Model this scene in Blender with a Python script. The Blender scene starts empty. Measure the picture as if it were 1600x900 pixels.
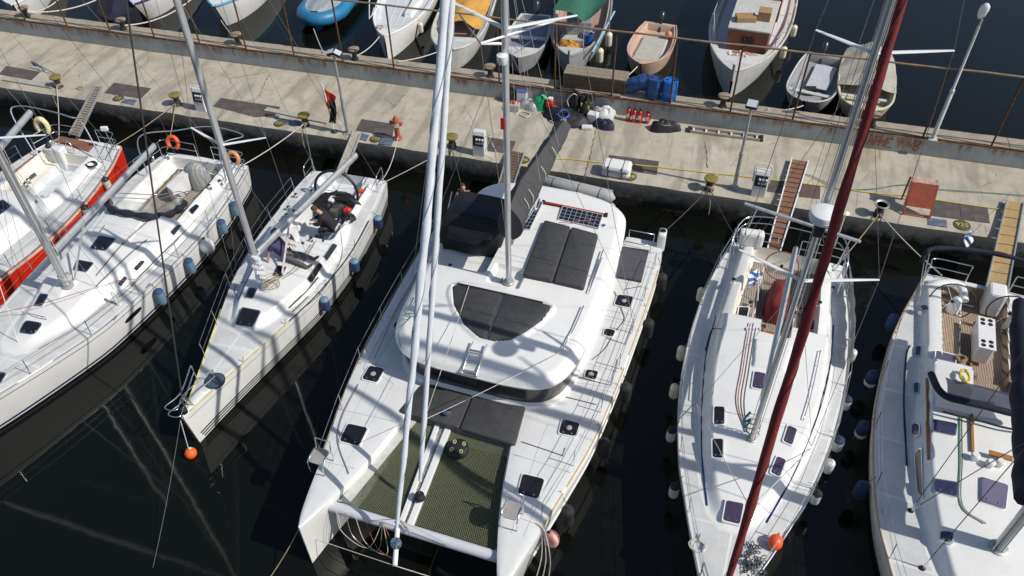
import bpy, bmesh, math, random
import numpy as np
from mathutils import Vector, Matrix

# ------------------------------------------------------------------ camera, sky, sun, exposure
SC = bpy.context.scene
COL = SC.collection
FPX, CAMZ = 1260.0, 18.5
ROT = np.array([[0.96204867, 0.17759744, -0.20717505],
                [0.27234848, -0.67218735, 0.68846967],
                [-0.01699, -0.71876514, -0.69504534]])
cam_d = bpy.data.cameras.new('camera')
cam = bpy.data.objects.new('camera', cam_d)
COL.objects.link(cam)
cam_d.sensor_width = 36.0
cam_d.lens = 36.0 * FPX / 1600.0
cam_d.clip_start, cam_d.clip_end = 0.1, 3000.0
_m = Matrix(((ROT[0, 0], -ROT[0, 1], -ROT[0, 2], 0.0),
             (ROT[1, 0], -ROT[1, 1], -ROT[1, 2], 0.0),
             (ROT[2, 0], -ROT[2, 1], -ROT[2, 2], CAMZ),
             (0, 0, 0, 1)))
_q = _m.to_quaternion()
cam.rotation_mode = 'QUATERNION'
cam.rotation_quaternion = _q
cam.location = (0, 0, CAMZ)
SC.camera = cam

SUN_EL = math.radians(43.5)
SUN_AZ = math.radians(-5.0)          # direction towards the sun, measured from +X towards +Y
sun_d = bpy.data.lights.new('sun', 'SUN')
sun_d.energy = 4.2
sun_d.angle = math.radians(0.53)
sun_d.color = (1.0, 0.945, 0.86)
sun = bpy.data.objects.new('sun', sun_d)
COL.objects.link(sun)
_sd = Vector((math.cos(SUN_EL) * math.cos(SUN_AZ), math.cos(SUN_EL) * math.sin(SUN_AZ), math.sin(SUN_EL)))
sun.rotation_mode = 'QUATERNION'
sun.rotation_quaternion = _sd.to_track_quat('Z', 'Y')
sun.location = (30, -3, 40)

world = bpy.data.worlds.new('World')
SC.world = world
world.use_nodes = True
_nt = world.node_tree
_nt.nodes.clear()
_sky = _nt.nodes.new('ShaderNodeTexSky')
_sky.sky_type = 'NISHITA'
_sky.sun_disc = False
_sky.sun_elevation = SUN_EL
_sky.sun_rotation = math.pi / 2 - SUN_AZ
_sky.air_density = 1.0
_sky.dust_density = 1.3
_bg = _nt.nodes.new('ShaderNodeBackground')
_bg.inputs['Strength'].default_value = 0.10
_out = _nt.nodes.new('ShaderNodeOutputWorld')
_nt.links.new(_sky.outputs[0], _bg.inputs[0])
_nt.links.new(_bg.outputs[0], _out.inputs[0])

SC.view_settings.view_transform = 'Standard'
SC.view_settings.look = 'None'
SC.view_settings.exposure = 0.0
SC.view_settings.gamma = 1.0
SC.view_settings.use_curve_mapping = False
SC.render.resolution_x, SC.render.resolution_y = 1024, 576
SC.render.engine = 'CYCLES'
SC.cycles.use_denoising = True
SC.cycles.max_bounces = 6
SC.cycles.sample_clamp_indirect = 6.0

rnd = random.Random(7)


def P(px, py, z):
    """survey helper: the place on level z that the photograph's pixel shows"""
    v = ROT @ np.array([px - 800.0, py - 450.0, FPX])
    t = (z - CAMZ) / v[2]
    return np.array([v[0] * t, v[1] * t, z])


def T(ox, oy, s, pts):
    return [(ox + a / s, oy + b / s) for a, b in pts]


# ------------------------------------------------------------------ materials
MATS = {}


def mat(name, col, rough=0.5, metal=0.0, var=0.06, scale=3.0, bump=0.0, bscale=40.0, coat=0.0, spec=0.5,
        stain=None, stain_amt=0.0, stain_scale=1.2, alpha=1.0, transm=0.0):
    if name in MATS:
        return MATS[name]
    m = bpy.data.materials.new(name)
    m.use_nodes = True
    nt = m.node_tree
    b = nt.nodes['Principled BSDF']
    b.inputs['Metallic'].default_value = metal
    b.inputs['Specular IOR Level'].default_value = spec
    b.inputs['Coat Weight'].default_value = coat
    b.inputs['Coat Roughness'].default_value = 0.08
    tc = nt.nodes.new('ShaderNodeTexCoord')
    nz = nt.nodes.new('ShaderNodeTexNoise')
    nz.inputs['Scale'].default_value = scale
    nz.inputs['Detail'].default_value = 5.0
    nz.inputs['Roughness'].default_value = 0.62
    nt.links.new(tc.outputs['Object'], nz.inputs['Vector'])
    rp = nt.nodes.new('ShaderNodeValToRGB')
    rp.color_ramp.elements[0].position = 0.3
    rp.color_ramp.elements[1].position = 0.7
    c = np.array(col, float)
    lo, hi = np.clip(c * (1 - var), 0, 1), np.clip(c * (1 + var), 0, 1)
    rp.color_ramp.elements[0].color = (*lo, 1)
    rp.color_ramp.elements[1].color = (*hi, 1)
    nt.links.new(nz.outputs['Fac'], rp.inputs['Fac'])
    src = rp.outputs['Color']
    if stain is not None:
        n2 = nt.nodes.new('ShaderNodeTexNoise')
        n2.inputs['Scale'].default_value = stain_scale
        n2.inputs['Detail'].default_value = 8.0
        n2.inputs['Roughness'].default_value = 0.7
        nt.links.new(tc.outputs['Object'], n2.inputs['Vector'])
        r2 = nt.nodes.new('ShaderNodeValToRGB')
        r2.color_ramp.elements[0].position = 0.48
        r2.color_ramp.elements[1].position = 0.72
        r2.color_ramp.elements[0].color = (0, 0, 0, 1)
        r2.color_ramp.elements[1].color = (stain_amt,) * 3 + (1,)
        nt.links.new(n2.outputs['Fac'], r2.inputs['Fac'])
        mx = nt.nodes.new('ShaderNodeMix')
        mx.data_type = 'RGBA'
        nt.links.new(r2.outputs['Color'], mx.inputs[0])
        nt.links.new(src, mx.inputs[6])
        mx.inputs[7].default_value = (*stain, 1)
        src = mx.outputs[2]
    nt.links.new(src, b.inputs['Base Color'])
    rr = nt.nodes.new('ShaderNodeMapRange')
    rr.inputs[3].default_value = max(0.02, rough * 0.8)
    rr.inputs[4].default_value = min(1.0, rough * 1.2)
    nt.links.new(nz.outputs['Fac'], rr.inputs[0])
    nt.links.new(rr.outputs[0], b.inputs['Roughness'])
    if bump > 0:
        n3 = nt.nodes.new('ShaderNodeTexNoise')
        n3.inputs['Scale'].default_value = bscale
        n3.inputs['Detail'].default_value = 3.0
        nt.links.new(tc.outputs['Object'], n3.inputs['Vector'])
        bp = nt.nodes.new('ShaderNodeBump')
        bp.inputs['Strength'].default_value = bump
        bp.inputs['Distance'].default_value = 0.02
        nt.links.new(n3.outputs['Fac'], bp.inputs['Height'])
        nt.links.new(bp.outputs['Normal'], b.inputs['Normal'])
    if alpha < 1:
        b.inputs['Alpha'].default_value = alpha
    if transm > 0:
        b.inputs['Transmission Weight'].default_value = transm
    MATS[name] = m
    return m


GEL = mat('white_gelcoat', (0.71, 0.715, 0.705), 0.28, var=0.03, scale=1.3, stain=(0.6, 0.595, 0.57), stain_amt=0.3, stain_scale=1.6, coat=0.15)
DECK = mat('deck_nonskid', (0.64, 0.65, 0.65), 0.55, var=0.04, scale=2.0, bump=0.12, bscale=160, stain=(0.55, 0.55, 0.53), stain_amt=0.4, stain_scale=2.2)
DECKN = mat('worn_nonskid_panel', (0.55, 0.56, 0.56), 0.75, var=0.07, scale=3.0, bump=0.3, bscale=220, stain=(0.42, 0.41, 0.38), stain_amt=0.55, stain_scale=1.4)
DECKG = mat('grey_nonskid', (0.60, 0.62, 0.64), 0.6, var=0.05, scale=2.5, bump=0.15, bscale=160)
CREAM = mat('cream_gelcoat', (0.74, 0.71, 0.63), 0.38, var=0.04, scale=2.0, stain=(0.5, 0.46, 0.38), stain_amt=0.4)
ALU = mat('brushed_aluminium', (0.60, 0.61, 0.62), 0.38, metal=0.85, var=0.05, scale=8)
ALUP = mat('anodised_spar', (0.50, 0.52, 0.54), 0.34, metal=0.45, var=0.05, scale=4, stain=(0.34, 0.35, 0.36), stain_amt=0.4)
WSPAR = mat('white_painted_spar', (0.72, 0.73, 0.74), 0.35, var=0.04, scale=3)
STEEL = mat('stainless_steel', (0.72, 0.73, 0.74), 0.2, metal=1.0, var=0.05, scale=9)
WIRE = mat('wire_rope', (0.30, 0.30, 0.30), 0.4, metal=0.6, var=0.1)
DWIRE = mat('dark_rope', (0.045, 0.045, 0.05), 0.8, var=0.3)
ROPEW = mat('white_rope', (0.55, 0.53, 0.48), 0.85, var=0.2, scale=14, bump=0.5, bscale=120)
ROPET = mat('tan_rope', (0.33, 0.25, 0.16), 0.9, var=0.25, scale=14, bump=0.5, bscale=120)
ROPEY = mat('yellow_rope', (0.62, 0.50, 0.06), 0.8, var=0.2, scale=10)
ROPEG = mat('green_rope', (0.10, 0.22, 0.16), 0.8, var=0.2, scale=10)
ROPER = mat('red_rope', (0.33, 0.09, 0.08), 0.75, var=0.2, scale=10)
ROPEB = mat('blue_rope', (0.05, 0.12, 0.45), 0.75, var=0.2, scale=10)
BLACK = mat('black_plastic', (0.014, 0.014, 0.016), 0.45, var=0.25)
RUBBER = mat('black_rubber', (0.02, 0.02, 0.021), 0.75, var=0.2)
HATCH = mat('tinted_hatch_acrylic', (0.013, 0.012, 0.016), 0.06, var=0.15, coat=0.3)
HATCHP = mat('purple_hatch_acrylic', (0.062, 0.042, 0.082), 0.08, var=0.15, coat=0.3)
HATCHB = mat('blue_hatch_acrylic', (0.045, 0.045, 0.095), 0.1, var=0.15, coat=0.3)
BCANV = mat('charcoal_canvas', (0.052, 0.053, 0.057), 0.85, var=0.12, scale=6, bump=0.25, bscale=30)
CUSH = mat('charcoal_cushion', (0.040, 0.041, 0.045), 0.7, var=0.18, scale=5, bump=0.5, bscale=9)
NAVY = mat('navy_canvas', (0.008, 0.0095, 0.024), 0.85, var=0.2, scale=6, bump=0.4, bscale=14)
REDC = mat('maroon_canvas', (0.165, 0.017, 0.020), 0.85, var=0.2, scale=8, bump=0.5, bscale=16)
WSAIL = mat('white_sailcloth', (0.60, 0.635, 0.68), 0.7, var=0.06, scale=6, bump=0.3, bscale=20)


def teak(name, col, dark):
    m = mat(name, col, 0.8, var=0.2, scale=9, bump=0.2, bscale=60)
    nt = m.node_tree
    w_ = nt.nodes.new('ShaderNodeTexWave')
    w_.wave_type, w_.bands_direction = 'BANDS', 'X'
    w_.inputs['Scale'].default_value = 4.6
    w_.inputs['Distortion'].default_value = 0.0
    tc = [n for n in nt.nodes if n.type == 'TEX_COORD'][0]
    nt.links.new(tc.outputs['Object'], w_.inputs[0])
    r = nt.nodes.new('ShaderNodeValToRGB')
    r.color_ramp.elements[0].position, r.color_ramp.elements[1].position = 0.10, 0.2
    r.color_ramp.elements[0].color = (1, 1, 1, 1)
    r.color_ramp.elements[1].color = (0, 0, 0, 1)
    nt.links.new(w_.outputs['Fac'], r.inputs[0])
    b = nt.nodes['Principled BSDF']
    mx = nt.nodes.new('ShaderNodeMix')
    mx.data_type = 'RGBA'
    nt.links.new(r.outputs[0], mx.inputs[0])
    nt.links.new(b.inputs['Base Color'].links[0].from_socket, mx.inputs[6])
    mx.inputs[7].default_value = (*dark, 1)
    nt.links.new(mx.outputs[2], b.inputs['Base Color'])
    return m


TEAK = teak('weathered_teak', (0.33, 0.25, 0.18), (0.10, 0.08, 0.06))
TEAKG = teak('grey_teak', (0.30, 0.26, 0.215), (0.10, 0.09, 0.075))
MAHOG = mat('varnished_wood', (0.30, 0.115, 0.035), 0.4, var=0.22, scale=10)
REDH = mat('red_hull_paint', (0.62, 0.028, 0.012), 0.3, var=0.08, scale=2, coat=0.2)
BLUES = mat('dark_blue_stripe', (0.012, 0.02, 0.10), 0.3, var=0.1)
BLKS = mat('black_stripe', (0.012, 0.012, 0.014), 0.35, var=0.1)
ANTIF = mat('antifouling', (0.012, 0.016, 0.026), 0.8, var=0.3)
VINYLB = mat('brown_deck_covering', (0.20, 0.085, 0.05), 0.8, var=0.12, scale=8)


# ------------------------------------------------------------------ mesh helpers
class MB:
    def __init__(self):
        self.v, self.f, self.n = [], [], 0

    def add(self, verts, faces):
        verts = np.asarray(verts, float).reshape(-1, 3)
        self.v.append(verts)
        self.f += [tuple(i + self.n for i in f) for f in faces]
        self.n += len(verts)
        return self

    def box(self, c, s, rz=0.0, M=None):
        sx, sy, sz = s[0] / 2, s[1] / 2, s[2] / 2
        v = np.array([(x, y, z) for z in (-sz, sz) for x, y in ((-sx, -sy), (sx, -sy), (sx, sy), (-sx, sy))])
        if M is not None:
            v = v @ np.asarray(M).T
        elif rz:
            k, q = math.cos(rz), math.sin(rz)
            v = v @ np.array([[k, q, 0], [-q, k, 0], [0, 0, 1]])
        return self.add(v + np.asarray(c, float), [(0, 3, 2, 1), (4, 5, 6, 7), (0, 1, 5, 4), (1, 2, 6, 5), (2, 3, 7, 6), (3, 0, 4, 7)])

    def beam(self, a, b, w, h, up=(0, 0, 1)):
        """rectangular bar from a to b"""
        a, b = np.asarray(a, float), np.asarray(b, float)
        d = b - a
        L = np.linalg.norm(d)
        d = d / L
        s = np.cross(d, up)
        s /= np.linalg.norm(s)
        n = np.cross(s, d)
        return self.box((a + b) / 2, (w, L, h), M=np.array([s, d, n]).T)

    def tube(self, pts, r, n=6, closed=False, sq=1.0):
        pts = np.asarray(pts, float)
        m = len(pts)
        r = np.full(m, r, float) if np.isscalar(r) else np.asarray(r, float)
        tg = np.zeros_like(pts)
        if closed:
            tg = np.roll(pts, -1, 0) - np.roll(pts, 1, 0)
        else:
            tg[1:-1] = pts[2:] - pts[:-2]
            tg[0], tg[-1] = pts[1] - pts[0], pts[-1] - pts[-2]
        tg /= np.linalg.norm(tg, axis=1)[:, None] + 1e-12
        up = np.array([0, 0, 1.0]) if abs(tg[0][2]) < 0.9 else np.array([1.0, 0, 0])
        s = np.cross(tg[0], up)
        s /= np.linalg.norm(s)
        V = []
        for i in range(m):
            s = s - tg[i] * (s @ tg[i])
            s /= np.linalg.norm(s) + 1e-12
            t = np.cross(s, tg[i])
            for k in range(n):
                a = 2 * math.pi * k / n
                V.append(pts[i] + r[i] * (math.cos(a) * s + sq * math.sin(a) * t))
        Fs = []
        for i in range(m if closed else m - 1):
            j = (i + 1) % m
            for k in range(n):
                l = (k + 1) % n
                Fs.append((i * n + k, i * n + l, j * n + l, j * n + k))
        if not closed:
            Fs.append(tuple(range(n))[::-1])
            Fs.append(tuple((m - 1) * n + k for k in range(n)))
        return self.add(V, Fs)

    def lathe(self, c, prof, n=16, M=None, sx=1.0, sy=1.0):
        V, Fs = [], []
        for r, z in prof:
            for k in range(n):
                a = 2 * math.pi * k / n
                V.append((r * math.cos(a) * sx, r * math.sin(a) * sy, z))
        for i in range(len(prof) - 1):
            for k in range(n):
                l = (k + 1) % n
                Fs.append((i * n + k, i * n + l, (i + 1) * n + l, (i + 1) * n + k))
        if prof[0][0] > 1e-6:
            Fs.append(tuple(range(n))[::-1])
        if prof[-1][0] > 1e-6:
            Fs.append(tuple((len(prof) - 1) * n + k for k in range(n)))
        V = np.array(V)
        if M is not None:
            V = V @ np.asarray(M).T
        return self.add(V + np.asarray(c, float), Fs)

    def prism(self, poly, z0, z1, top_in=0.0):
        """poly: list of (x, y); z0/z1 scalars or lists; top_in shrinks the top ring"""
        p = np.asarray(poly, float)[:, :2]
        if np.sum(p[:, 0] * np.roll(p[:, 1], -1) - np.roll(p[:, 0], -1) * p[:, 1]) < 0:
            p = p[::-1]
            if not np.isscalar(z0):
                z0 = list(z0)[::-1]
            if not np.isscalar(z1):
                z1 = list(z1)[::-1]
        n = len(p)
        z0 = np.full(n, z0, float) if np.isscalar(z0) else np.asarray(z0, float)
        z1 = np.full(n, z1, float) if np.isscalar(z1) else np.asarray(z1, float)
        rings = [np.c_[p, z0]]
        if top_in:
            rings.append(np.c_[p, z1 - abs(top_in)])
            rings.append(np.c_[inset(p, top_in * 0.35), z1 - abs(top_in) * 0.3])
            rings.append(np.c_[inset(p, top_in), z1])
        else:
            rings.append(np.c_[p, z1])
        Fs = [tuple(range(n))[::-1]]
        for q in range(len(rings) - 1):
            for k in range(n):
                l = (k + 1) % n
                Fs.append((q * n + k, q * n + l, (q + 1) * n + l, (q + 1) * n + k))
        Fs.append(tuple((len(rings) - 1) * n + k for k in range(n)))
        return self.add(np.vstack(rings), Fs)

    def sheet(self, V, nu, nv, closed_u=False):
        Fs = []
        for i in range(nu - (0 if closed_u else 1)):
            for j in range(nv - 1):
                a = i * nv + j
                b = ((i + 1) % nu) * nv + j
                Fs.append((a, b, b + 1, a + 1))
        return self.add(V, Fs)

    def build(self, name, material, parent=None, smooth=None, label=None, kind=None, bevel=0.0, loc=None):
        V = np.vstack(self.v)
        off = np.zeros(3)
        if parent is not None:
            off = np.array(parent['_o'][:]) if '_o' in parent.keys() else np.zeros(3)
        elif loc is not None:
            off = np.asarray(loc, float)
        else:
            off = np.array([(V[:, 0].min() + V[:, 0].max()) / 2, (V[:, 1].min() + V[:, 1].max()) / 2, V[:, 2].min()])
        me = bpy.data.meshes.new(name)
        me.from_pydata((V - off).tolist(), [], self.f)
        me.materials.append(material)
        o = bpy.data.objects.new(name, me)
        COL.objects.link(o)
        o['_o'] = off.tolist()
        if parent is not None:
            o.parent = parent
        else:
            o.location = off
        if smooth is not None:
            me.polygons.foreach_set('use_smooth', [True] * len(me.polygons))
            if smooth < 180:
                me.set_sharp_from_angle(angle=math.radians(smooth))
        if bevel:
            bv = o.modifiers.new('bevel', 'BEVEL')
            bv.width = bevel
            bv.segments = 2
            bv.limit_method = 'ANGLE'
        if label:
            o['label'] = label
        if kind:
            o['kind'] = kind
        me.update()
        return o


def inset(p, d):
    """move each corner of a counter-clockwise polygon inwards by d"""
    p = np.asarray(p, float)
    a, b = np.roll(p, 1, 0), np.roll(p, -1, 0)
    e1, e2 = p - a, b - p
    e1 /= np.linalg.norm(e1, axis=1)[:, None] + 1e-9
    e2 /= np.linalg.norm(e2, axis=1)[:, None] + 1e-9
    n1, n2 = np.c_[-e1[:, 1], e1[:, 0]], np.c_[-e2[:, 1], e2[:, 0]]
    m = n1 + n2
    l = np.maximum(0.35, np.sum(m * m, 1) / 2)
    return p + m / l[:, None] * d


def rpoly(p, r=0.06, n=4):
    """round the corners of a polygon"""
    p = np.asarray(p, float)
    out = []
    N = len(p)
    for i in range(N):
        a, b, c = p[i - 1], p[i], p[(i + 1) % N]
        d1, d2 = a - b, c - b
        l1, l2 = np.linalg.norm(d1), np.linalg.norm(d2)
        q = min(r, l1 * 0.45, l2 * 0.45)
        s, e = b + d1 / l1 * q, b + d2 / l2 * q
        for k in range(n + 1):
            t = k / n
            out.append((1 - t) ** 2 * s + 2 * t * (1 - t) * b + t * t * e)
    return np.array(out)


def smooth_line(pts, n=6, closed=False):
    """Catmull-Rom through the points"""
    p = np.asarray(pts, float)
    if len(p) < 3:
        return p
    if closed:
        q = np.vstack([p[-1], p, p[0], p[1]])
    else:
        q = np.vstack([2 * p[0] - p[1], p, 2 * p[-1] - p[-2]])
    out = []
    for i in range(1, len(q) - 2):
        a, b, c, d = q[i - 1], q[i], q[i + 1], q[i + 2]
        for k in range(n):
            t = k / n
            out.append(0.5 * (2 * b + (c - a) * t + (2 * a - 5 * b + 4 * c - d) * t * t + (3 * b - a - 3 * c + d) * t ** 3))
    if not closed:
        out.append(p[-1])
    return np.array(out)


def sag(a, b, drop, n=10):
    a, b = np.asarray(a, float), np.asarray(b, float)
    t = np.linspace(0, 1, n)[:, None]
    p = a + (b - a) * t
    p[:, 2] -= (4 * drop * t * (1 - t))[:, 0]
    return p


def sdf(poly, x, y):
    """signed distance, negative inside"""
    p = np.asarray(poly, float)[:, :2]
    d = np.full(x.shape, 1e9)
    ins = np.zeros(x.shape, bool)
    for i in range(len(p)):
        a, b = p[i - 1], p[i]
        ex, ey = b - a
        wx, wy = x - a[0], y - a[1]
        t = np.clip((wx * ex + wy * ey) / (ex * ex + ey * ey + 1e-12), 0, 1)
        d = np.minimum(d, (wx - ex * t) ** 2 + (wy - ey * t) ** 2)
        c = (a[1] > y) != (b[1] > y)
        with np.errstate(divide='ignore', invalid='ignore'):
            xi = a[0] + (y - a[1]) * ex / (ey if abs(ey) > 1e-12 else 1e-12)
        ins ^= c & (x < xi)
    d = np.sqrt(d)
    return np.where(ins, -d, d)


def sstep(a, b, x):
    t = np.clip((x - a) / (b - a), 0, 1)
    return t * t * (3 - 2 * t)


def thing(name, label, cat, loc, group=None):
    o = bpy.data.objects.new(name, None)
    COL.objects.link(o)
    o.empty_display_size = 0.3
    o.location = loc
    o['_o'] = [float(q) for q in loc]
    o['label'], o['category'] = label, cat
    if group:
        o['group'] = group
    return o


def tag(o, label, cat, group=None, kind=None):
    o['label'], o['category'] = label, cat
    if group:
        o['group'] = group
    if kind:
        o['kind'] = kind
    return o


def struct(o):
    o['kind'] = 'structure'
    return o


def copy_tree(o, parent=None):
    c = o.copy()
    COL.objects.link(c)
    if parent is not None:
        c.parent = parent
    for ch in list(o.children):
        copy_tree(ch, c)
    return c


def one(mbf, name, material, label, cat, group=None, smooth=40, bevel=0.0):
    return tag(mbf.build(name, material, None, smooth, bevel=bevel), label, cat, group)


def rope(pts, r, material, name, label, group=None, n=6, sm=5):
    return one(MB().tube(smooth_line(pts, sm), r, n), name, material, label, 'rope', group)
# ------------------------------------------------------------------ special materials of the setting
class NT:
    def __init__(self, name):
        self.m = bpy.data.materials.new(name)
        self.m.use_nodes = True
        self.t = self.m.node_tree
        self.b = self.t.nodes['Principled BSDF']
        self.tc = self.t.nodes.new('ShaderNodeTexCoord').outputs['Object']

    def map(self, sc, rot=(0, 0, 0)):
        n = self.t.nodes.new('ShaderNodeMapping')
        n.inputs['Scale'].default_value = sc
        n.inputs['Rotation'].default_value = rot
        self.t.links.new(self.tc, n.inputs[0])
        return n.outputs[0]

    def noise(self, scale, detail=6, rough=0.6, vec=None, dist=0.0):
        n = self.t.nodes.new('ShaderNodeTexNoise')
        n.inputs['Scale'].default_value = scale
        n.inputs['Detail'].default_value = detail
        n.inputs['Roughness'].default_value = rough
        n.inputs['Distortion'].default_value = dist
        self.t.links.new(vec or self.tc, n.inputs['Vector'])
        return n.outputs['Fac']

    def ramp(self, src, *stops):
        n = self.t.nodes.new('ShaderNodeValToRGB')
        e = n.color_ramp.elements
        while len(e) < len(stops):
            e.new(0.5)
        for i, (p, c) in enumerate(stops):
            e[i].position = p
            e[i].color = (c, c, c, 1) if np.isscalar(c) else (*c, 1)
        self.t.links.new(src, n.inputs[0])
        return n.outputs[0]

    def mix(self, fac, a, b, mode='MIX'):
        n = self.t.nodes.new('ShaderNodeMix')
        n.data_type = 'RGBA'
        n.blend_type = mode
        for s, i in ((fac, 0), (a, 6), (b, 7)):
            if isinstance(s, (int, float)):
                n.inputs[i].default_value = s
            elif isinstance(s, tuple):
                n.inputs[i].default_value = (*s, 1)
            else:
                self.t.links.new(s, n.inputs[i])
        return n.outputs[2]

    def math(self, op, a, b=0.0):
        n = self.t.nodes.new('ShaderNodeMath')
        n.operation = op
        for s, i in ((a, 0), (b, 1)):
            if isinstance(s, (int, float)):
                n.inputs[i].default_value = s
            else:
                self.t.links.new(s, n.inputs[i])
        return n.outputs[0]

    def xyz(self, i):
        n = self.t.nodes.new('ShaderNodeSeparateXYZ')
        self.t.links.new(self.tc, n.inputs[0])
        return n.outputs[i]

    def bump(self, h, strength, dist=0.02):
        n = self.t.nodes.new('ShaderNodeBump')
        n.inputs['Strength'].default_value = strength
        n.inputs['Distance'].default_value = dist
        self.t.links.new(h, n.inputs['Height'])
        self.t.links.new(n.outputs[0], self.b.inputs['Normal'])

    def done(self, col, rough=0.8, spec=0.3):
        if isinstance(col, tuple):
            self.b.inputs['Base Color'].default_value = (*col, 1)
        else:
            self.t.links.new(col, self.b.inputs['Base Color'])
        if isinstance(rough, (int, float)):
            self.b.inputs['Roughness'].default_value = rough
        else:
            self.t.links.new(rough, self.b.inputs['Roughness'])
        self.b.inputs['Specular IOR Level'].default_value = spec
        return self.m


def concrete(name, tone, dark=0.5, streak=True):
    k = NT(name)
    c = k.ramp(k.noise(0.45, 8, 0.65), (0.3, tuple(np.array(tone) * 0.84)), (0.7, tuple(np.array(tone) * 1.08)))
    blot = k.ramp(k.noise(1.7, 9, 0.68, dist=0.4), (0.46, 0.0), (0.66, 1.0))
    c = k.mix(k.math('MULTIPLY', blot, 0.62), c, tuple(np.array(tone) * 0.62))
    if streak:
        st = k.ramp(k.noise(1.0, 5, 0.6, k.map((1.6, 0.22, 1), (0, 0, 0.25)), dist=0.3), (0.50, 0.0), (0.62, 1.0))
        c = k.mix(k.math('MULTIPLY', st, 0.62), c, tuple(np.array(tone) * 0.52))
        rust = k.ramp(k.noise(0.35, 4, 0.6, k.map((1.1, 0.5, 1))), (0.57, 0.0), (0.68, 0.6))
        c = k.mix(rust, c, (0.27, 0.215, 0.14))
        v = k.t.nodes.new('ShaderNodeTexVoronoi')
        v.feature = 'DISTANCE_TO_EDGE'
        v.inputs['Scale'].default_value = 0.28
        k.t.links.new(k.map((1.3, 0.7, 1)), v.inputs['Vector'])
        crack = k.ramp(v.outputs['Distance'], (0.0, 1.0), (0.006, 0.0))
        crack = k.math('MULTIPLY', crack, k.ramp(k.noise(0.8, 3), (0.5, 0.0), (0.6, 0.7)))
        c = k.mix(crack, c, (0.09, 0.08, 0.07))
    g = k.noise(34, 4, 0.7)
    c = k.mix(k.ramp(g, (0.6, 0.0), (0.8, 0.4)), c, tuple(np.array(tone) * 0.5))
    c = k.mix(k.ramp(k.noise(11, 6, 0.7), (0.58, 0.0), (0.74, 0.35)), c, tuple(np.array(tone) * 1.25))
    k.bump(k.math('ADD', g, k.math('MULTIPLY', k.noise(5, 6, 0.7), 1.5)), 0.35, 0.02)
    return k.done(c, 0.9, 0.2)


M_QUAY = concrete('weathered_quay_concrete', (0.462, 0.425, 0.348))
M_COPE = concrete('coarse_coping_concrete', (0.36, 0.315, 0.25), streak=False)


def face_material():
    k = NT('wet_quay_face')
    z = k.xyz(2)
    n = k.noise(2.2, 8, 0.7)
    c = k.ramp(n, (0.3, (0.20, 0.18, 0.15)), (0.7, (0.46, 0.42, 0.34)))
    wet = k.ramp(k.math('ADD', z, k.math('MULTIPLY', k.math('SUBTRACT', n, 0.5), 0.7)), (0.3, 1.0), (0.72, 0.0))
    c = k.mix(wet, c, (0.022, 0.022, 0.017))
    lip = k.ramp(k.math('ADD', z, k.math('MULTIPLY', k.math('SUBTRACT', k.noise(6, 6, 0.7), 0.5), 0.4)), (0.78, 0.0), (1.0, 0.9))
    c = k.mix(lip, c, (0.52, 0.48, 0.39))
    k.bump(k.noise(4, 8, 0.75), 0.9, 0.12)
    return k.done(c, 0.8, 0.3)


def parapet_material():
    k = NT('painted_parapet')
    z = k.xyz(2)
    c = k.ramp(k.noise(0.9, 6, 0.65), (0.3, (0.27, 0.29, 0.30)), (0.7, (0.40, 0.42, 0.42)))
    c = k.mix(k.ramp(k.noise(3.3, 8, 0.7, k.map((1, 1, 0.35))), (0.5, 0.0), (0.7, 0.45)), c, (0.19, 0.21, 0.215))
    run = k.ramp(k.noise(1.0, 6, 0.65, k.map((5.5, 1, 0.55))), (0.47, 0.0), (0.58, 1.0))
    hi = k.ramp(k.math('ADD', z, k.math('MULTIPLY', k.noise(0.8, 3, 0.6, k.map((4, 1, 0.2))), 0.5)), (0.55, 0.0), (0.9, 1.0))
    big = k.ramp(k.noise(0.22, 3, 0.5), (0.35, 0.25), (0.52, 1.0))
    c = k.mix(k.math('MULTIPLY', k.math('MULTIPLY', run, hi), big), c, (0.24, 0.085, 0.022))
    top = k.ramp(k.math('ADD', z, k.math('MULTIPLY', k.noise(9, 5), 0.12)), (0.70, 0.0), (0.745, 1.0))
    c = k.mix(top, c, (0.36, 0.28, 0.17))
    base = k.ramp(k.math('ADD', z, k.math('MULTIPLY', k.noise(2.5, 5), 0.2)), (0.1, 0.6), (0.2, 0.0))
    c = k.mix(base, c, (0.25, 0.235, 0.19))
    k.bump(k.noise(14, 6, 0.7), 0.25, 0.02)
    return k.done(c, 0.75, 0.3)


def rust_material():
    k = NT('rusted_iron')
    c = k.ramp(k.noise(5, 8, 0.7), (0.28, (0.035, 0.022, 0.014)), (0.5, (0.085, 0.045, 0.022)), (0.78, (0.20, 0.095, 0.04)))
    k.bump(k.noise(30, 5, 0.7), 0.5, 0.01)
    return k.done(c, 0.9, 0.2)


def water_material():
    k = NT('harbour_water')
    k.b.inputs['IOR'].default_value = 1.33
    k.b.inputs['Specular IOR Level'].default_value = 0.5
    h = k.math('ADD', k.math('MULTIPLY', k.noise(0.55, 2, 0.5, k.map((1, 0.55, 1))), 1.0), k.math('MULTIPLY', k.noise(2.2, 3, 0.5), 0.16))
    k.bump(h, 0.11, 0.06)
    c = k.ramp(k.noise(0.06, 2), (0.35, (0.0042, 0.0044, 0.0033)), (0.7, (0.0040, 0.0058, 0.0044)))
    return k.done(c, 0.045, 0.5)


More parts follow.
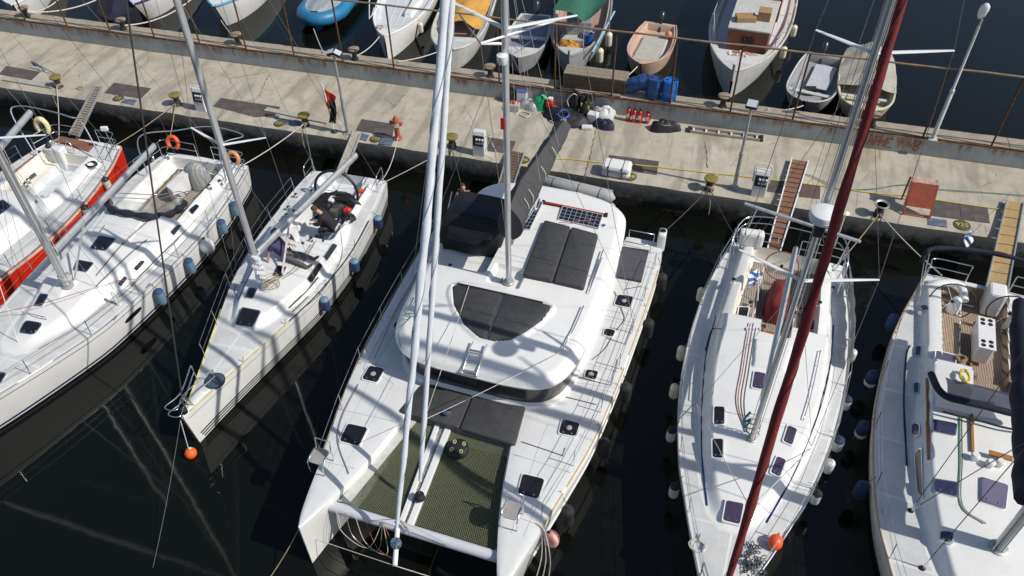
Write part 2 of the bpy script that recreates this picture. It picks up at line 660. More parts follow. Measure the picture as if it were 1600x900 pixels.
M_FACE, M_PARA, RUST, M_WATER = face_material(), parapet_material(), rust_material(), water_material()
M_MAT = mat('dark_cover_plate', (0.075, 0.066, 0.064), 0.8, var=0.22, scale=3.5, bump=0.3, bscale=25, stain=(0.17, 0.13, 0.1), stain_amt=0.5, stain_scale=2.5)
M_MATB = mat('faded_blue_paint_and_shade', (0.07, 0.105, 0.16), 0.85, var=0.2, scale=5, stain=(0.3, 0.29, 0.26), stain_amt=0.45, stain_scale=5)
YEL = mat('chipped_yellow_paint', (0.215, 0.175, 0.04), 0.7, var=0.3, scale=14, stain=(0.07, 0.055, 0.02), stain_amt=0.8, stain_scale=9)
IRON = mat('dark_cast_iron', (0.04, 0.035, 0.03), 0.7, var=0.35, scale=9, bump=0.4, bscale=30)
GALV = mat('galvanised_steel', (0.42, 0.43, 0.42), 0.5, metal=0.5, var=0.15, scale=7, stain=(0.3, 0.24, 0.17), stain_amt=0.4)

# ------------------------------------------------------------------ water, quay, parapet
ZQ, YQ, YP, YP2, ZP = 1.1, 23.55, 27.83, 28.68, 1.85
X0, X1 = -70.0, 60.0
w = MB().add([(-900, -700, 0), (900, -700, 0), (900, 900, 0), (-900, 900, 0)], [(0, 1, 2, 3)]).build('water', M_WATER, None, loc=(0, 0, 0))
struct(w)


def fbm(x, y, s=1.0, o=4, seed=0):
    r = np.random.RandomState(seed)
    out = np.zeros_like(x)
    a = 1.0
    for i in range(o):
        for q in range(4):
            th, ph = r.uniform(0, 6.28, 2)
            out += a * np.sin((x * math.cos(th) + y * math.sin(th)) * s * 2 ** i * (1 + 0.3 * q) + ph) / 4
        a *= 0.55
    return out


nx, ny = 520, 16
gx = np.linspace(X0, X1, nx)
gy = np.linspace(0, 1, ny)
GX, GY = np.meshgrid(gx, gy, indexing='ij')
edge = YQ + 0.035 * fbm(GX[:, :1], GX[:, :1] * 0, 2.0, 4, 3)
yy = edge + (YP + 0.1 - edge) * GY
zz = ZQ + 0.006 * fbm(GX, yy, 1.2, 3, 5) - 0.03 * np.exp(-((yy - YQ) / 0.09) ** 2)
top = MB()
V = np.stack([GX, yy, zz], -1).reshape(-1, 3)
top.sheet(V, nx, ny)
quay = struct(top.build('quay', M_QUAY, None, 180, loc=(0, 0, 0)))
fz = np.linspace(0, 1, 12)
FX, FZ = np.meshgrid(gx, fz, indexing='ij')
zt = zz[:, :1]
Z = zt + (-1.6 - zt) * FZ
inset_y = 0.10 * sstep(0.06, 0.12, FZ) + 0.05 * fbm(FX, Z * 2, 1.5, 4, 9) * sstep(0.02, 0.15, FZ)
V = np.stack([FX, edge + inset_y, Z], -1).reshape(-1, 3)
f = MB()
f.add(V, [(i * 12 + j + 1, (i + 1) * 12 + j + 1, (i + 1) * 12 + j, i * 12 + j) for i in range(nx - 1) for j in range(11)])
f.build('quay_face', M_FACE, quay, 180)

for k, pts in enumerate(([(934, 184), (931, 205), (926, 225), (922, 245), (917, 262), (913, 280)], [(140, 84), (118, 101), (100, 117), (92, 128)], [(424, 113), (416, 124), (410, 138), (405, 150)], [(1101, 222), (1104, 240), (1105, 262)], [(640, 140), (628, 152), (612, 170)])):
    q = smooth_line([P(x, y, ZQ + 0.009) for x, y in pts], 6)
    V = []
    for i, p in enumerate(q):
        w_ = 0.013 + 0.009 * math.sin(i * 2.1 + k) + 0.004 * math.sin(i * 5.3)
        jx = 0.02 * math.sin(i * 1.7 + k * 2)
        V += [p + (jx - w_, 0, 0), p + (jx + w_, 0, 0)]
    m = MB()
    m.sheet(V, len(q), 2)
    m.build('crack', mat('crack_dark', (0.10, 0.085, 0.065), 0.95, var=0.3), quay)

# parapet: painted front face, rusty edge angle, coping stones, back face
par = thing('parapet_wall', 'low blue grey painted concrete parapet with rust runs along the quay', 'wall', (0, YP, ZQ))
nx2, nz2 = 420, 8
PX, PZ = np.meshgrid(np.linspace(X0, X1, nx2), np.linspace(0, 1, nz2), indexing='ij')
V = np.stack([PX, YP + 0.012 * fbm(PX, PZ * 2, 1.1, 3, 12) + 0.03 * (1 - PZ), ZQ - 0.05 + (ZP - ZQ + 0.02) * PZ], -1).reshape(-1, 3)
m = MB()
m.add(V, [(i * nz2 + j, (i + 1) * nz2 + j, (i + 1) * nz2 + j + 1, i * nz2 + j + 1) for i in range(nx2 - 1) for j in range(nz2 - 1)])
m.build('wall_face', M_PARA, par, 180)
m = MB()
xs = np.linspace(X0, X1, 300)
prof = [(0.0, -0.045), (0.0, 0.0), (0.085, 0.004), (0.085, -0.045)]
V = []
for i, x in enumerate(xs):
    j = 0.008 * math.sin(x * 5.1) + 0.006 * math.sin(x * 13.7 + 1)
    for a, b in prof:
        V.append((x, YP - 0.012 + a + j * 0.6, ZP + b + j * 0.5))
m.sheet(V, len(xs), 4)
m.build('edge_angle', RUST, par, 30)
cs = MB()


def coping(x0, x1, dz=0.0):
    n = max(4, int((x1 - x0) / 0.25))
    X = np.linspace(x0, x1, n)
    prof = [(0.075, -0.10), (0.08, -0.012), (0.12, 0.0), (0.42, 0.006), (0.76, -0.004), (0.83, -0.05), (0.84, -0.9), (0.82, -2.2)]
    V = []
    for x in X:
        for k, (a, b) in enumerate(prof):
            V.append((x, YP + a + 0.015 * math.sin(x * 3.3 + k * 2) * (k > 3), ZP + dz + b + 0.008 * math.sin(x * 7 + 2.2 * k)))
    q = MB()
    q.sheet(V, n, len(prof))
    q.add([V[k] for k in range(len(prof))], [tuple(range(len(prof)))])
    q.add([V[(n - 1) * len(prof) + k] for k in range(len(prof))], [tuple(range(len(prof)))[::-1]])
    q.build('coping_stone', M_COPE, par, 40)


xc = -46.0
for x1 in (-37.6, -31.0, -22.6, -20.0, -12.8, -6.42):
    coping(xc, x1 - 0.012)
    xc = x1
for a, b in ((-5.62, -4.9), (-4.88, -4.1), (-4.08, -1.9), (-1.89, 4.6), (4.61, 10.2), (10.22, 17.0), (17.02, 24)):
    coping(a, b)
MB().box((-6.0, YP + 0.44, ZP - 0.8), (0.9, 0.7, 1.1)).build('rubble_gap', M_COPE, par)

# railing on the parapet
rail = thing('pipe_railing', 'tall rusty pipe railing standing on the parapet edge', 'railing', (-10, YP + 0.06, ZP))
ZR = ZP + 2.72
for i in range(28):
    x = -40.78 + 2.29 * i
    lean = 0.03 * math.sin(i * 2.1)
    MB().tube([(x, YP + 0.07, ZP - 0.03), (x + lean * 0.5, YP + 0.07, ZP + 1.3), (x + lean, YP + 0.07, ZR)], 0.036, 8).build('post', RUST, rail, 60)
MB().tube([(x, YP + 0.07 + 0.01 * math.sin(x), ZR + 0.012 * math.sin(x * 1.7)) for x in np.arange(-41, 22, 0.76)], 0.038, 8).build('top_rail', mat('weathered_pipe', (0.23, 0.17, 0.115), 0.75, var=0.35, scale=3, stain=(0.2, 0.075, 0.025), stain_amt=0.9, stain_scale=2.5), rail, 60)

# painted letters on the parapet, brushed by hand
LET = mat('orange_graffiti_paint', (0.34, 0.085, 0.03), 0.8, var=0.2, scale=12)
gr = MB()


def letter(px, parts, wd):
    x0 = P(px, 230, 1.5)[0]
    for part in parts:
        n = len(part)
        q = []
        for (a, b) in part:
            q.append((x0 + a * wd, 1.26 + b * 0.42))
        p = np.array(q)
        V = []
        for i in range(n):
            d = p[min(i + 1, n - 1)] - p[max(i - 1, 0)]
            d /= np.linalg.norm(d) + 1e-9
            s_ = np.array([-d[1], d[0]]) * 0.026
            for s in (-1, 1):
                V.append((p[i][0] + s * s_[0], YP - 0.03 + 0.002 * i, p[i][1] + s * s_[1]))
        gr.sheet(V, n, 2)


letter(1357, [[(0, 0), (0.35, 1), (0.55, 0.1)], [(0.1, 0.35), (0.5, 0.4)]], 0.34)
letter(1366, [[(0.1, 0), (0.25, 1)], [(0.22, 0.95), (0.75, 0.95), (0.7, 0.55), (0.2, 0.5)]], 0.30)
letter(1375, [[(0, 0.05), (0.15, 0.95)], [(0.55, 0.0), (0.7, 0.95)], [(0.08, 0.5), (0.65, 0.52)]], 0.33)
letter(1383, [[(0.9, 0.9), (0.1, 0.9), (0.5, 0.48), (0, 0.05), (0.95, 0.0)]], 0.30)
letter(1404, [[(0, 0.95), (0.05, 0.05), (0.5, 0.9)]], 0.30)
letter(1411, [[(0, 0.95), (0.08, 0.05), (0.6, 0.9)]], 0.30)
letter(1420, [[(0, 0.4), (0.7, 0.42)], [(0, 0.6), (0.7, 0.62)]], 0.2)
letter(1427, [[(0.8, 0.85), (0.4, 1.0), (0.15, 0.75), (0.75, 0.3), (0.5, 0.0), (0.1, 0.15), (0.3, 0.5), (0.75, 0.75), (0.8, 0.9)]], 0.30)
gr.build('painted_letters', LET, par, None, kind='stuff', label='orange hand painted graffiti letters')

# steel cover plates and painted patches on the quay
PLATES = [
    ([(-2, 116), (10, 103), (63, 112), (49, 125)], M_MAT, 'dark rectangular cover plate on the quay at the far left edge'),
    ([(163, 145), (178, 129), (236, 138), (220, 154)], M_MAT, 'dark rectangular cover plate behind the slatted wooden gangplank'),
    ([(333, 166), (345, 153), (438, 167), (430, 180), (400, 183)], M_MAT, 'long dark cover plate right of the leftmost white service pedestal'),
    ([(556, 204), (565, 186), (617, 194), (613, 213)], M_MAT, 'dark riveted cover plate directly left of the red hydrant'),
    ([(762, 214), (806, 221), (798, 240), (762, 236)], M_MAT, 'dark cover plate right of the pedestal behind the catamaran'),
    ([(952, 242), (1030, 252), (1026, 273), (946, 262)], M_MAT, 'dark cover plate under the yellow hose behind the white canister'),
    ([(1203, 280), (1233, 284), (1229, 303), (1199, 299)], M_MAT, 'dark cover plate between the white pedestal and the red brown gangway'),
    ([(1250, 286), (1282, 291), (1281, 311), (1249, 307)], mat('brown_cover_plate', (0.10, 0.066, 0.058), 0.8, var=0.2, scale=4, bump=0.3, bscale=20), 'reddish brown cover plate right of the red brown gangway'),
    ([(1454, 313), (1499, 318), (1501, 343), (1456, 337)], M_MAT, 'left one of two dark cover plates beside the red stand'),
    ([(1500, 318), (1543, 324), (1547, 349), (1502, 343)], M_MAT, 'right one of two dark cover plates near the plywood gangway'),
]
for poly, mt, lab in PLATES:
    w_ = [P(x, y, ZQ + 0.012)[:2] for x, y in poly]
    one(MB().prism(w_, ZQ - 0.02, ZQ + 0.014), 'cover_plate', mt, lab, 'cover plate', 'cover plates on the quay')
PATCH = [([(189, 160), (195, 154), (214, 156), (209, 164)], 'faded blue painted patch near the slatted gangplank and number disc'),
         ([(425, 182), (470, 190), (474, 197), (440, 194)], 'bluish shade painted beside the bollard with the long plank'),  # bluish shade next to plank and bollard, painted as a flat patch
         ([(560, 217), (565, 208), (577, 211), (572, 220)], 'small blue painted patch right of the grey gangplank end'),
         ([(591, 225), (597, 214), (616, 218), (612, 227)], 'blue painted patch in front of the red hydrant'),
         ([(1449, 340), (1479, 344), (1480, 355), (1450, 351)], 'blue painted rectangle left of the 925 number disc'),
         ([(1080, 284), (1145, 293), (1170, 299), (1168, 306), (1120, 300), (1086, 292)], None),
         ]
for poly, lab in PATCH:
    if lab is None:
        continue
    w_ = [P(x, y, ZQ + 0.008)[:2] for x, y in poly]
    one(MB().prism(w_, ZQ - 0.02, ZQ + 0.011), 'painted_patch', M_MATB, lab, 'painted patch', 'blue painted patches on the quay')


def text_mesh(txt, size, extrude=0.002):
    cu = bpy.data.curves.new('txt', 'FONT')
    cu.body = txt
    cu.size = size
    cu.extrude = extrude
    cu.align_x = 'CENTER'
    cu.align_y = 'CENTER'
    ob = bpy.data.objects.new('txt', cu)
    COL.objects.link(ob)
    dg = bpy.context.evaluated_depsgraph_get()
    me = bpy.data.meshes.new_from_object(ob.evaluated_get(dg))
    bpy.data.objects.remove(ob)
    return me


M_DISC = mat('olive_disc_paint', (0.075, 0.065, 0.018), 0.75, var=0.3, scale=20)
M_NUM = mat('pale_yellow_numerals', (0.42, 0.40, 0.20), 0.75, var=0.2, scale=20)
for px, py, r, txt, lab in ((185, 154, 0.23, '23', 'worn oval number disc beside the blue patch at the slatted gangplank'),
                            (437, 193, 0.23, '231', 'round black and yellow disc 231 left of the bollard with plank'),
                            (587, 217, 0.23, '235', 'round black and yellow disc 235 in front of the riveted cover plate'),
                            (818, 250, 0.23, '236', 'worn number disc beside the brown gangway of the catamaran'),
                            (984, 276, 0.25, '238', 'yellow number disc half hidden under the white canister'),
                            (1503, 352, 0.27, '925', 'oval disc with pale numerals 925 near the plywood gangway')):
    c = P(px, py, ZQ)
    t = thing('number_disc', lab, 'number disc', c, 'number discs painted on the quay')
    MB().lathe(c, [(r, -0.02), (r, 0.016), (r * 0.97, 0.019)], 28).build('disc', M_DISC, t, 30)
    me = text_mesh(txt, r * 1.02)
    me.materials.append(M_NUM)
    o = bpy.data.objects.new('numerals', me)
    COL.objects.link(o)
    o.parent = t
    o.location = (0, 0, 0.024)


# ------------------------------------------------------------------ bollards
def bollard(loc, top, lab, s=1.0, group='bollards along the quay edge', bowl=False):
    t = thing('bollard', lab, 'bollard', loc, group)
    L = np.asarray(loc, float)
    pr = [(0.17, -0.01), (0.175, 0.03), (0.125, 0.07), (0.11, 0.2), (0.125, 0.32), (0.19, 0.41), (0.24, 0.455)]
    MB().lathe(L, [(r * s, z * s) for r, z in pr], 20).build('iron_post', IRON, t, 50)
    if bowl:
        cap = [(0.24, 0.455), (0.25, 0.475), (0.235, 0.5), (0.2, 0.49), (0.16, 0.44), (0.0, 0.43)]
    else:
        cap = [(0.24, 0.455), (0.25, 0.475), (0.245, 0.51), (0.21, 0.525), (0.0, 0.53)]
    MB().lathe(L, [(r * s, z * s) for r, z in cap], 20).build('cap', top, t, 40)
    return t


for (px, py), mt, lab, bw in (((93, 136), YEL, 'yellow topped mooring bollard left of the slatted gangplank', 0),
                              ((278, 164), YEL, 'yellow topped bollard beside the leftmost service pedestal', 0),
                              ((478, 196), YEL, 'yellow topped bollard in front of the long grey plank', 0),
                              ((707, 230), YEL, 'yellow topped bollard left of the pedestal behind the catamaran', 0),
                              ((1108, 296), YEL, 'bright yellow topped bollard below the floodlight post with knotted ropes', 0),
                              ((1372, 336), GALV, 'bare grey bowl shaped bollard left of the red stand', 1)):
    bollard(P(px, py, ZQ), mt, lab, 0.98, bowl=bool(bw))
M_BTOP = mat('concrete_topped_iron', (0.27, 0.21, 0.145), 0.85, var=0.3, scale=12, bump=0.4, bscale=30)
for px, lab in ((37, 'rusty bollard on the parapet at the far left with white ropes'),
                (193, 'rusty bollard on the parapet above the slatted gangplank'),
                (369, 'rusty bollard on the parapet in front of the white boat with blue gunwale'),
                (551, 'rusty bollard on the parapet in front of the white deckless launch'),
                (764, 'rusty bollard on the parapet directly left of the catamaran mast'),
                (1128, 'rusty bollard on the parapet below the brown cabin fishing boat'),
                (1362, 'rusty bollard on the parapet behind the radar mast')):
    y = YP + 0.38
    x = P(px, {37: 30, 193: 46, 369: 72, 551: 97, 764: 123, 1128: 171, 1362: 203}[px], ZP)[0]
    bollard((x, y, ZP), M_BTOP, lab, 0.95, 'rusty bollards on the parapet')


# ------------------------------------------------------------------ service pedestals
PEDW = mat('white_pedestal_plastic', (0.62, 0.63, 0.62), 0.45, var=0.06, scale=4, stain=(0.42, 0.38, 0.3), stain_amt=0.5)


def pedestal(px, py, lab, hoop, hose):
    c = P(px, py, ZQ)
    t = thing('service_pedestal', lab, 'service pedestal', c, 'electricity and water pedestals')
    w, d, h = 0.46, 0.34, 0.98
    V = lambda pts: [(c[0] + x, c[1] + y, c[2] + z) for x, y, z in pts]
    # body with a sloped control face towards the water
    pr = [(-d / 2, -0.01), (-d / 2, 0.42), (-d / 2 + 0.09, 0.86), (-d / 2 + 0.14, h), (d / 2, h), (d / 2, -0.01)]
    m = MB()
    n = len(pr)
    vv = V([(-w / 2, a, b) for a, b in pr] + [(w / 2, a, b) for a, b in pr])
    fs = [tuple(range(n)), tuple(range(2 * n - 1, n - 1, -1))] + [(i, n + i, n + (i + 1) % n, (i + 1) % n) for i in range(n)]
    m.add(vv, fs)
    m.build('housing', PEDW, t, None, bevel=0.02)
    sl = np.array([0, 0.09, 0.44])
    sl /= np.linalg.norm(sl)
    nn = np.array([0, -sl[2], sl[1]])
    cen = c + np.array([0, -d / 2 + 0.045, 0.64]) + nn * 0.006
    M3 = np.array([(1, 0, 0), sl, nn]).T
    MB().box(cen, (w * 0.92, 0.40, 0.02), M=M3).build('control_panel', BLACK, t)
    for k in range(3):
        q = cen + np.array([0.11 * k - 0.06, 0, 0]) + sl * 0.06 + nn * 0.012
        s_ = MB().lathe(q, [(0.045, 0), (0.045, 0.03), (0.03, 0.045), (0, 0.05)], 10, M=M3).build('socket', PEDW, t, 40)
        q2 = q - sl * 0.14
        MB().box(q2, (0.085, 0.10, 0.03), M=M3).build('socket_cover', mat('grey_socket_cover', (0.25, 0.27, 0.28), 0.4, var=0.15), t, bevel=0.01)
    if hoop:
        hp = [(-w / 2 - 0.04, -0.02, 0.52), (-w / 2 - 0.05, 0.02, 1.05), (-w / 2 + 0.02, 0.05, 1.19), (0, 0.06, 1.22), (w / 2 - 0.02, 0.05, 1.19), (w / 2 + 0.05, 0.02, 1.05), (w / 2 + 0.04, -0.02, 0.52)]
        MB().tube(smooth_line(V(hp), 6), 0.022, 8).build('guard_hoop', PEDW, t, 60)
    if hose:
        hp = [(w / 2, 0.0, 0.75), (0.5, -0.1, 0.95), (0.36, -0.25, 0.5), (0.3, -0.3, 0.1), (0.55, -0.36, 0.03), (0.72, -0.2, 0.2), (0.5, -0.05, 0.6)]
        MB().tube(smooth_line(V(hp), 7), 0.013, 6).build('hose', ROPEW, t, 60)
    return t


pedestal(318, 171, 'white service pedestal half hidden behind the leaning grey mast', True, False)
pedestal(750, 240, 'white service pedestal with looped hose left of the catamaran mast', False, True)
pedestal(1184, 303, 'white service pedestal with guard hoop beside the red brown gangway', True, False)


# ------------------------------------------------------------------ lamp posts
def lamp(c, h, lab, heads, lean=(0, 0), step=0.45, mt=GALV):
    t = thing('lamp_post', lab, 'lamp post', c)
    c = np.asarray(c, float)
    topp = c + np.array([lean[0], lean[1], h])
    mid = c + (topp - c) * step
    MB().tube([c - (0, 0, 0.02), mid, mid + (topp - c) * 0.004, topp], [0.075, 0.07, 0.05, 0.045], 10).build('pole', mt, t, 50)
    MB().tube([mid - (topp - c) * 0.012, mid + (topp - c) * 0.012], 0.082, 10).build('collar', mt, t, 50)
    MB().box(c + (0, 0, 0.012), (0.3, 0.3, 0.03)).build('base_plate', mt, t)
    for k, (dx, dy) in enumerate(((-1, -1), (1, -1), (1, 1), (-1, 1))):
        MB().lathe(c + (dx * 0.11, dy * 0.11, 0.02), [(0.02, 0), (0.02, 0.035), (0, 0.04)], 6).build('bolt', mt, t)
    return t, topp


GLASSL = mat('lamp_glass', (0.5, 0.55, 0.6), 0.1, var=0.1, coat=0.5)
t, tp = lamp(P(544, 208, ZQ), 3.35, 'slim grey lamp post beside the red and black flag', 1)
for a in (-0.35, 0.4):
    q = tp + (0.14 * a / 0.4, 0.05, 0.02)
    Mx = np.array(Matrix.Rotation(a, 3, 'Y') @ Matrix.Rotation(0.35, 3, 'X'))
    MB().box(q, (0.3, 0.24, 0.11), M=Mx).build('floodlight', BLACK, t, bevel=0.02)
    MB().box(q + Mx @ np.array([0, 0, 0.06]), (0.25, 0.19, 0.02), M=Mx).build('lamp_glass', GLASSL, t)
t, tp = lamp(P(1147, 294, ZQ), 3.25, 'grey lamp post with square black floodlight by the yellow bollard', 1)
Mx = np.array(Matrix.Rotation(-0.15, 3, 'Z') @ Matrix.Rotation(0.5, 3, 'X'))
MB().box(tp + (0, 0, 0.12), (0.38, 0.32, 0.13), M=Mx).build('floodlight', BLACK, t, bevel=0.02)
MB().box(tp + Mx @ np.array([0, 0.0, 0.07]) + (0, 0, 0.12), (0.32, 0.26, 0.02), M=Mx).build('lamp_glass', GLASSL, t)
t, tp = lamp(P(1457, 217, ZP), 4.3, 'tall pale street lamp standing on the parapet at the right', 1, lean=(0.03, 0.05), mt=mat('pale_lamp_paint', (0.50, 0.51, 0.50), 0.5, var=0.15, scale=5))
MB().tube([tp + (0, 0, -0.05), tp + (0.02, 0.04, 0.22)], 0.04, 8).build('lamp_arm', GALV, t, 60)
MB().lathe(tp + (-0.02, 0.1, 0.5), [(0.0, -0.36), (0.07, -0.33), (0.13, -0.2), (0.155, 0.0), (0.14, 0.14), (0.06, 0.24), (0, 0.25)], 14, M=np.array(Matrix.Rotation(0.25, 3, 'X')), sy=0.6).build('lamp_head', mat('white_lamp_cover', (0.75, 0.76, 0.76), 0.3, var=0.05), t, 60)

# ------------------------------------------------------------------ hydrant
c = P(622, 217, ZQ)
HYD = mat('faded_red_hydrant_paint', (0.36, 0.085, 0.045), 0.6, var=0.25, scale=8, stain=(0.2, 0.1, 0.06), stain_amt=0.6, stain_scale=5)
t = thing('fire_hydrant', 'faded red fire hydrant with ropes looped round it', 'hydrant', c)
MB().lathe(c, [(0.17, -0.01), (0.17, 0.05), (0.1, 0.09), (0.095, 0.6), (0.13, 0.66), (0.14, 0.76), (0.12, 0.82)], 16).build('barrel', HYD, t, 45)
MB().lathe(c, [(0.12, 0.82), (0.11, 0.9), (0.06, 0.95), (0.055, 1.0), (0.03, 1.03), (0, 1.03)], 14).build('cap', HYD, t, 45)
for s in (-1, 1):
    MB().lathe(c + (s * 0.12, 0, 0.7), [(0.07, 0), (0.07, 0.07), (0.085, 0.08), (0.085, 0.12), (0, 0.13)], 12, M=np.array(Matrix.Rotation(s * math.pi / 2, 3, 'Y'))).build('outlet', HYD, t, 45)
for k in range(3):
    a = np.linspace(0, 6.28, 22)
    MB().tube([(c[0] + 0.155 * math.cos(u), c[1] + 0.155 * math.sin(u), c[2] + 0.62 + 0.04 * k + 0.02 * math.sin(u + k)) for u in a], 0.014, 5).build('rope_turn', ROPEW, t, 60)

# ------------------------------------------------------------------ flags on poles
c = P(523, 206, ZQ)
t = thing('flag', 'limp red and black flag on a slanted white pole', 'flag', c)
tp = P(523, 206, ZQ) + np.array([-0.12, -0.02, 2.05])
MB().tube([c, tp], 0.028, 8).build('pole', WSPAR, t, 60)
MB().lathe(c, [(0.13, -0.01), (0.13, 0.04), (0.05, 0.07), (0.04, 0.12)], 12).build('base', IRON, t, 40)


def cloth(a, b, drop, nu, nv, fold, name, material, parent, seed=0, taper=0.5, sidew=0.1):
    """hanging cloth from edge a-b downwards"""
    r = random.Random(seed)
    ph = [r.uniform(0, 6.28) for _ in range(4)]
    V = []
    a, b = np.asarray(a, float), np.asarray(b, float)
    for i in range(nu):
        s = i / (nu - 1)
        for j in range(nv):
            q = j / (nv - 1)
            p = a + (b - a) * s * (1 - taper * q) + np.array([0, 0, -drop * q])
            p = p + np.array([0.4, 1.0, 0]) * fold * math.sin(s * 9 + ph[0] + q * 2) * (0.3 + q) + np.array([1, -0.3, 0]) * sidew * math.sin(q * 3 + ph[1])
            V.append(p)
    m = MB()
    m.sheet(V, nu, nv)
    o = m.build(name, material, parent, 180)
    so = o.modifiers.new('thick', 'SOLIDIFY')
    so.thickness = 0.006
    return o


FRED = mat('red_flag_cloth', (0.62, 0.035, 0.012), 0.8, var=0.1, scale=9)
FBLK = mat('black_flag_cloth', (0.012, 0.012, 0.014), 0.85, var=0.2, scale=9)
u = (tp - c) / np.linalg.norm(tp - c)
cloth(tp - u * 0.12 + (0.03, 0, 0), tp - u * 0.12 + (0.50, 0.04, -0.34), 0.8, 12, 14, 0.05, 'flag_cloth', FRED, t, 3, 0.2)
cloth(tp - u * 0.62 + (0.0, 0, 0.0), tp - u * 0.5 + (0.36, -0.05, -0.1), 1.0, 12, 14, 0.05, 'flag_cloth', FBLK, t, 4, 0.2)
# ------------------------------------------------------------------ sailing yacht builder
def curve1d(xs, ys, n=8):
    p = smooth_line(np.c_[xs, ys], n)
    return p[:, 0], p[:, 1]


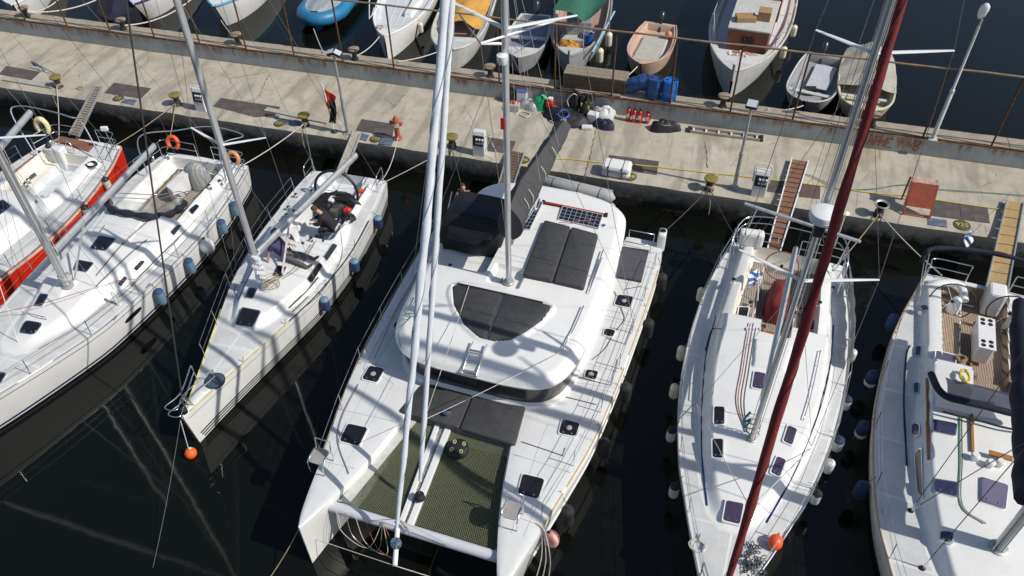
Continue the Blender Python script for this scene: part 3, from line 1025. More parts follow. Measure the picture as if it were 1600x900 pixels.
class Yacht:
    def __init__(self, name, label, stern, bow, hb, sheer, rake=0.5, trake=0.0, flare=0.12, bflare=0.5, cat='sailing yacht', group='sailing yachts moored stern to the quay'):
        s, b = np.asarray(stern, float), np.asarray(bow, float)
        self.O = s
        self.L = np.linalg.norm(b - s)
        self.a = (b - s) / self.L
        self.c = np.array([-self.a[1], self.a[0]])
        self.hx, self.hy = curve1d([k[0] for k in hb], [k[1] for k in hb])
        self.sx, self.sy = curve1d([k[0] for k in sheer], [k[1] for k in sheer])
        self.rake, self.trake, self.flare, self.bflare = rake, trake, flare, bflare
        mid = s + self.a * self.L / 2
        self.root = thing(name, label, cat, (mid[0], mid[1], 0.0), group)

    def hb(self, v):
        return np.maximum(0.02, np.interp(v, self.hx, self.hy))

    def zs(self, v):
        return np.interp(v, self.sx, self.sy)

    def w(self, u, v, z):
        u, v, z = np.broadcast_arrays(np.asarray(u, float), np.asarray(v, float), np.asarray(z, float))
        return np.stack([self.O[0] + self.a[0] * v + self.c[0] * u, self.O[1] + self.a[1] * v + self.c[1] * u, z], -1)

    def uv(self, p):
        d = np.asarray(p, float)[..., :2] - self.O
        return np.stack([d @ self.c, d @ self.a], -1)

    def trace(self, pts, z):
        """photo outline on level z -> boat coordinates (u, v)"""
        return np.array([self.uv(P(x, y, z)) for x, y in pts])

    def mirror(self, poly):
        """symmetric outline from one traced side"""
        p = np.asarray(poly, float)
        return np.vstack([p, (p * [-1, 1])[::-1]])

    def breadth(self, v, z):
        zs = self.zs(v)
        g = np.clip((zs - z) / (zs + 0.5), 0, 1) ** 1.4
        k = self.flare + (self.bflare - self.flare) * np.clip(v / self.L, 0, 1) ** 3
        return self.hb(v) * (1 - k * g)

    def side(self, v, z, s, off=0.0):
        zs = self.zs(v)
        vv = v - self.rake * np.clip(v / self.L, 0, 1) ** 6 * (zs - z) / zs + self.trake * np.clip(1 - v / 1.2, 0, 1) * (zs - z) / zs
        return self.w(s * (self.breadth(v, z) + off), vv, z)

    def hull(self, material, stripes=(), zb=-0.5):
        nv, nz = 70, 12
        m = MB()
        v = self.L * (1 - (1 - np.linspace(0, 1, nv)) ** 1.25)
        q = np.linspace(0, 1, nz)
        for s in (-1, 1):
            Vv = []
            for i in range(nv):
                zs = self.zs(v[i])
                Vv.append(self.side(np.full(nz, v[i]), zs + (zb - zs) * q, s))
            V = np.concatenate(Vv)
            fs = [(i * nz + j, (i + 1) * nz + j, (i + 1) * nz + j + 1, i * nz + j + 1) for i in range(nv - 1) for j in range(nz - 1)]
            m.add(V, fs if s > 0 else [f[::-1] for f in fs])
        z = self.zs(0.0) + (zb - self.zs(0.0)) * q
        Lf, Rt = self.side(np.zeros(nz), z, -1), self.side(np.zeros(nz), z, 1)
        V = np.concatenate([Lf, Rt])
        m.add(V, [(j, nz + j, nz + j + 1, j + 1)[::-1] for j in range(nz - 1)])
        self.hull_o = m.build('hull', material, self.root, 50)
        for (za, zb_, mt, rel, v0, v1) in stripes:
            vv = np.linspace(v0 * self.L, v1 * self.L, 90)
            for s in (-1, 1):
                top = (self.zs(vv) + za) if rel else np.full(90, za)
                bot = (self.zs(vv) + zb_) if rel else np.full(90, zb_)
                V = np.concatenate([np.stack([self.side(vv[i], top[i], s, 0.006), self.side(vv[i], bot[i], s, 0.006)]) for i in range(90)])
                st = MB()
                fs = [(2 * i, 2 * i + 2, 2 * i + 3, 2 * i + 1) for i in range(89)]
                st.add(V, fs if s > 0 else [f[::-1] for f in fs])
                st.build('hull_stripe', mt, self.root, 180)
        return self

    def deck(self, feats, camber=0.06, step=0.034, dmat=None, deckname='deck', panels=1.75):
        nv = int(self.L / step)
        nu = int(2 * np.max(self.hy) / step)
        v = np.linspace(0.0, self.L * 0.998, nv)
        s = np.linspace(-1, 1, nu)
        V2, S2 = np.meshgrid(v, s, indexing='ij')
        hbv = self.hb(V2)
        U2 = S2 * hbv * 0.995
        zs = self.zs(V2)
        Z = zs + camber * (1 - S2 ** 2) - 0.012 + 0.03 * sstep(hbv * 0.9, hbv, np.abs(U2)) * 0
        part = np.zeros(Z.shape, int)
        names = [(deckname, dmat or DECK)]
        for ft in feats:
            d = sdf(ft['poly'], U2, V2)
            w_ = ft.get('w', 0.06)
            k = sstep(0.0, w_, -d)
            zt = ft['z'](U2, V2, zs) if callable(ft['z']) else np.full(Z.shape, float(ft['z']))
            if ft.get('max'):
                zt = np.maximum(zt, Z)
            Z = Z + (zt - Z) * k
            key = (ft['part'], ft['mat'])
            if key not in names:
                names.append(key)
            part[d < 0.0] = names.index(key)
        near = np.full(Z.shape, 9.0)
        for ft in feats:
            near = np.minimum(near, sdf(ft['poly'], U2, V2))
        if panels:
            pv = np.floor(V2 / panels).astype(int)
            fv = V2 / panels - pv
            ok = (part == 0) & (near > 0.07) & (np.abs(U2) < hbv - 0.11) & (fv * panels > 0.05) & (V2 < self.L - 0.9) & (V2 > 0.25) & (np.abs(U2) > 0.025)
            for k in range(int(self.L / panels) + 1):
                for sgn in (0, 1):
                    q = ok & (pv == k) & ((U2 > 0) == bool(sgn))
                    if q.sum() > 60:
                        names.append(('nonskid_panel', DECKN))
                        part[q] = len(names) - 1
                        Z = Z + 0.004 * q
        self.gU, self.gV, self.gZ = U2, V2, Z
        Wp = self.w(U2, V2, Z).reshape(-1, 3)
        idx = np.arange(nv * nu).reshape(nv, nu)
        quads = np.stack([idx[:-1, :-1], idx[:-1, 1:], idx[1:, 1:], idx[1:, :-1]], -1).reshape(-1, 4)
        st_ = np.stack([part[:-1, :-1], part[:-1, 1:], part[1:, 1:], part[1:, :-1]], -1)
        nf_ = len(set((ft['part'], ft['mat']) for ft in feats)) + 1
        pf = np.where(np.min(st_, -1) == np.max(st_, -1), np.max(st_, -1), np.max(np.where(st_ < nf_, st_, 0), -1)).reshape(-1)
        self.parts = {}
        for i, (nm, mt) in enumerate(names):
            q = quads[pf == i]
            if len(q) == 0:
                continue
            used, inv = np.unique(q, return_inverse=True)
            mb = MB()
            mb.v = [Wp[used]]
            mb.f = inv.reshape(-1, 4).tolist()
            mb.n = len(used)
            self.parts[nm] = mb.build(nm, mt, self.root, 62)
        return self

    def zat(self, u, v):
        nv, nu = self.gZ.shape
        i = int(np.clip(round(v / (self.L * 0.998) * (nv - 1)), 0, nv - 1))
        h = float(self.hb(v)) * 0.995
        j = int(np.clip(round((u / h + 1) / 2 * (nu - 1)), 0, nu - 1))
        return float(self.gZ[i, j])

    def on(self, px, py, dz=0.0):
        """where the photo's pixel meets the deck"""
        z = 1.4
        for _ in range(8):
            p = P(px, py, z + dz)
            u, v = self.uv(p)
            z = 0.5 * z + 0.5 * self.zat(u, v)
        return P(px, py, z + dz)

    # ---------------- fittings
    def prt(self, mb, name, material, smooth=40, parent=None, bevel=0.0, label=None):
        return mb.build(name, material, parent or self.root, smooth, bevel=bevel, label=label)

    def hatch(self, px4, pane=HATCH, frame=STEEL, lift=0.035, rim=0.035, r=0.07, z=None, handles=True):
        w_ = np.array([self.on(x, y) for x, y in px4])
        n = np.cross(w_[2] - w_[0], w_[3] - w_[1])
        n /= np.linalg.norm(n)
        if n[2] < 0:
            n = -n
        c = w_.mean(0)
        zpl = lambda p: c[2] - (n[0] * (p[:, 0] - c[0]) + n[1] * (p[:, 1] - c[1])) / n[2]
        o = w_[:, :2]
        if np.sum(o[:, 0] * np.roll(o[:, 1], -1) - np.roll(o[:, 0], -1) * o[:, 1]) < 0:
            o = o[::-1]
        fo = rpoly(inset(o, -rim), r)
        gl = rpoly(o, r)
        sm_ = np.vstack([fo, gl, 0.5 * (gl + o.mean(0)), o.mean(0)[None]])
        dv = [self.zat(*self.uv(q)) for q in sm_] - zpl(sm_)
        c = c + np.array([0, 0, max(0.0, float(np.percentile(dv, 88)))])
        zz = zpl(fo)
        f = MB().prism(fo, zz - 0.09, zz + lift)
        fr = self.prt(f, 'hatch', frame, 40)
        zz = zpl(gl)
        self.prt(MB().prism(gl, zz + lift * 0.4, zz + lift + 0.008), 'pane', pane, 30, fr)
        if handles:
            for k in ((0.25, 0.12), (0.75, 0.12)):
                q = (o[0] * (1 - k[0]) + o[1] * k[0]) * (1 - k[1]) + (o[3] * (1 - k[0]) + o[2] * k[0]) * k[1]
                zq = zpl(np.array([q]))[0] + lift
                self.prt(MB().lathe((q[0], q[1], zq), [(0.024, 0), (0.024, 0.022), (0, 0.026)], 8), 'handle', STEEL, 40, fr)
        return fr

    def portlight(self, px4, pane=HATCH):
        """window pane lying on the curved surface of the coachroof"""
        w_ = [self.on(x, y) for x, y in px4]
        n = np.cross(w_[2] - w_[0], w_[3] - w_[1])
        n /= np.linalg.norm(n)
        if n[2] < 0:
            n = -n
        c = np.mean(w_, 0)
        e1 = (w_[1] + w_[2] - w_[0] - w_[3])
        e1 = e1 - n * (e1 @ n)
        e1 /= np.linalg.norm(e1)
        e2 = np.cross(n, e1)
        q = np.array([((p - c) @ e1, (p - c) @ e2) for p in w_])
        if np.sum(q[:, 0] * np.roll(q[:, 1], -1) - np.roll(q[:, 0], -1) * q[:, 1]) < 0:
            q = q[::-1]
        rr = 0.42 * min(np.ptp(q[:, 0]), np.ptp(q[:, 1]))
        for nm, grow, t, mt in (('portlight', 0.02, 0.05, STEEL), ('pane', 0.0, 0.058, pane)):
            g = rpoly(inset(q, -grow), rr, 5)
            b = MB().prism(g, -0.12, t)
            V = np.vstack(b.v)
            b.v = [c + V[:, :1] * e1 + V[:, 1:2] * e2 + V[:, 2:] * n]
            if nm == 'portlight':
                par_ = self.prt(b, nm, mt, 40)
            else:
                self.prt(b, nm, mt, 40, par_)

    def toe_rail(self, material=ALU, r=0.022, v0=0.02, v1=0.995):
        vv = np.linspace(v0 * self.L, v1 * self.L, 60)
        for s in (-1, 1):
            p = self.w(s * (self.hb(vv) - 0.02), vv, self.zs(vv) + 0.015)
            self.prt(MB().tube(p, r, 6), 'toe_rail', material, 60)

    def stanchions(self, vs, h=0.6, sides=(-1, 1), v_end=(None, None), r=0.012, mats=(STEEL, WIRE), gate=()):
        for s in sides:
            tops = []
            for v in vs:
                b = self.w(s * (self.hb(v) - 0.07), v, self.zs(v))
                t = b + np.array([self.c[0] * s * 0.03, self.c[1] * s * 0.03, h])
                m = MB().tube([b, t], r, 6)
                m.lathe(b, [(0.03, 0), (0.03, 0.03), (r, 0.05)], 8)
                self.prt(m, 'stanchion', mats[0], 50)
                tops.append((b, t))
            for f in (1.0, 0.52):
                pts = [b + (t - b) * f for b, t in tops]
                pts = sum([[pts[i]] + ([0.5 * (pts[i] + pts[i + 1]) - [0, 0, 0.008]] if i + 1 < len(pts) else []) for i in range(len(pts))], [])
                self.prt(MB().tube(pts, 0.006, 5), 'lifeline', mats[1], 60)

    def pulpit(self, v0=1.0, h=0.62, over=0.1, r=0.016):
        """bow rail; v0 = metres back from the stem"""
        va = self.L - v0
        for f in (1.0, 0.55):
            pts = []
            for s, vv in ((-1, va), (-1, self.L - 0.35)):
                pts.append(self.w(s * (self.hb(vv) - 0.05) * (1 if vv < self.L - 0.5 else 0.9) - s * 0.0, vv, self.zs(vv) + h * f))
            tip = self.L + over
            pts.append(self.w(-0.17, tip - 0.06, self.zs(self.L) + h * f + 0.03))
            pts.append(self.w(0.17, tip - 0.06, self.zs(self.L) + h * f + 0.03))
            for s, vv in ((1, self.L - 0.35), (1, va)):
                pts.append(self.w(s * (self.hb(vv) - 0.05) * (1 if vv < self.L - 0.5 else 0.9), vv, self.zs(vv) + h * f))
            self.prt(MB().tube(smooth_line(pts, 6), r, 7), 'pulpit_rail', STEEL, 60)
        for s in (-1, 1):
            for vv, vt in ((va, va), (self.L - 0.45, self.L - 0.3)):
                b = self.w(s * (self.hb(vv) - 0.06), vv, self.zs(vv))
                t = self.w(s * (self.hb(vt) - 0.05) * (1 if vt < self.L - 0.5 else 0.9), vt, self.zs(vt) + h)
                self.prt(MB().tube([b, t], r, 7), 'pulpit_leg', STEEL, 60)

    def pushpit(self, v1=1.2, h=0.62, gap=0.35, r=0.016):
        for s in (-1, 1):
            for f in (1.0, 0.5):
                p = [self.w(s * (self.hb(v1) - 0.07), v1, self.zs(v1) + h * f),
                     self.w(s * (self.hb(0.4) - 0.07), 0.4, self.zs(0.4) + h * f),
                     self.w(s * (self.hb(0) - 0.12), 0.06, self.zs(0) + h * f),
                     self.w(s * gap, 0.03, self.zs(0) + h * f)]
                self.prt(MB().tube(smooth_line(p, 5), r, 7), 'pushpit_rail', STEEL, 60)
            for u, vv in ((self.hb(v1) - 0.07, v1), (self.hb(0.3) - 0.08, 0.3), (gap, 0.03)):
                b = self.w(s * u, vv, self.zs(vv) - 0.02)
                self.prt(MB().tube([b, b + (0, 0, h)], r, 7), 'pushpit_leg', STEEL, 60)

    def winch(self, px, py, s=1.0, p=None):
        q = self.on(px, py) if p is None else p
        prof = [(0.085, -0.02), (0.085, 0.02), (0.06, 0.05), (0.055, 0.12), (0.075, 0.155), (0.06, 0.175), (0.02, 0.18), (0, 0.18)]
        o = self.prt(MB().lathe(q, [(a * s, b * s) for a, b in prof], 14), 'winch', STEEL, 40)
        self.prt(MB().lathe(q + (0, 0, 0.165 * s), [(0.068 * s, 0), (0.062 * s, 0.018 * s), (0, 0.02 * s)], 12), 'winch_top', BLACK, 40, o)

    def cleat(self, px, py, ang=0.0, s=1.0, mt=STEEL):
        q = self.on(px, py)
        d = self.a * math.cos(ang) + self.c * math.sin(ang)
        d = np.array([d[0], d[1], 0]) * 0.12 * s
        m = MB().tube([q - d + (0, 0, 0.055), q - d * 0.4 + (0, 0, 0.05), q + d * 0.4 + (0, 0, 0.05), q + d + (0, 0, 0.055)], [0.01, 0.018, 0.018, 0.01], 6)
        for k in (-0.35, 0.35):
            m.tube([q + d * k - (0, 0, 0.01), q + d * k + (0, 0, 0.05)], 0.016, 6)
        self.prt(m, 'cleat', mt, 60)

    def line(self, pxs, r=0.009, material=DWIRE, name='deck_line', dz=0.012, n=5):
        pts = []
        q = smooth_line(np.array(pxs, float), 6)
        for x, y in q:
            pts.append(self.on(x, y, dz))
        return self.prt(MB().tube(pts, r, n), name, material, 60)

    def strip(self, pxs, w_, material, name, h=0.02, lift=0.0):
        """track or rail laid on the deck along the traced line"""
        pts = [self.on(x, y, lift) for x, y in smooth_line(np.array(pxs, float), 5)]
        m = MB()
        for i in range(len(pts) - 1):
            m.beam(pts[i] + (0, 0, h / 2), pts[i + 1] + (0, 0, h / 2), w_, h)
        return self.prt(m, name, material, 40)

    def handrail(self, pxs, material=STEEL, h=0.07, r=0.014, posts=5):
        p = [self.on(x, y) for x, y in pxs]
        p = smooth_line(np.array(p), 6)
        top = [q + (0, 0, h) for q in p]
        m = MB().tube([p[0]] + top + [p[-1]], r, 6)
        for k in np.linspace(0, len(p) - 1, posts).astype(int)[1:-1]:
            m.tube([p[k], top[k]], r * 0.8, 6)
        return self.prt(m, 'handrail', material, 60)

    def mast(self, base, height, rake=0.35, r=0.115, material=ALUP, taper=0.75, sq=0.72):
        b = np.asarray(base, float)
        t = b + np.array([-self.a[0] * rake, -self.a[1] * rake, height])
        self.mb, self.mt = b, t
        f = np.array([0, 0.7, 1.0])
        pts = [b + (t - b) * k for k in f]
        self.mast_o = self.prt(MB().tube(pts, [r, r, r * taper], 14, sq=sq), 'mast', material, 60)
        col = MB().lathe(b, [(r * 1.35, -0.03), (r * 1.35, 0.03), (r * 1.1, 0.05), (r * 1.08, 0.1)], 16)
        self.prt(col, 'mast_collar', GALV, 40, self.mast_o)
        for k in (-1, 1):
            tr = MB().tube([b + (t - b) * 0.08 + np.array([*(-self.a * r * 0.95), 0]), b + (t - b) * 0.95 + np.array([*(-self.a * r * 0.8), 0])], 0.016, 4)
        self.prt(tr, 'sail_track', STEEL, 60, self.mast_o)
        return self

    def mpt(self, z):
        k = (z - self.mb[2]) / (self.mt[2] - self.mb[2])
        return self.mb + (self.mt - self.mb) * k

    def spreaders(self, z, half, sweep=0.35, r=0.045, material=WSPAR, tips=None, rise=0.1):
        res = []
        for s in (-1, 1):
            a = self.mpt(z)
            e = a + np.array([*(self.c * s * half - self.a * sweep), rise]) if tips is None else tips[0 if s < 0 else 1]
            self.prt(MB().tube([a, a + (e - a) * 0.5, e], [r * 1.1, r, r * 0.6], 8, sq=0.5), 'spreader', material, 60, self.mast_o)
            res.append(e)
        return res

    def stay(self, pts, r=0.007, material=WIRE, name='shroud'):
        return self.prt(MB().tube(pts, r, 5), name, material, 60)

    def boom(self, z, end, r=0.085, material=ALUP, sq=1.3, side=0.0):
        a = self.mpt(z) + np.array([*(-self.a * 0.14), 0])
        e = np.asarray(end, float)
        self.boom_o = self.prt(MB().tube([a, a + (e - a) * 0.5, e], r, 12, sq=sq), 'boom', material, 50)
        self.prt(MB().tube([a + (0, 0, r * sq), e + (0, 0, r * sq)], 0.018, 6), 'boom_track', STEEL, 60, self.boom_o)
        d = (e - a) / np.linalg.norm(e - a)
        self.prt(MB().tube([e - d * 0.03, e + d * 0.05], r * 0.93, 12, sq=sq), 'boom_end', BLACK, 50, self.boom_o)
        self.ba, self.be = a, e
        return self

    def furled(self, a, b, radii, material, name='furled_sail', seed=0, n=60, wr=0.06, seam=None, bow=(0, 0, 0)):
        """rolled sail on a stay, with the spiral of its wrapped cloth"""
        a, b, bow = np.asarray(a, float), np.asarray(b, float), np.asarray(bow, float)
        r_ = random.Random(seed)
        nn = 14
        t = np.linspace(0, 1, n)
        d = (b - a) / np.linalg.norm(b - a)
        s = np.cross(d, (1, 0, 0))
        s /= np.linalg.norm(s)
        q = np.cross(d, s)
        V = []
        ph = 0.0
        for i in range(n):
            rad = np.interp(t[i], [k[0] for k in radii], [k[1] for k in radii])
            ph += 0.42
            jit = 1 + 0.05 * math.sin(i * 1.3 + seed) + r_.uniform(-0.03, 0.03)
            for k in range(nn):
                an = 2 * math.pi * k / nn
                lip = 1 + wr * 3.2 * max(0, math.cos(an - ph)) ** 6 + wr * max(0, math.cos(an - ph * 0.7 + 2)) ** 4
                V.append(a + (b - a) * t[i] + bow * math.sin(math.pi * t[i]) + (math.cos(an) * s + math.sin(an) * q) * rad * jit * lip)
        m = MB()
        fs = [(i * nn + k, (i + 1) * nn + k, (i + 1) * nn + (k + 1) % nn, i * nn + (k + 1) % nn) for i in range(n - 1) for k in range(nn)]
        fs += [tuple(range(nn)), tuple((n - 1) * nn + k for k in range(nn))[::-1]]
        m.add(V, fs)
        o = self.prt(m, name, material, 75)
        if seam is not None:
            L = np.linalg.norm(b - a)
            sp = []
            for i in range(int(L * 9)):
                q_ = i / (L * 9)
                rad = np.interp(q_, [k[0] for k in radii], [k[1] for k in radii]) * 1.07
                an = i * 0.33
                sp.append(a + (b - a) * q_ + bow * math.sin(math.pi * q_) + (math.cos(an) * s + math.sin(an) * q) * rad)
            self.prt(MB().tube(sp, 0.011, 4), 'leech_edge', seam, 60, o)
        return o

    def wheel(self, c, rad, tilt=0.25, material=STEEL, r=0.018, spokes=6, name='steering_wheel'):
        c = np.asarray(c, float)
        ax = np.array([*(self.a * math.cos(tilt)), math.sin(tilt)])
        e1 = np.array([*self.c, 0.0])
        e2 = np.cross(ax, e1)
        an = np.linspace(0, 2 * math.pi, 36, endpoint=False)
        m = MB().tube([c + rad * (math.cos(k) * e1 + math.sin(k) * e2) for k in an], r, 7, closed=True)
        o = self.prt(m, name, material, 60)
        for k in range(spokes):
            an = 2 * math.pi * k / spokes
            self.prt(MB().tube([c, c + rad * (math.cos(an) * e1 + math.sin(an) * e2)], 0.009, 5), 'spoke', STEEL, 60, o)
        self.prt(MB().lathe(c - ax * 0.03, [(0.05, 0), (0.05, 0.05), (0, 0.07)], 10, M=np.array([e1, e2, ax]).T), 'hub', BLACK, 50, o)
        return o


def ring(v0, v1, w0, w1, r=0.15):
    """rounded trapezoid across the boat between v0 and v1"""
    return rpoly([(-w0, v0), (w0, v0), (w1, v1), (-w1, v1)], r, 5)


def cockpit(v0, v1, w0, w1, zc, zseat, zsole, sole_w, m_well, m_sole, coam=0.32, seat_mat=None, open_aft=False):
    fs = [dict(poly=ring(v0 - (0.0 if open_aft else 0.15), v1 + 0.1, w0 + coam, w1 + coam, 0.3), z=lambda U, V, zs: zs + zc - 0.10 * np.clip((np.abs(U) - w0) / coam, 0, 1) ** 2, w=0.16, part='coaming', mat=GEL),
          dict(poly=ring(v0, v1, w0, w1, 0.16), z=zseat, w=0.07, part='cockpit_well', mat=m_well)]
    if seat_mat is not None:
        for s in (-1, 1):
            fs.append(dict(poly=np.array([(s * (sole_w + 0.06), v0 + 0.15), (s * (w0 - 0.12), v0 + 0.15), (s * (w1 - 0.12), v1 - 0.12), (s * (sole_w + 0.06), v1 - 0.12)]), z=zseat + 0.018, w=0.02, part='seat', mat=seat_mat))
    fs.append(dict(poly=ring(v0 - (0.3 if open_aft else -0.12), v1 - 0.02, sole_w, sole_w, 0.05), z=zsole, w=0.05, part='cockpit_sole', mat=m_sole))
    return fs


def fender(top, length, rad, material, lab, capm=None, group='fenders hanging along the boats', tilt=(0, 0), botm=None, line_to=None):
    top = np.asarray(top, float)
    d = np.array([tilt[0], tilt[1], -1.0])
    d /= np.linalg.norm(d)
    t = thing('fender', lab, 'fender', tuple(top + d * length), group)
    M = np.array(Vector(-d).to_track_quat('Z', 'Y').to_matrix())
    c = top + d * length
    L = length
    body = [(0, 0), (rad * 0.45, 0.01), (rad * 0.85, L * 0.08), (rad, L * 0.18), (rad, L * 0.80)]
    capp = [(rad * 1.004, L * 0.80), (rad * 0.9, L * 0.89), (rad * 0.5, L * 0.955), (rad * 0.3, L * 0.97), (rad * 0.28, L), (0, L)]
    if botm is not None:
        MB().lathe(c, body[:4] + [(rad * 1.006, L * 0.34)], 16, M=M * 1.004).build('base_cap', botm, t, 60)
        body = [(rad * 0.9, L * 0.3)] + [(rad, L * 0.32)] + body[4:]
    MB().lathe(c, body, 16, M=M).build('body', material, t, 60)
    MB().lathe(c, capp, 16, M=M).build('end_cap', capm or material, t, 60)
    if line_to is not None:
        MB().tube([top, np.asarray(line_to, float)], 0.009, 5).build('lanyard', DWIRE, t, 60)
    return t


def ball_buoy(c, r, material, lab, cat='buoy', group=None, neck=(0, 0, 1), eye=None, oblong=1.15):
    c = np.asarray(c, float)
    t = thing('buoy', lab, cat, tuple(c - (0, 0, r)), group)
    M = np.array(Vector(neck).to_track_quat('Z', 'Y').to_matrix())
    a = np.linspace(-math.pi / 2, math.pi / 2 * 0.86, 14)
    MB().lathe(c, [(max(0, r * math.cos(k)), r * oblong * math.sin(k)) for k in a], 20, M=M).build('ball', material, t, 80)
    MB().lathe(c, [(r * 0.22, r * oblong * 0.95), (r * 0.2, r * oblong * 1.12), (r * 0.12, r * oblong * 1.2), (0, r * oblong * 1.2)], 12, M=M).build('neck', eye or material, t, 60)
    return t
def proj(p):
    c = ROT.T @ (np.asarray(p, float) - np.array([0, 0, CAMZ]))
    return 800 + FPX * c[0] / c[2], 450 + FPX * c[1] / c[2]


def at_row(a, b, py):
    """point of segment a-b that the photo shows at row py"""
    a, b = np.asarray(a, float), np.asarray(b, float)
    best = min((abs(proj(a + (b - a) * t)[1] - py), t) for t in np.linspace(0, 1, 400))
    return a + (b - a) * best[1]


def above(base, py):
    """point of the vertical over base that the photo shows at row py"""
    b = np.asarray(base, float)
    return at_row(b, b + (0, 0, 17.0), py)


def coil(c, r, n, material, name, lab, thick=0.012, seed=0, squash=0.8, h=0.03):
    rr = random.Random(seed)
    pts = []
    for k in range(n * 12):
        a = k / 12 * 2 * math.pi
        q = r * (1 + 0.18 * math.sin(a * 0.37 + seed) + rr.uniform(-0.05, 0.05))
        pts.append((c[0] + q * math.cos(a), c[1] + q * squash * math.sin(a), c[2] + thick + h * rr.random()))
    return one(MB().tube(smooth_line(pts, 2), thick, 5), name, material, lab, 'rope')


# ================================================================== yacht with the maroon furled genoa
E = Yacht('sailing_yacht', 'white sailing yacht with maroon furled genoa, radar dome and red covered wheel', (2.93, 21.0), (1.84, 7.9),
          [(0, 1.72), (1.5, 2.02), (3, 2.18), (5, 2.2), (7, 2.02), (8.9, 1.63), (9.9, 1.3), (10.9, 0.95), (11.5, 0.72), (12.5, 0.33), (13.14, 0.03)],
          [(0, 1.12), (4, 1.12), (8, 1.22), (13.14, 1.5)], rake=0.9, bflare=0.6)
E.hull(GEL, [(0.14, 0.06, BLUES, False, 0.02, 0.97), (-0.16, -0.19, BLUES, True, 0.03, 0.99)])
cr = E.trace(T(1020, 480, 2.1425, [(205, 20), (180, 120), (160, 230), (150, 330), (152, 480), (166, 620), (188, 700), (225, 748), (290, 768), (345, 748), (400, 700), (470, 600), (540, 470), (592, 330), (612, 150), (610, 20)]), 1.25)
E_roof = lambda U, V, zs: np.interp(V, [3.0, 4.4, 8.0, 10.9], [1.66, 1.76, 1.70, 1.44]) - 0.07 * (U / 1.3) ** 2
feats = [dict(poly=cr, z=E_roof, w=0.34, part='coachroof', mat=GEL)]
feats += cockpit(0.45, 3.75, 1.05, 1.22, 0.42, 1.0, 0.72, 0.55, CREAM, TEAKG, coam=0.42, seat_mat=TEAKG)
gar = E.trace(T(1100, 480, 5, [(395, 235), (700, 300), (640, 490), (380, 455)]), 1.8)
feats.append(dict(poly=gar, z=lambda U, V, zs: E_roof(U, V, zs) + 0.07, w=0.05, part='hatch_garage', mat=GEL))
feats.append(dict(poly=np.array([(-0.36, 3.3), (0.5, 3.3), (0.46, 4.35), (-0.32, 4.35)]), z=0.85, w=0.05, part='companionway', mat=MAHOG))
E.deck(feats)
E.toe_rail(ALU, 0.02)
for h4, pn in ((T(1040, 620, 5, [(380, 82), (458, 85), (455, 222), (378, 217)]), HATCH), (T(1040, 620, 5, [(365, 337), (445, 340), (443, 487), (367, 483)]), HATCH),
               (T(1040, 620, 5, [(957, 228), (1025, 258), (985, 383), (918, 352)]), HATCHP), (T(1040, 620, 5, [(872, 470), (938, 500), (890, 630), (820, 597)]), HATCHP),
               (T(1060, 760, 6.43, [(480, 155), (650, 190), (610, 395), (445, 355)]), HATCHP), (T(1100, 480, 5, [(395, 508), (480, 525), (455, 648), (375, 632)]), HATCHP),
               (T(1100, 480, 5, [(275, 5), (350, 8), (332, 88), (264, 80)]), HATCH), (T(1100, 480, 5, [(830, 110), (858, 112), (848, 210), (820, 205)]), HATCH)):
    E.hatch(h4, pn, GEL, r=0.06)
E.strip(T(1020, 480, 2.1425, [(212, 30), (180, 150), (168, 280), (163, 400), (166, 520), (181, 665)]), 0.045, BLUES, 'roof_stripe', 0.012)
E.strip(T(1020, 480, 2.1425, [(604, 60), (592, 200), (552, 360), (470, 560), (380, 722)]), 0.045, BLUES, 'roof_stripe', 0.012)
E.handrail(T(1100, 480, 5, [(150, 160), (118, 340), (85, 520), (65, 690)]))
E.handrail(T(1100, 480, 5, [(905, 350), (870, 520), (825, 720), (775, 885)]))
E.strip(T(1100, 480, 5, [(130, 170), (60, 180), (10, 340)]), 0.03, BLKS, 'jib_track', 0.02)
E.strip(T(1100, 480, 5, [(1000, 360), (960, 560), (880, 860)]), 0.03, BLKS, 'jib_track', 0.02)
E.stanchions([1.4, 3.2, 5.0, 6.9, 8.7, 10.4, 11.9])
E.pulpit(1.2)
E.pushpit(1.4, 0.66)
for p in ((1171, 478), (1279, 478), (1145, 442), (1300, 455), (1192, 515), (1251, 488)):
    E.winch(*p, 0.95)
for p in ((1092, 842), (1098, 858), (1207, 860), (1066, 640)):
    E.cleat(*p)
mb_ = E.on(1174, 686)
E.mast(mb_, 17.6, 0.35, 0.09, ALUP)
zl, zu = 7.05, 12.05
lo = E.spreaders(zl, 1.55, tips=[P(1155, 390, zl + 0.05), P(1374, 437, zl + 0.05)])
up = E.spreaders(zu, 1.2, tips=[P(1275, 47, zu + 0.05), P(1491, 79, zu + 0.05)])
E.boom(3.05, P(1243, 389, 3.05), 0.075, ALUP)
cl, crr = E.on(1083, 646), E.on(1268, 697)
for s, cp in ((0, cl), (1, crr)):
    E.stay([cp, lo[s], up[s], E.mt])
    E.stay([cp + (0, 0.25, 0), E.mpt(zl - 0.1)], 0.006)
    E.stay([lo[s], E.mpt(zu - 0.1)], 0.005)
    E.stay([up[s], E.mt - (0, 0, 0.1)], 0.005)
    m_ = MB().tube([cp - (0, 0, 0.03), cp + (lo[s] - cp) / np.linalg.norm(lo[s] - cp) * 0.4], 0.016, 6)
    E.prt(m_, 'turnbuckle', STEEL, 60)
tk = E.w(0.0, E.L - 0.25, 1.62)
E.stay([tk, E.mt], 0.008, WIRE, 'forestay')
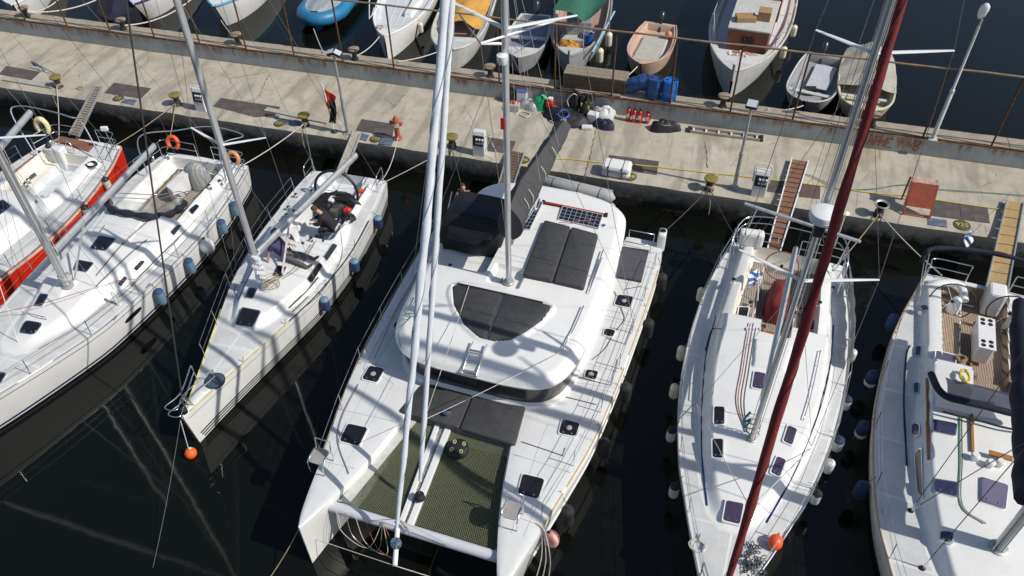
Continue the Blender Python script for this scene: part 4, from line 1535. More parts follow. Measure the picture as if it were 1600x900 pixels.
E.furled(tk + (E.mt - tk) * 0.035, tk + (E.mt - tk) * 0.9, [(0, 0.05), (0.02, 0.06), (0.12, 0.08), (0.3, 0.09), (0.6, 0.07), (1, 0.04)], REDC, 'furled_genoa', 2, seam=mat('dark_maroon_edge', (0.08, 0.01, 0.012), 0.8))
E.prt(MB().lathe(tk, [(0.07, -0.12), (0.13, -0.1), (0.13, -0.08), (0.06, -0.06), (0.06, 0.06), (0.13, 0.08), (0.13, 0.1), (0.05, 0.12)], 14), 'furling_drum', BLACK, 40)
cw = at_row(tk, E.mt, 792)
for d, b in ((1, E.on(1267, 700)), (-1, E.on(1086, 628))):
    E.prt(MB().tube(sag(cw, b, 0.04), 0.011, 6), 'sheet', ROPEW, 60)
bs = E.w(0, 0.1, 1.2)
for s in (-1, 1):
    E.stay([E.w(s * 1.25, 0.15, 1.2), E.w(0, 1.6, 5.2)], 0.006, WIRE, 'backstay')
E.stay([E.w(0, 1.6, 5.2), E.mt], 0.007, WIRE, 'backstay')
E.stay([E.be, E.mt], 0.006, DWIRE, 'topping_lift')
# radar dome on the front of the mast
rp = E.mpt(above(E.mb, 318)[2])
rc = rp + np.array([*(E.a * 0.42), -0.05])
ra = E.prt(MB().lathe(rc, [(0.18, -0.13), (0.26, -0.10), (0.28, 0.0), (0.26, 0.075), (0.18, 0.11), (0, 0.12)], 26), 'radar_dome', mat('white_radome', (0.72, 0.74, 0.74), 0.35, var=0.03), 50)
E.prt(MB().tube([rc - (0, 0, 0.02)] + [rc - (0, 0, 0.02) + np.array([*(-E.a * 0.3), -0.02])], 0.05, 8), 'radar_bracket', GALV, 50, ra)
E.prt(MB().lathe(rc, [(0.281, -0.045), (0.285, -0.035), (0.281, -0.025)], 26), 'radome_seam', DECKG, 50, ra)
dl = E.mpt(rp[2] - 0.55) + np.array([*(E.a * 0.2), 0])
E.prt(MB().box(dl, (0.2, 0.2, 0.3)), 'deck_light', BLACK, 40, bevel=0.03)
for k in range(4):
    a = mb_ + np.array([0.12 * math.cos(k * 1.7), 0.12 * math.sin(k * 1.7), 0.1])
    E.stay([a, E.mpt(16.5) + (0.08 * math.cos(k * 1.7), 0.1 * math.sin(k * 1.7), 0)], 0.008, (ROPEW, DWIRE, ROPEW, WIRE)[k], 'halyard')
# lines led aft along the roof
for k, (mt_, dx) in enumerate(((ROPER, 0), (ROPEW, 4), (ROPER, 8), (ROPEG, 13))):
    E.line([(1164 + dx * 0.3, 675), (1150 + dx, 628), (1157 + dx, 580), (1164 + dx, 535), (1172 + dx, 490)], 0.011, mt_, 'control_line')
for k in range(6):
    q = E.on(1167 + k * 5, 515)
    E.prt(MB().box(q + (0, 0, 0.025), (0.05, 0.12, 0.06), 0.08), 'rope_clutch', WSPAR, bevel=0.008)
pts = [mb_ + (0.16 * math.cos(a) - 0.1 * (a / 25), 0.05 + 0.12 * math.sin(a), 0.15 + 0.03 * a) for a in np.linspace(0, 22, 60)]
E.prt(MB().tube(pts, 0.013, 5), 'hanging_coil', ROPET, 60)
E.prt(MB().tube(smooth_line([mb_ + (-0.2, 0.1, 0.9), mb_ + (-0.3, 0.05, 0.6), mb_ + (-0.24, 0, 0.4), mb_ + (-0.15, 0.02, 0.7), mb_ + (-0.25, 0.1, 0.5)], 6), 0.03, 6), 'hanging_bag', mat('teal_cloth', (0.05, 0.30, 0.34), 0.8, var=0.2), 60)
# wheel and maroon cover
wc = E.w(-0.1, 1.1, 1.5)
E.wheel(wc, 0.5, 0.2, mat('red_leather_rim', (0.24, 0.05, 0.035), 0.5), 0.018)
V, nu, nv = [], 20, 10
pc = E.w(0.02, 2.15, 0)[:2]
for i in range(nu):
    a = 2 * math.pi * i / nu
    for j in range(nv):
        q = j / (nv - 1)
        k = (1.0 if q < 0.75 else math.sqrt(max(0, 1 - ((q - 0.75) / 0.25) ** 2)))
        ru, rv = (0.36 - 0.10 * q) * k, (0.78 - 0.22 * q) * k
        su, sv = abs(math.cos(a)) ** 0.6 * np.sign(math.cos(a)), abs(math.sin(a)) ** 0.6 * np.sign(math.sin(a))
        fold = 1 + 0.05 * math.sin(a * 7) * (1 - q)
        V.append(E.w(0.02 + su * ru * fold, 2.15 + sv * rv * fold, 0.75 + 0.78 * q))
m_ = MB()
m_.sheet(V, nu, nv, True)
E.prt(m_, 'table_cover', REDC, 70)
# stern arch, davit beam and small aerial
ar = [E.w(-1.66, 1.4, 1.15), E.w(-1.72, 1.0, 1.9), E.w(-1.62, 0.3, 2.15), E.w(-1.25, -0.15, 2.2), E.w(0, -0.3, 2.22), E.w(1.25, -0.15, 2.2), E.w(1.62, 0.3, 2.15), E.w(1.72, 1.0, 1.9), E.w(1.66, 1.4, 1.15)]
E.prt(MB().tube(smooth_line(ar, 7), 0.022, 8), 'stern_arch', STEEL, 60)
ar2 = [p + (0, 0.1, -0.35) for p in ar[1:-1]]
E.prt(MB().tube(smooth_line(ar2, 7), 0.018, 8), 'stern_arch', STEEL, 60)
for s in (-1, 1):
    for vv in (0.2, 0.9):
        E.prt(MB().tube([E.w(s * 1.55, vv, 1.1), E.w(s * 1.68, vv, 2.05)], 0.018, 7), 'arch_leg', STEEL, 60)
d0, d1 = P(1163, 318, 2.5), P(1345, 378, 2.4)
E.prt(MB().beam(d0, d1, 0.10, 0.08), 'davit_beam', ALUP, None, bevel=0.02)
for k in (0.12, 0.92):
    p = d0 + (d1 - d0) * k
    E.prt(MB().tube([p, E.w(-1.5 if k < 0.5 else 1.5, 0.35, 1.15)], 0.025, 8), 'davit_leg', STEEL, 60)
an = P(1321, 335, 2.6)
E.prt(MB().lathe(an, [(0.02, -1.3), (0.02, 0), (0.1, 0.01), (0.125, 0.05), (0.1, 0.08), (0, 0.1)], 14), 'satellite_aerial', mat('cream_aerial', (0.72, 0.69, 0.55), 0.4), 50)
sw = []
for j, vv in enumerate(np.linspace(0.9, 4.4, 16)):
    for q in range(5):
        z = E.zs(vv) + 0.08 + 0.5 * q / 4
        sw.append(E.w(E.hb(vv) - 0.04 + 0.03 * math.sin(j * 1.9 + q), vv, z))
m_ = MB()
m_.sheet(sw, 16, 5)
E.prt(m_, 'spray_cloth', mat('grey_spray_cloth', (0.30, 0.29, 0.26), 0.85, var=0.15, scale=8), 80)
# objects that stand or hang on this yacht
c = P(1174, 372, 1.75)
t = thing('liferaft_canister', 'white valise strapped on the stern rail of the maroon sail yacht', 'canister', tuple(c - (0, 0, 0.3)))
MB().box(c, (0.75, 0.34, 0.56), 0.05).build('shell', GEL, t, None, bevel=0.09)
for k in (-0.2, 0.2):
    MB().box(c + (k, 0, 0), (0.04, 0.352, 0.575), 0.05).build('strap', ROPEW, t, None, bevel=0.09)
bo = E.on(1209, 853)
ball_buoy(bo + (0, 0, 0.17), 0.165, mat('orange_buoy_plastic', (0.80, 0.10, 0.015), 0.4, var=0.12, scale=5), 'orange ball buoy lying on the foredeck beside the chain', neck=(0.3, 1, 0.5))
ch = MB()
r_ = random.Random(3)
c0 = E.on(1172, 875)
for k in range(46):
    p = c0 + np.array([r_.gauss(0.02, 0.14), r_.gauss(-0.1, 0.24), 0.03 + 0.09 * r_.random()])
    th, ph = r_.uniform(0, 6.28), r_.uniform(-0.6, 0.6)
    e1 = np.array([math.cos(th), math.sin(th), ph * 0.5])
    e2 = np.array([-math.sin(th), math.cos(th), ph])
    ch.tube([p + 0.06 * math.cos(a) * e1 + 0.035 * math.sin(a) * e2 for a in np.linspace(0, 6.28, 9)[:-1]], 0.013, 5, closed=True)
tag(ch.build('anchor_chain', mat('chain_steel', (0.07, 0.075, 0.095), 0.5, metal=0.4, var=0.3), None, 60), 'dark anchor chain heaped beside the orange ball buoy', 'chain', kind='stuff')
coil(E.on(1090, 853), 0.17, 6, ROPEW, 'rope_coil', 'white rope coiled on the left bow of the maroon sail yacht', 0.014, 4)
GREEK = NT('blue_white_striped_cloth')
_w = GREEK.t.nodes.new('ShaderNodeTexWave')
_w.wave_type, _w.bands_direction = 'BANDS', 'X'
_w.inputs['Scale'].default_value = 2.8
_w.inputs['Distortion'].default_value = 0.6
GREEK.t.links.new(GREEK.map((1, 1, 1), (0, 0.9, 0.4)), _w.inputs[0])
GREEK = GREEK.done(GREEK.ramp(_w.outputs['Fac'], (0.45, (0.03, 0.13, 0.42)), (0.55, (0.72, 0.74, 0.76))), 0.8)
b = E.on(1184, 470, 0.1)
t = thing('flag', 'blue and white striped flag hanging in the cockpit of the maroon sail yacht', 'flag', tuple(b))
tpp = P(1186, 420, b[2] + 0.85)
MB().tube([b, tpp], 0.016, 7).build('flagstaff', WSPAR, t, 60)
cloth(tpp, tpp + (-0.3, -0.25, -0.1), 0.62, 14, 12, 0.05, 'flag_cloth', GREEK, t, 8, 0.1)

# ================================================================== racing yacht with two men
B = Yacht('sailing_yacht', 'slim white racing yacht with two men aboard and mast base wrapped in plastic', (-12.57, 21.45), (-12.22, 10.02),
          [(0, 1.46), (1.0, 1.6), (2.3, 1.68), (4.1, 1.71), (5.9, 1.5), (6.9, 1.27), (8.4, 0.86), (9.4, 0.58), (10.5, 0.27), (11.43, 0.03)],
          [(0, 1.05), (4, 1.05), (8, 1.16), (11.43, 1.32)], rake=0.15, bflare=0.45)
B.hull(GEL, [(0.33, 0.27, BLKS, False, 0.0, 0.985), (0.22, 0.165, BLKS, False, 0.0, 0.983), (0.11, 0.05, BLKS, False, 0.0, 0.98), (-0.17, -0.185, BLKS, True, 0.0, 0.99)])
cr = B.trace(T(330, 360, 5, [(490, -60), (400, 60), (335, 220), (255, 420), (175, 600), (145, 700), (160, 770), (230, 810), (340, 800), (450, 740), (560, 660), (690, 560), (800, 460), (900, 330), (1000, 200), (1060, 60), (1090, -60)]), 1.15)
B_roof = lambda U, V, zs: np.interp(V, [3.6, 5.2, 7.0, 8.4], [1.50, 1.55, 1.46, 1.28]) - 0.06 * U ** 2
feats = [dict(poly=cr, z=B_roof, w=0.26, part='coachroof', mat=GEL)]
feats += cockpit(0.3, 3.9, 0.98, 0.9, 0.13, 0.98, 0.68, 0.62, GEL, DECKG, coam=0.2, open_aft=True)
comp = B.trace(T(390, 230, 5, [(372, 590), (480, 690), (415, 760), (310, 715)]), 1.5)
feats.append(dict(poly=comp, z=0.25, w=0.03, part='companionway', mat=mat('dark_cabin_interior', (0.05, 0.036, 0.024), 0.8, var=0.3)))
B.deck(feats)
B.toe_rail(BLKS, 0.018, 0.2, 0.68)
for s in (-1, 1):
    vv = np.linspace(7.4, 11.2, 20)
    B.prt(MB().tube(B.w(s * (B.hb(vv) - 0.015), vv, B.zs(vv) + 0.015), 0.02, 6), 'toe_rail', mat('yellowed_toe_rail', (0.55, 0.50, 0.18), 0.6, var=0.3, scale=6), 60)
B.hatch(T(330, 360, 5, [(250, 625), (385, 650), (330, 770), (195, 750)]), HATCH, STEEL)
B.hatch(T(330, 360, 5, [(302, 455), (355, 462), (325, 535), (270, 525)]), HATCH, STEEL, handles=False)
B.hatch(T(330, 360, 5, [(525, 285), (582, 295), (545, 365), (490, 355)]), HATCH, STEEL, handles=False)
for q4 in ([(745, 385), (832, 255), (860, 275), (775, 410)], [(872, 210), (945, 105), (975, 122), (895, 240)]):
    B.portlight(T(330, 360, 5, q4))
B.portlight(T(390, 230, 5, [(168, 650), (195, 632), (210, 655), (180, 680)]))
c = B.on(336, 596)
fh = B.prt(MB().lathe(c, [(0.27, -0.03), (0.27, 0.03), (0.25, 0.045), (0, 0.05)], 26), 'round_hatch', mat('blue_smoked_acrylic', (0.05, 0.085, 0.12), 0.15, var=0.1, coat=0.3), 40)
B.prt(MB().tube([c + (0.27 * math.cos(a), 0.27 * math.sin(a), 0.035) for a in np.linspace(0, 6.28, 29)[:-1]], 0.015, 5, closed=True), 'hatch_ring', BLACK, 60, fh)
B.prt(MB().lathe(c + (0, 0, 0.05), [(0.03, 0), (0.03, 0.012), (0, 0.015)], 8), 'handle', STEEL, 40, fh)
B.strip(T(330, 360, 5, [(605, 610), (740, 480), (835, 370)]), 0.05, mat('dark_spar', (0.10, 0.09, 0.085), 0.5, var=0.2), 'jib_track', 0.03)
B.strip(T(330, 360, 5, [(635, 640), (760, 520)]), 0.04, mat('grey_track', (0.2, 0.2, 0.2), 0.5), 'jib_track', 0.03)
B.strip(T(330, 360, 5, [(215, 540), (330, 290)]), 0.04, BLUES, 'jib_track', 0.02)
B.stanchions([1.3, 3.0, 4.7, 6.4, 8.0, 9.3], 0.6, sides=(-1,), r=0.011)
for v in (3.6, 5.6, 7.5, 9.2):
    b = B.w(B.hb(v) - 0.06, v, B.zs(v))
    B.prt(MB().tube([b, b + (0.05, 0, 0.22)], 0.012, 6), 'stanchion_socket', STEEL, 50)
B.pulpit(1.3, 0.62, 0.25)
for s in (-1, 1):
    hp = [B.w(s * 1.38, 0.7, 1.05), B.w(s * 1.38, 0.68, 1.62), B.w(s * 1.38, 0.35, 1.7), B.w(s * 1.36, 0.05, 1.65), B.w(s * 1.36, 0.03, 1.05)]
    B.prt(MB().tube(smooth_line(hp, 5), 0.016, 7), 'pushpit_rail', STEEL, 60)
    B.prt(MB().tube([B.w(s * 1.38, 0.69, 1.35), B.w(s * 1.36, 0.04, 1.35)], 0.013, 6), 'pushpit_rail', STEEL, 60)
for p in ((451, 328), (460, 334), (448, 340), (487, 377), (463, 308), (488, 302), (534, 345), (545, 348)):
    B.winch(*p, 0.85)
for k in range(5):
    q = B.on(494 + k * 3, 370 + k * 1.5)
    B.prt(MB().box(q + (0, 0, 0.03), (0.04, 0.14, 0.06), 0.2), 'rope_clutch', BLACK, bevel=0.008)
mb_ = B.on(413, 449)
B.mast(mb_, 14.8, 0.25, 0.105, ALUP)
lo = B.spreaders(6.6, 1.1, 0.45)
up = B.spreaders(10.8, 0.85, 0.4)
B.boom(2.75, P(556, 243, 2.75), 0.085, ALUP, 1.45)
cl, crr = B.on(366, 437), B.on(497, 452)
for s, cp in ((0, cl), (1, crr)):
    B.stay([cp, lo[s], up[s], B.mt], 0.006)
    B.stay([cp + (0, 0.15, 0), B.mpt(6.5)], 0.005)
    B.stay([lo[s], B.mpt(10.7)], 0.005)
tk = B.w(0, B.L - 0.15, 1.45)
B.stay([tk, B.mt], 0.022, mat('black_furler_foil', (0.05, 0.05, 0.052), 0.4, metal=0.3), 'forestay_foil')
B.prt(MB().lathe(tk, [(0.05, -0.1), (0.09, -0.08), (0.09, 0.06), (0.03, 0.1)], 12), 'furling_drum', BLACK, 40)
B.stay([B.be, B.mt], 0.005, DWIRE, 'topping_lift')
for s in (-1, 1):
    B.stay([B.w(s * 1.2, 0.15, 1.1), B.mt], 0.005, WIRE, 'backstay')
B.stay([B.ba + (B.be - B.ba) * 0.3, B.on(441, 427, 0.05)], 0.035, mat('white_vang', (0.62, 0.55, 0.58), 0.5, var=0.15), 'boom_vang')
# plastic film wound round the mast foot
r_ = random.Random(5)
pl = MB()
V, nu, nv = [], 22, 26
for j in range(nv):
    for i in range(nu):
        a = 2 * math.pi * i / nu
        q = 0.135 + 0.05 * math.sin(a * 3 + j * 0.9) * math.sin(j * 0.5) + r_.uniform(-0.025, 0.03)
        V.append(B.mpt(mb_[2] + 0.3 + 1.1 * j / (nv - 1)) + (q * math.cos(a), q * math.sin(a), r_.uniform(-0.02, 0.02)))
pl.add(V, [(j * nu + i, j * nu + (i + 1) % nu, (j + 1) * nu + (i + 1) % nu, (j + 1) * nu + i) for j in range(nv - 1) for i in range(nu)])
B.prt(pl, 'plastic_wrap', mat('clear_plastic_film', (0.72, 0.74, 0.76), 0.2, var=0.1, alpha=0.72, coat=0.4), None)
pts = [mb_ + (0.3 + 0.18 * math.cos(a) + 0.02 * math.sin(a * 2.3), 0.02 + 0.2 * math.sin(a * 1.07), 0.08 + 0.012 * a) for a in np.linspace(0, 40, 120)]
B.prt(MB().tube(pts, 0.010, 5), 'halyard_tangle', ROPET, 60)
for k in range(4):
    B.line([(432 + 3 * k, 436), (452 + 5 * k, 425 - 2 * k), (470 + 4 * k, 405 - 3 * k), (485 + 3 * k, 382 - 2 * k)], 0.009, (DWIRE, ROPEW, WIRE, DWIRE)[k], 'control_line')
B.line([(470, 484), (498, 462), (520, 430), (534, 400), (533, 370), (530, 352)], 0.009, DWIRE, 'jib_sheet')
B.line([(373, 470), (366, 452), (374, 442), (386, 440)], 0.009, BLUES, 'jib_sheet')
coil(B.on(511, 356), 0.16, 5, DWIRE, 'rope_coil', 'dark rope coiled on the cockpit edge beside the crouching man', 0.011, 6)
# helm wheel with sewn black rim and gear heap
B.wheel(B.w(0.12, 1.35, 1.35), 0.80, 0.15, BLACK, 0.05, 6)
B.prt(MB().box(B.w(0.12, 1.75, 1.0), (0.22, 0.3, 0.75)), 'steering_pedestal', GEL, None, bevel=0.05)
# ================================================================== large white cruiser on the left (blue boot stripe, grey boom)
A = Yacht('sailing_yacht', 'white cruising yacht with navy folded sprayhood and striped cloth over its wheel', (-18.2, 21.05), (-18.25, 7.5),
          [(0, 1.72), (0.5, 1.85), (2.3, 2.12), (4.1, 2.22), (6.0, 2.12), (7.9, 1.92), (8.9, 1.75), (10.0, 1.4), (11.5, 0.86), (12.6, 0.42), (13.55, 0.03)],
          [(0, 1.08), (4, 1.08), (8, 1.18), (13.55, 1.48)], rake=1.0, bflare=0.55)
A.hull(GEL, [(0.20, 0.11, BLUES, False, 0.0, 0.975), (0.05, -0.25, BLKS, False, 0.0, 0.97), (-0.14, -0.165, BLKS, True, 0.0, 0.99)])
cr = A.trace([(318, 318), (308, 345), (286, 375), (240, 420), (208, 444), (160, 478), (130, 506), (88, 530), (62, 546), (50, 556), (30, 561), (15, 557), (9, 540), (22, 514), (38, 490), (66, 444), (98, 408), (136, 364), (162, 332), (176, 312)], 1.15)
A_roof = lambda U, V, zs: np.interp(V, [3.4, 4.5, 7.6, 8.2, 10.2], [1.62, 1.68, 1.64, 1.56, 1.34]) - 0.09 * (U / 1.3) ** 2
feats = [dict(poly=cr, z=A_roof, w=0.42, part='coachroof', mat=GEL)]
feats += cockpit(0.5, 3.9, 1.15, 1.25, 0.30, 0.9, 0.68, 0.92, GEL, TEAKG, coam=0.36)
sl = A.trace(T(60, 320, 5, [(520, 60), (830, 110), (700, 300), (390, 225)]), 1.7)
feats.append(dict(poly=sl, z=lambda U, V, zs: A_roof(U, V, zs) + 0.05, w=0.05, part='hatch_garage', mat=GEL))
mf = A.trace(T(60, 320, 5, [(200, 560), (350, 590), (170, 740), (40, 690)]), 1.6)
feats.append(dict(poly=rpoly(mf, 0.2), z=lambda U, V, zs: A_roof(U, V, zs) + 0.06, w=0.18, part='mast_step_bulge', mat=GEL))
A.deck(feats)
A.toe_rail(ALU, 0.02)
A.hatch(T(60, 320, 5, [(480, 250), (605, 272), (525, 362), (410, 345)]), HATCH, STEEL)
A.hatch(T(60, 320, 5, [(310, 440), (428, 462), (375, 528), (282, 510)]), HATCH, STEEL)
A.hatch(T(0, 440, 5, [(320, 105), (375, 110), (330, 190), (275, 190)]), HATCH, STEEL, handles=False)
A.hatch(T(0, 440, 5, [(205, 315), (330, 335), (270, 415), (160, 400)]), HATCH, STEEL, r=0.14)
A.hatch(T(0, 440, 5, [(-60, 705), (45, 725), (0, 800), (-90, 780)]), HATCH, STEEL)
for q4 in ([(1025, 215), (1085, 155), (1110, 165), (1050, 240)], [(735, 500), (800, 432), (832, 445), (765, 522)], [(610, 620), (665, 558), (692, 570), (640, 640)]):
    A.portlight(T(60, 320, 5, q4))
A.portlight(T(150, 190, 5, [(725, 700), (780, 652), (802, 668), (750, 728)]))
for s, rows in ((1, [(848, 275), (700, 400), (450, 640)]), (1, [(1115, 240), (980, 370), (725, 635)]), (-1, [(595, 65), (480, 215)])):
    A.strip(T(60, 320, 5, rows), 0.035, mat('anodised_track', (0.22, 0.22, 0.23), 0.4, metal=0.4), 'jib_track', 0.025)
for k in range(3):
    A.line(T(60, 320, 5, [(885, 90 + 8 * k), (660, 290 + 10 * k), (450, 545 + 6 * k)]), 0.009, (ROPEW, DWIRE, WIRE)[k], 'control_line')
A.line([(0, 489), (70, 473), (130, 455), (180, 440), (212, 436)], 0.010, ROPER, 'jib_sheet', dz=0.3)
A.line([(290, 360), (246, 410), (190, 460), (120, 512), (60, 545)], 0.008, DWIRE, 'furling_line')
A.stanchions([1.5, 3.4, 5.2, 7.1, 9.0, 10.8, 12.3])
A.pulpit(1.2)
A.pushpit(1.5, 0.62)
A.handrail(T(0, 440, 5, [(185, 255), (300, 285), (365, 300)]), h=0.12)
for p in ((240, 250), (262, 247), (340, 270), (345, 288), (328, 295)):
    A.winch(*p, 1.0)
for p in ((180, 498), (232, 448), (330, 345), (362, 295)):
    A.cleat(*p)
mb_ = A.on(106, 446)
A.mast(mb_, 16.8, 0.35, 0.13, ALUP)
lo = A.spreaders(6.9, 1.45, 0.4)
up = A.spreaders(11.6, 1.1, 0.4)
A.boom(2.95, P(241, 228, 2.95), 0.085, ALUP, 1.4)
A.stay([A.ba + (A.be - A.ba) * 0.26 - (0, 0, 0.05), A.mb + np.array([0.14, 0.2, 0.12])], 0.032, ALU, 'boom_vang')
vs = A.on(187, 478)
A.prt(MB().tube([vs + (-0.02, 0.03, -0.02), vs + (-0.12, 0.05, 0.5)], 0.05, 9), 'cowl_vent', GEL, 60)
for s, cp in ((0, A.on(35, 426)), (1, A.on(188, 478))):
    A.stay([cp, lo[s], up[s], A.mt], 0.006)
    A.stay([cp + (0, 0.2, 0), A.mpt(6.8)], 0.006)
    A.stay([cp + (0, -0.3, 0), A.mpt(6.8)], 0.005)
    A.stay([lo[s], A.mpt(11.5)], 0.005)
tk = A.w(0, A.L - 0.3, 1.6)
A.stay([tk, A.mt], 0.009, WIRE, 'forestay')
A.furled(tk + (A.mt - tk) * 0.04, tk + (A.mt - tk) * 0.9, [(0, 0.05), (0.1, 0.085), (0.4, 0.095), (1, 0.05)], WSAIL, 'furled_genoa', 5)
A.stay([A.on(28, 534, 0.02), A.mpt(11.8)], 0.012, WSPAR, 'inner_stay')
for s in (-1, 1):
    A.stay([A.w(s * 1.2, 0.2, 1.2), A.w(0, 1.7, 6.0)], 0.006, WIRE, 'backstay')
A.stay([A.w(0, 1.7, 6.0), A.mt], 0.007, WIRE, 'backstay')
A.stay([A.be, A.mt], 0.006, DWIRE, 'topping_lift')
for k in range(3):
    A.stay([mb_ + (0.14, 0.1 * k - 0.1, 0.1), A.mpt(15.5) + (0.1, 0.1 * k - 0.1, 0)], 0.008, (ROPEW, WIRE, ROPEW)[k], 'halyard')
pts = [A.mpt(2.3) + (0.2 * math.cos(a) + 0.05, 0.16 * math.sin(a), -0.25 + 0.04 * math.sin(a * 0.8)) for a in np.linspace(0, 20, 60)]
A.prt(MB().tube(pts, 0.014, 5), 'hanging_coil', ROPEW, 60)
A.prt(MB().tube(sag(A.mpt(2.6), A.w(-0.3, 8.0, 2.4), 0.2), 0.012, 5), 'lazy_line', ROPEW, 60)
# folded sprayhood
hood = []
for k, (px_, py_) in enumerate(((168, 315), (176, 327), (205, 334), (240, 338), (262, 335), (280, 326), (288, 315))):
    hood.append(A.on(px_, py_, 0.16))
A.prt(MB().tube(smooth_line(hood, 6), [0.13 + 0.03 * math.sin(k * 1.3) for k in range(len(smooth_line(hood, 6)))], 9, sq=0.7), 'folded_sprayhood', NAVY, 70)
for off in (0.0, 0.24):
    hp = [hood[0] + (0, off, 0.05), hood[1] + (0.1, 0.15 + off, 0.4), hood[3] + (0, 0.3 + off, 0.5), hood[5] + (-0.1, 0.2 + off, 0.42), hood[6] + (0, off, 0.05)]
    A.prt(MB().tube(smooth_line(hp, 6), 0.014, 6), 'sprayhood_bow', STEEL, 60)
wsc = []
for i, p in enumerate(smooth_line(hood, 4)):
    for j in range(4):
        wsc.append(p + (0, 0.10 * j, 0.05 + 0.09 * j))
m_ = MB()
m_.sheet(wsc, len(smooth_line(hood, 4)), 4)
A.prt(m_, 'sprayhood_window', mat('clear_vinyl', (0.35, 0.37, 0.38), 0.15, var=0.1, alpha=0.4), 70)
# cockpit table, striped cover, wheel
tb = [A.uv(P(x, y, 1.35)) for x, y in [(259, 290), (289, 263), (296, 268), (268, 297)]]
tb = np.array([A.w(u, v, 0)[:2] for u, v in tb])
to = A.prt(MB().prism(rpoly(tb, 0.06), 0.72, 1.34), 'cockpit_table', GEL, 40)
STRIPE = NT('striped_awning_cloth')
_w = STRIPE.t.nodes.new('ShaderNodeTexWave')
_w.wave_type, _w.bands_direction = 'BANDS', 'X'
_w.inputs['Scale'].default_value = 2.6
_w.inputs['Distortion'].default_value = 1.2
_w.inputs['Detail'].default_value = 1.0
STRIPE.t.links.new(STRIPE.map((1, 0.5, 0.6), (0, 0.3, 0.3)), _w.inputs[0])
STRIPE = STRIPE.done(STRIPE.ramp(_w.outputs['Fac'], (0.3, (0.42, 0.36, 0.23)), (0.5, (0.36, 0.38, 0.42)), (0.7, (0.22, 0.27, 0.36))), 0.85)
V, nu, nv = [], 26, 12
sc_ = P(310, 278, 1.0)
su_, sv_ = A.uv(sc_)
for i in range(nu):
    a = 2 * math.pi * i / nu
    for j in range(nv):
        q = j / (nv - 1)
        k = math.sqrt(max(0, 1 - max(0, (q - 0.55) / 0.45) ** 2))
        f_ = 1 + 0.12 * math.sin(a * 5 + 1) * (1 - q) + 0.06 * math.sin(a * 9)
        V.append(A.w(su_ + 0.55 * k * f_ * math.cos(a) * (1 - 0.25 * q), sv_ + 0.36 * k * f_ * math.sin(a) * (1 - 0.3 * q), 0.72 + 0.95 * q))
m_ = MB()
m_.sheet(V, nu, nv, True)
A.prt(m_, 'wheel_cover', STRIPE, 75)
for k in range(5):
    q = P(270 + k * 5, 309 - k * 1.5, 1.05)
    A.prt(MB().tube(smooth_line([q, q + (0.12, 0.05, 0.03), q + (0.05, 0.12, 0.05), q + (-0.08, 0.03, 0.02)], 4), 0.016, 5), 'loose_line', (ROPER, ROPEB, ROPEW, ROPER, ROPEB)[k], 60)
bt = [A.w(-1.45, 1.6, 1.2), A.w(-1.5, 1.3, 2.6), A.w(-1.4, 0.7, 3.0), A.w(0, 0.2, 3.15), A.w(1.3, 0.3, 3.0), A.w(1.5, 0.9, 2.5), A.w(1.55, 1.2, 1.2)]
bt[2:5] = [P(276, 204, 2.6), P(330, 198, 2.65), P(380, 212, 2.5)]
A.prt(MB().tube(smooth_line(bt, 7), 0.024, 7), 'bimini_bow', mat('blue_grey_tube', (0.25, 0.27, 0.32), 0.4, metal=0.4), 60)
# ================================================================== red hulled yacht at the left edge
R_ = Yacht('sailing_yacht', 'red hulled yacht with white deck and brown cockpit seats at left edge', (-23.25, 20.9), (-22.9, 8.9),
           [(0, 1.38), (1.5, 1.85), (3.6, 2.18), (5.6, 2.22), (7.6, 1.95), (9.4, 1.4), (11, 0.65), (12, 0.03)],
           [(0, 1.12), (4, 1.12), (8, 1.2), (12, 1.45)], rake=0.8)
R_.hull(REDH, [(-0.02, -0.13, mat('cream_rub_strake', (0.62, 0.55, 0.42), 0.5, var=0.1), True, 0.0, 0.99), (0.12, 0.05, GEL, False, 0, 0.97)])
cr = rpoly([(-1.35, 3.4), (1.35, 3.4), (1.3, 6.4), (0.6, 9.2), (-0.6, 9.2), (-1.3, 6.4)], 0.5, 5)
R_roof = lambda U, V, zs: np.interp(V, [3, 4.4, 9.2], [1.62, 1.68, 1.5]) - 0.1 * (U / 1.2) ** 2
feats = [dict(poly=cr, z=R_roof, w=0.4, part='coachroof', mat=GEL)]
feats += cockpit(1.25, 3.9, 0.98, 1.02, 0.30, 0.98, 0.7, 0.45, CREAM, DECKG, coam=0.42, seat_mat=None)
aft = R_.trace(T(0, 160, 5, [(415, 295), (480, 258), (745, 320), (690, 382)]), 1.2)
feats.append(dict(poly=aft, z=1.2, w=0.03, part='aft_seat', mat=VINYLB))
seat = R_.trace(T(0, 160, 5, [(75, 590), (290, 425), (355, 455), (150, 620)]), 1.0)
feats.append(dict(poly=seat, z=1.0, w=0.03, part='side_seat', mat=VINYLB))
R_.deck(feats)
R_.toe_rail(ALU, 0.02)
for q4 in ([(228, 590), (275, 555), (292, 575), (240, 615)], [(272, 765), (320, 730), (338, 750), (285, 788)]):
    R_.portlight(T(0, 160, 5, q4))
R_.hatch(T(0, 300, 6.667, [(-40, 130), (30, 92), (115, 155), (10, 235)]), HATCH, STEEL)
R_.stanchions([1.6, 3.4, 5.2, 7.0, 8.8], 0.6)
R_.pushpit(1.0, 0.62, 0.5)
for p in ((42, 292), (80, 225), (46, 286)):
    R_.winch(*p, 1.0)
pd = R_.uv(P(95, 245, 1.2))
R_.prt(MB().box(R_.w(pd[0], pd[1], 1.15), (0.5, 0.35, 0.95), 0.0), 'steering_pedestal', GEL, None, bevel=0.06)
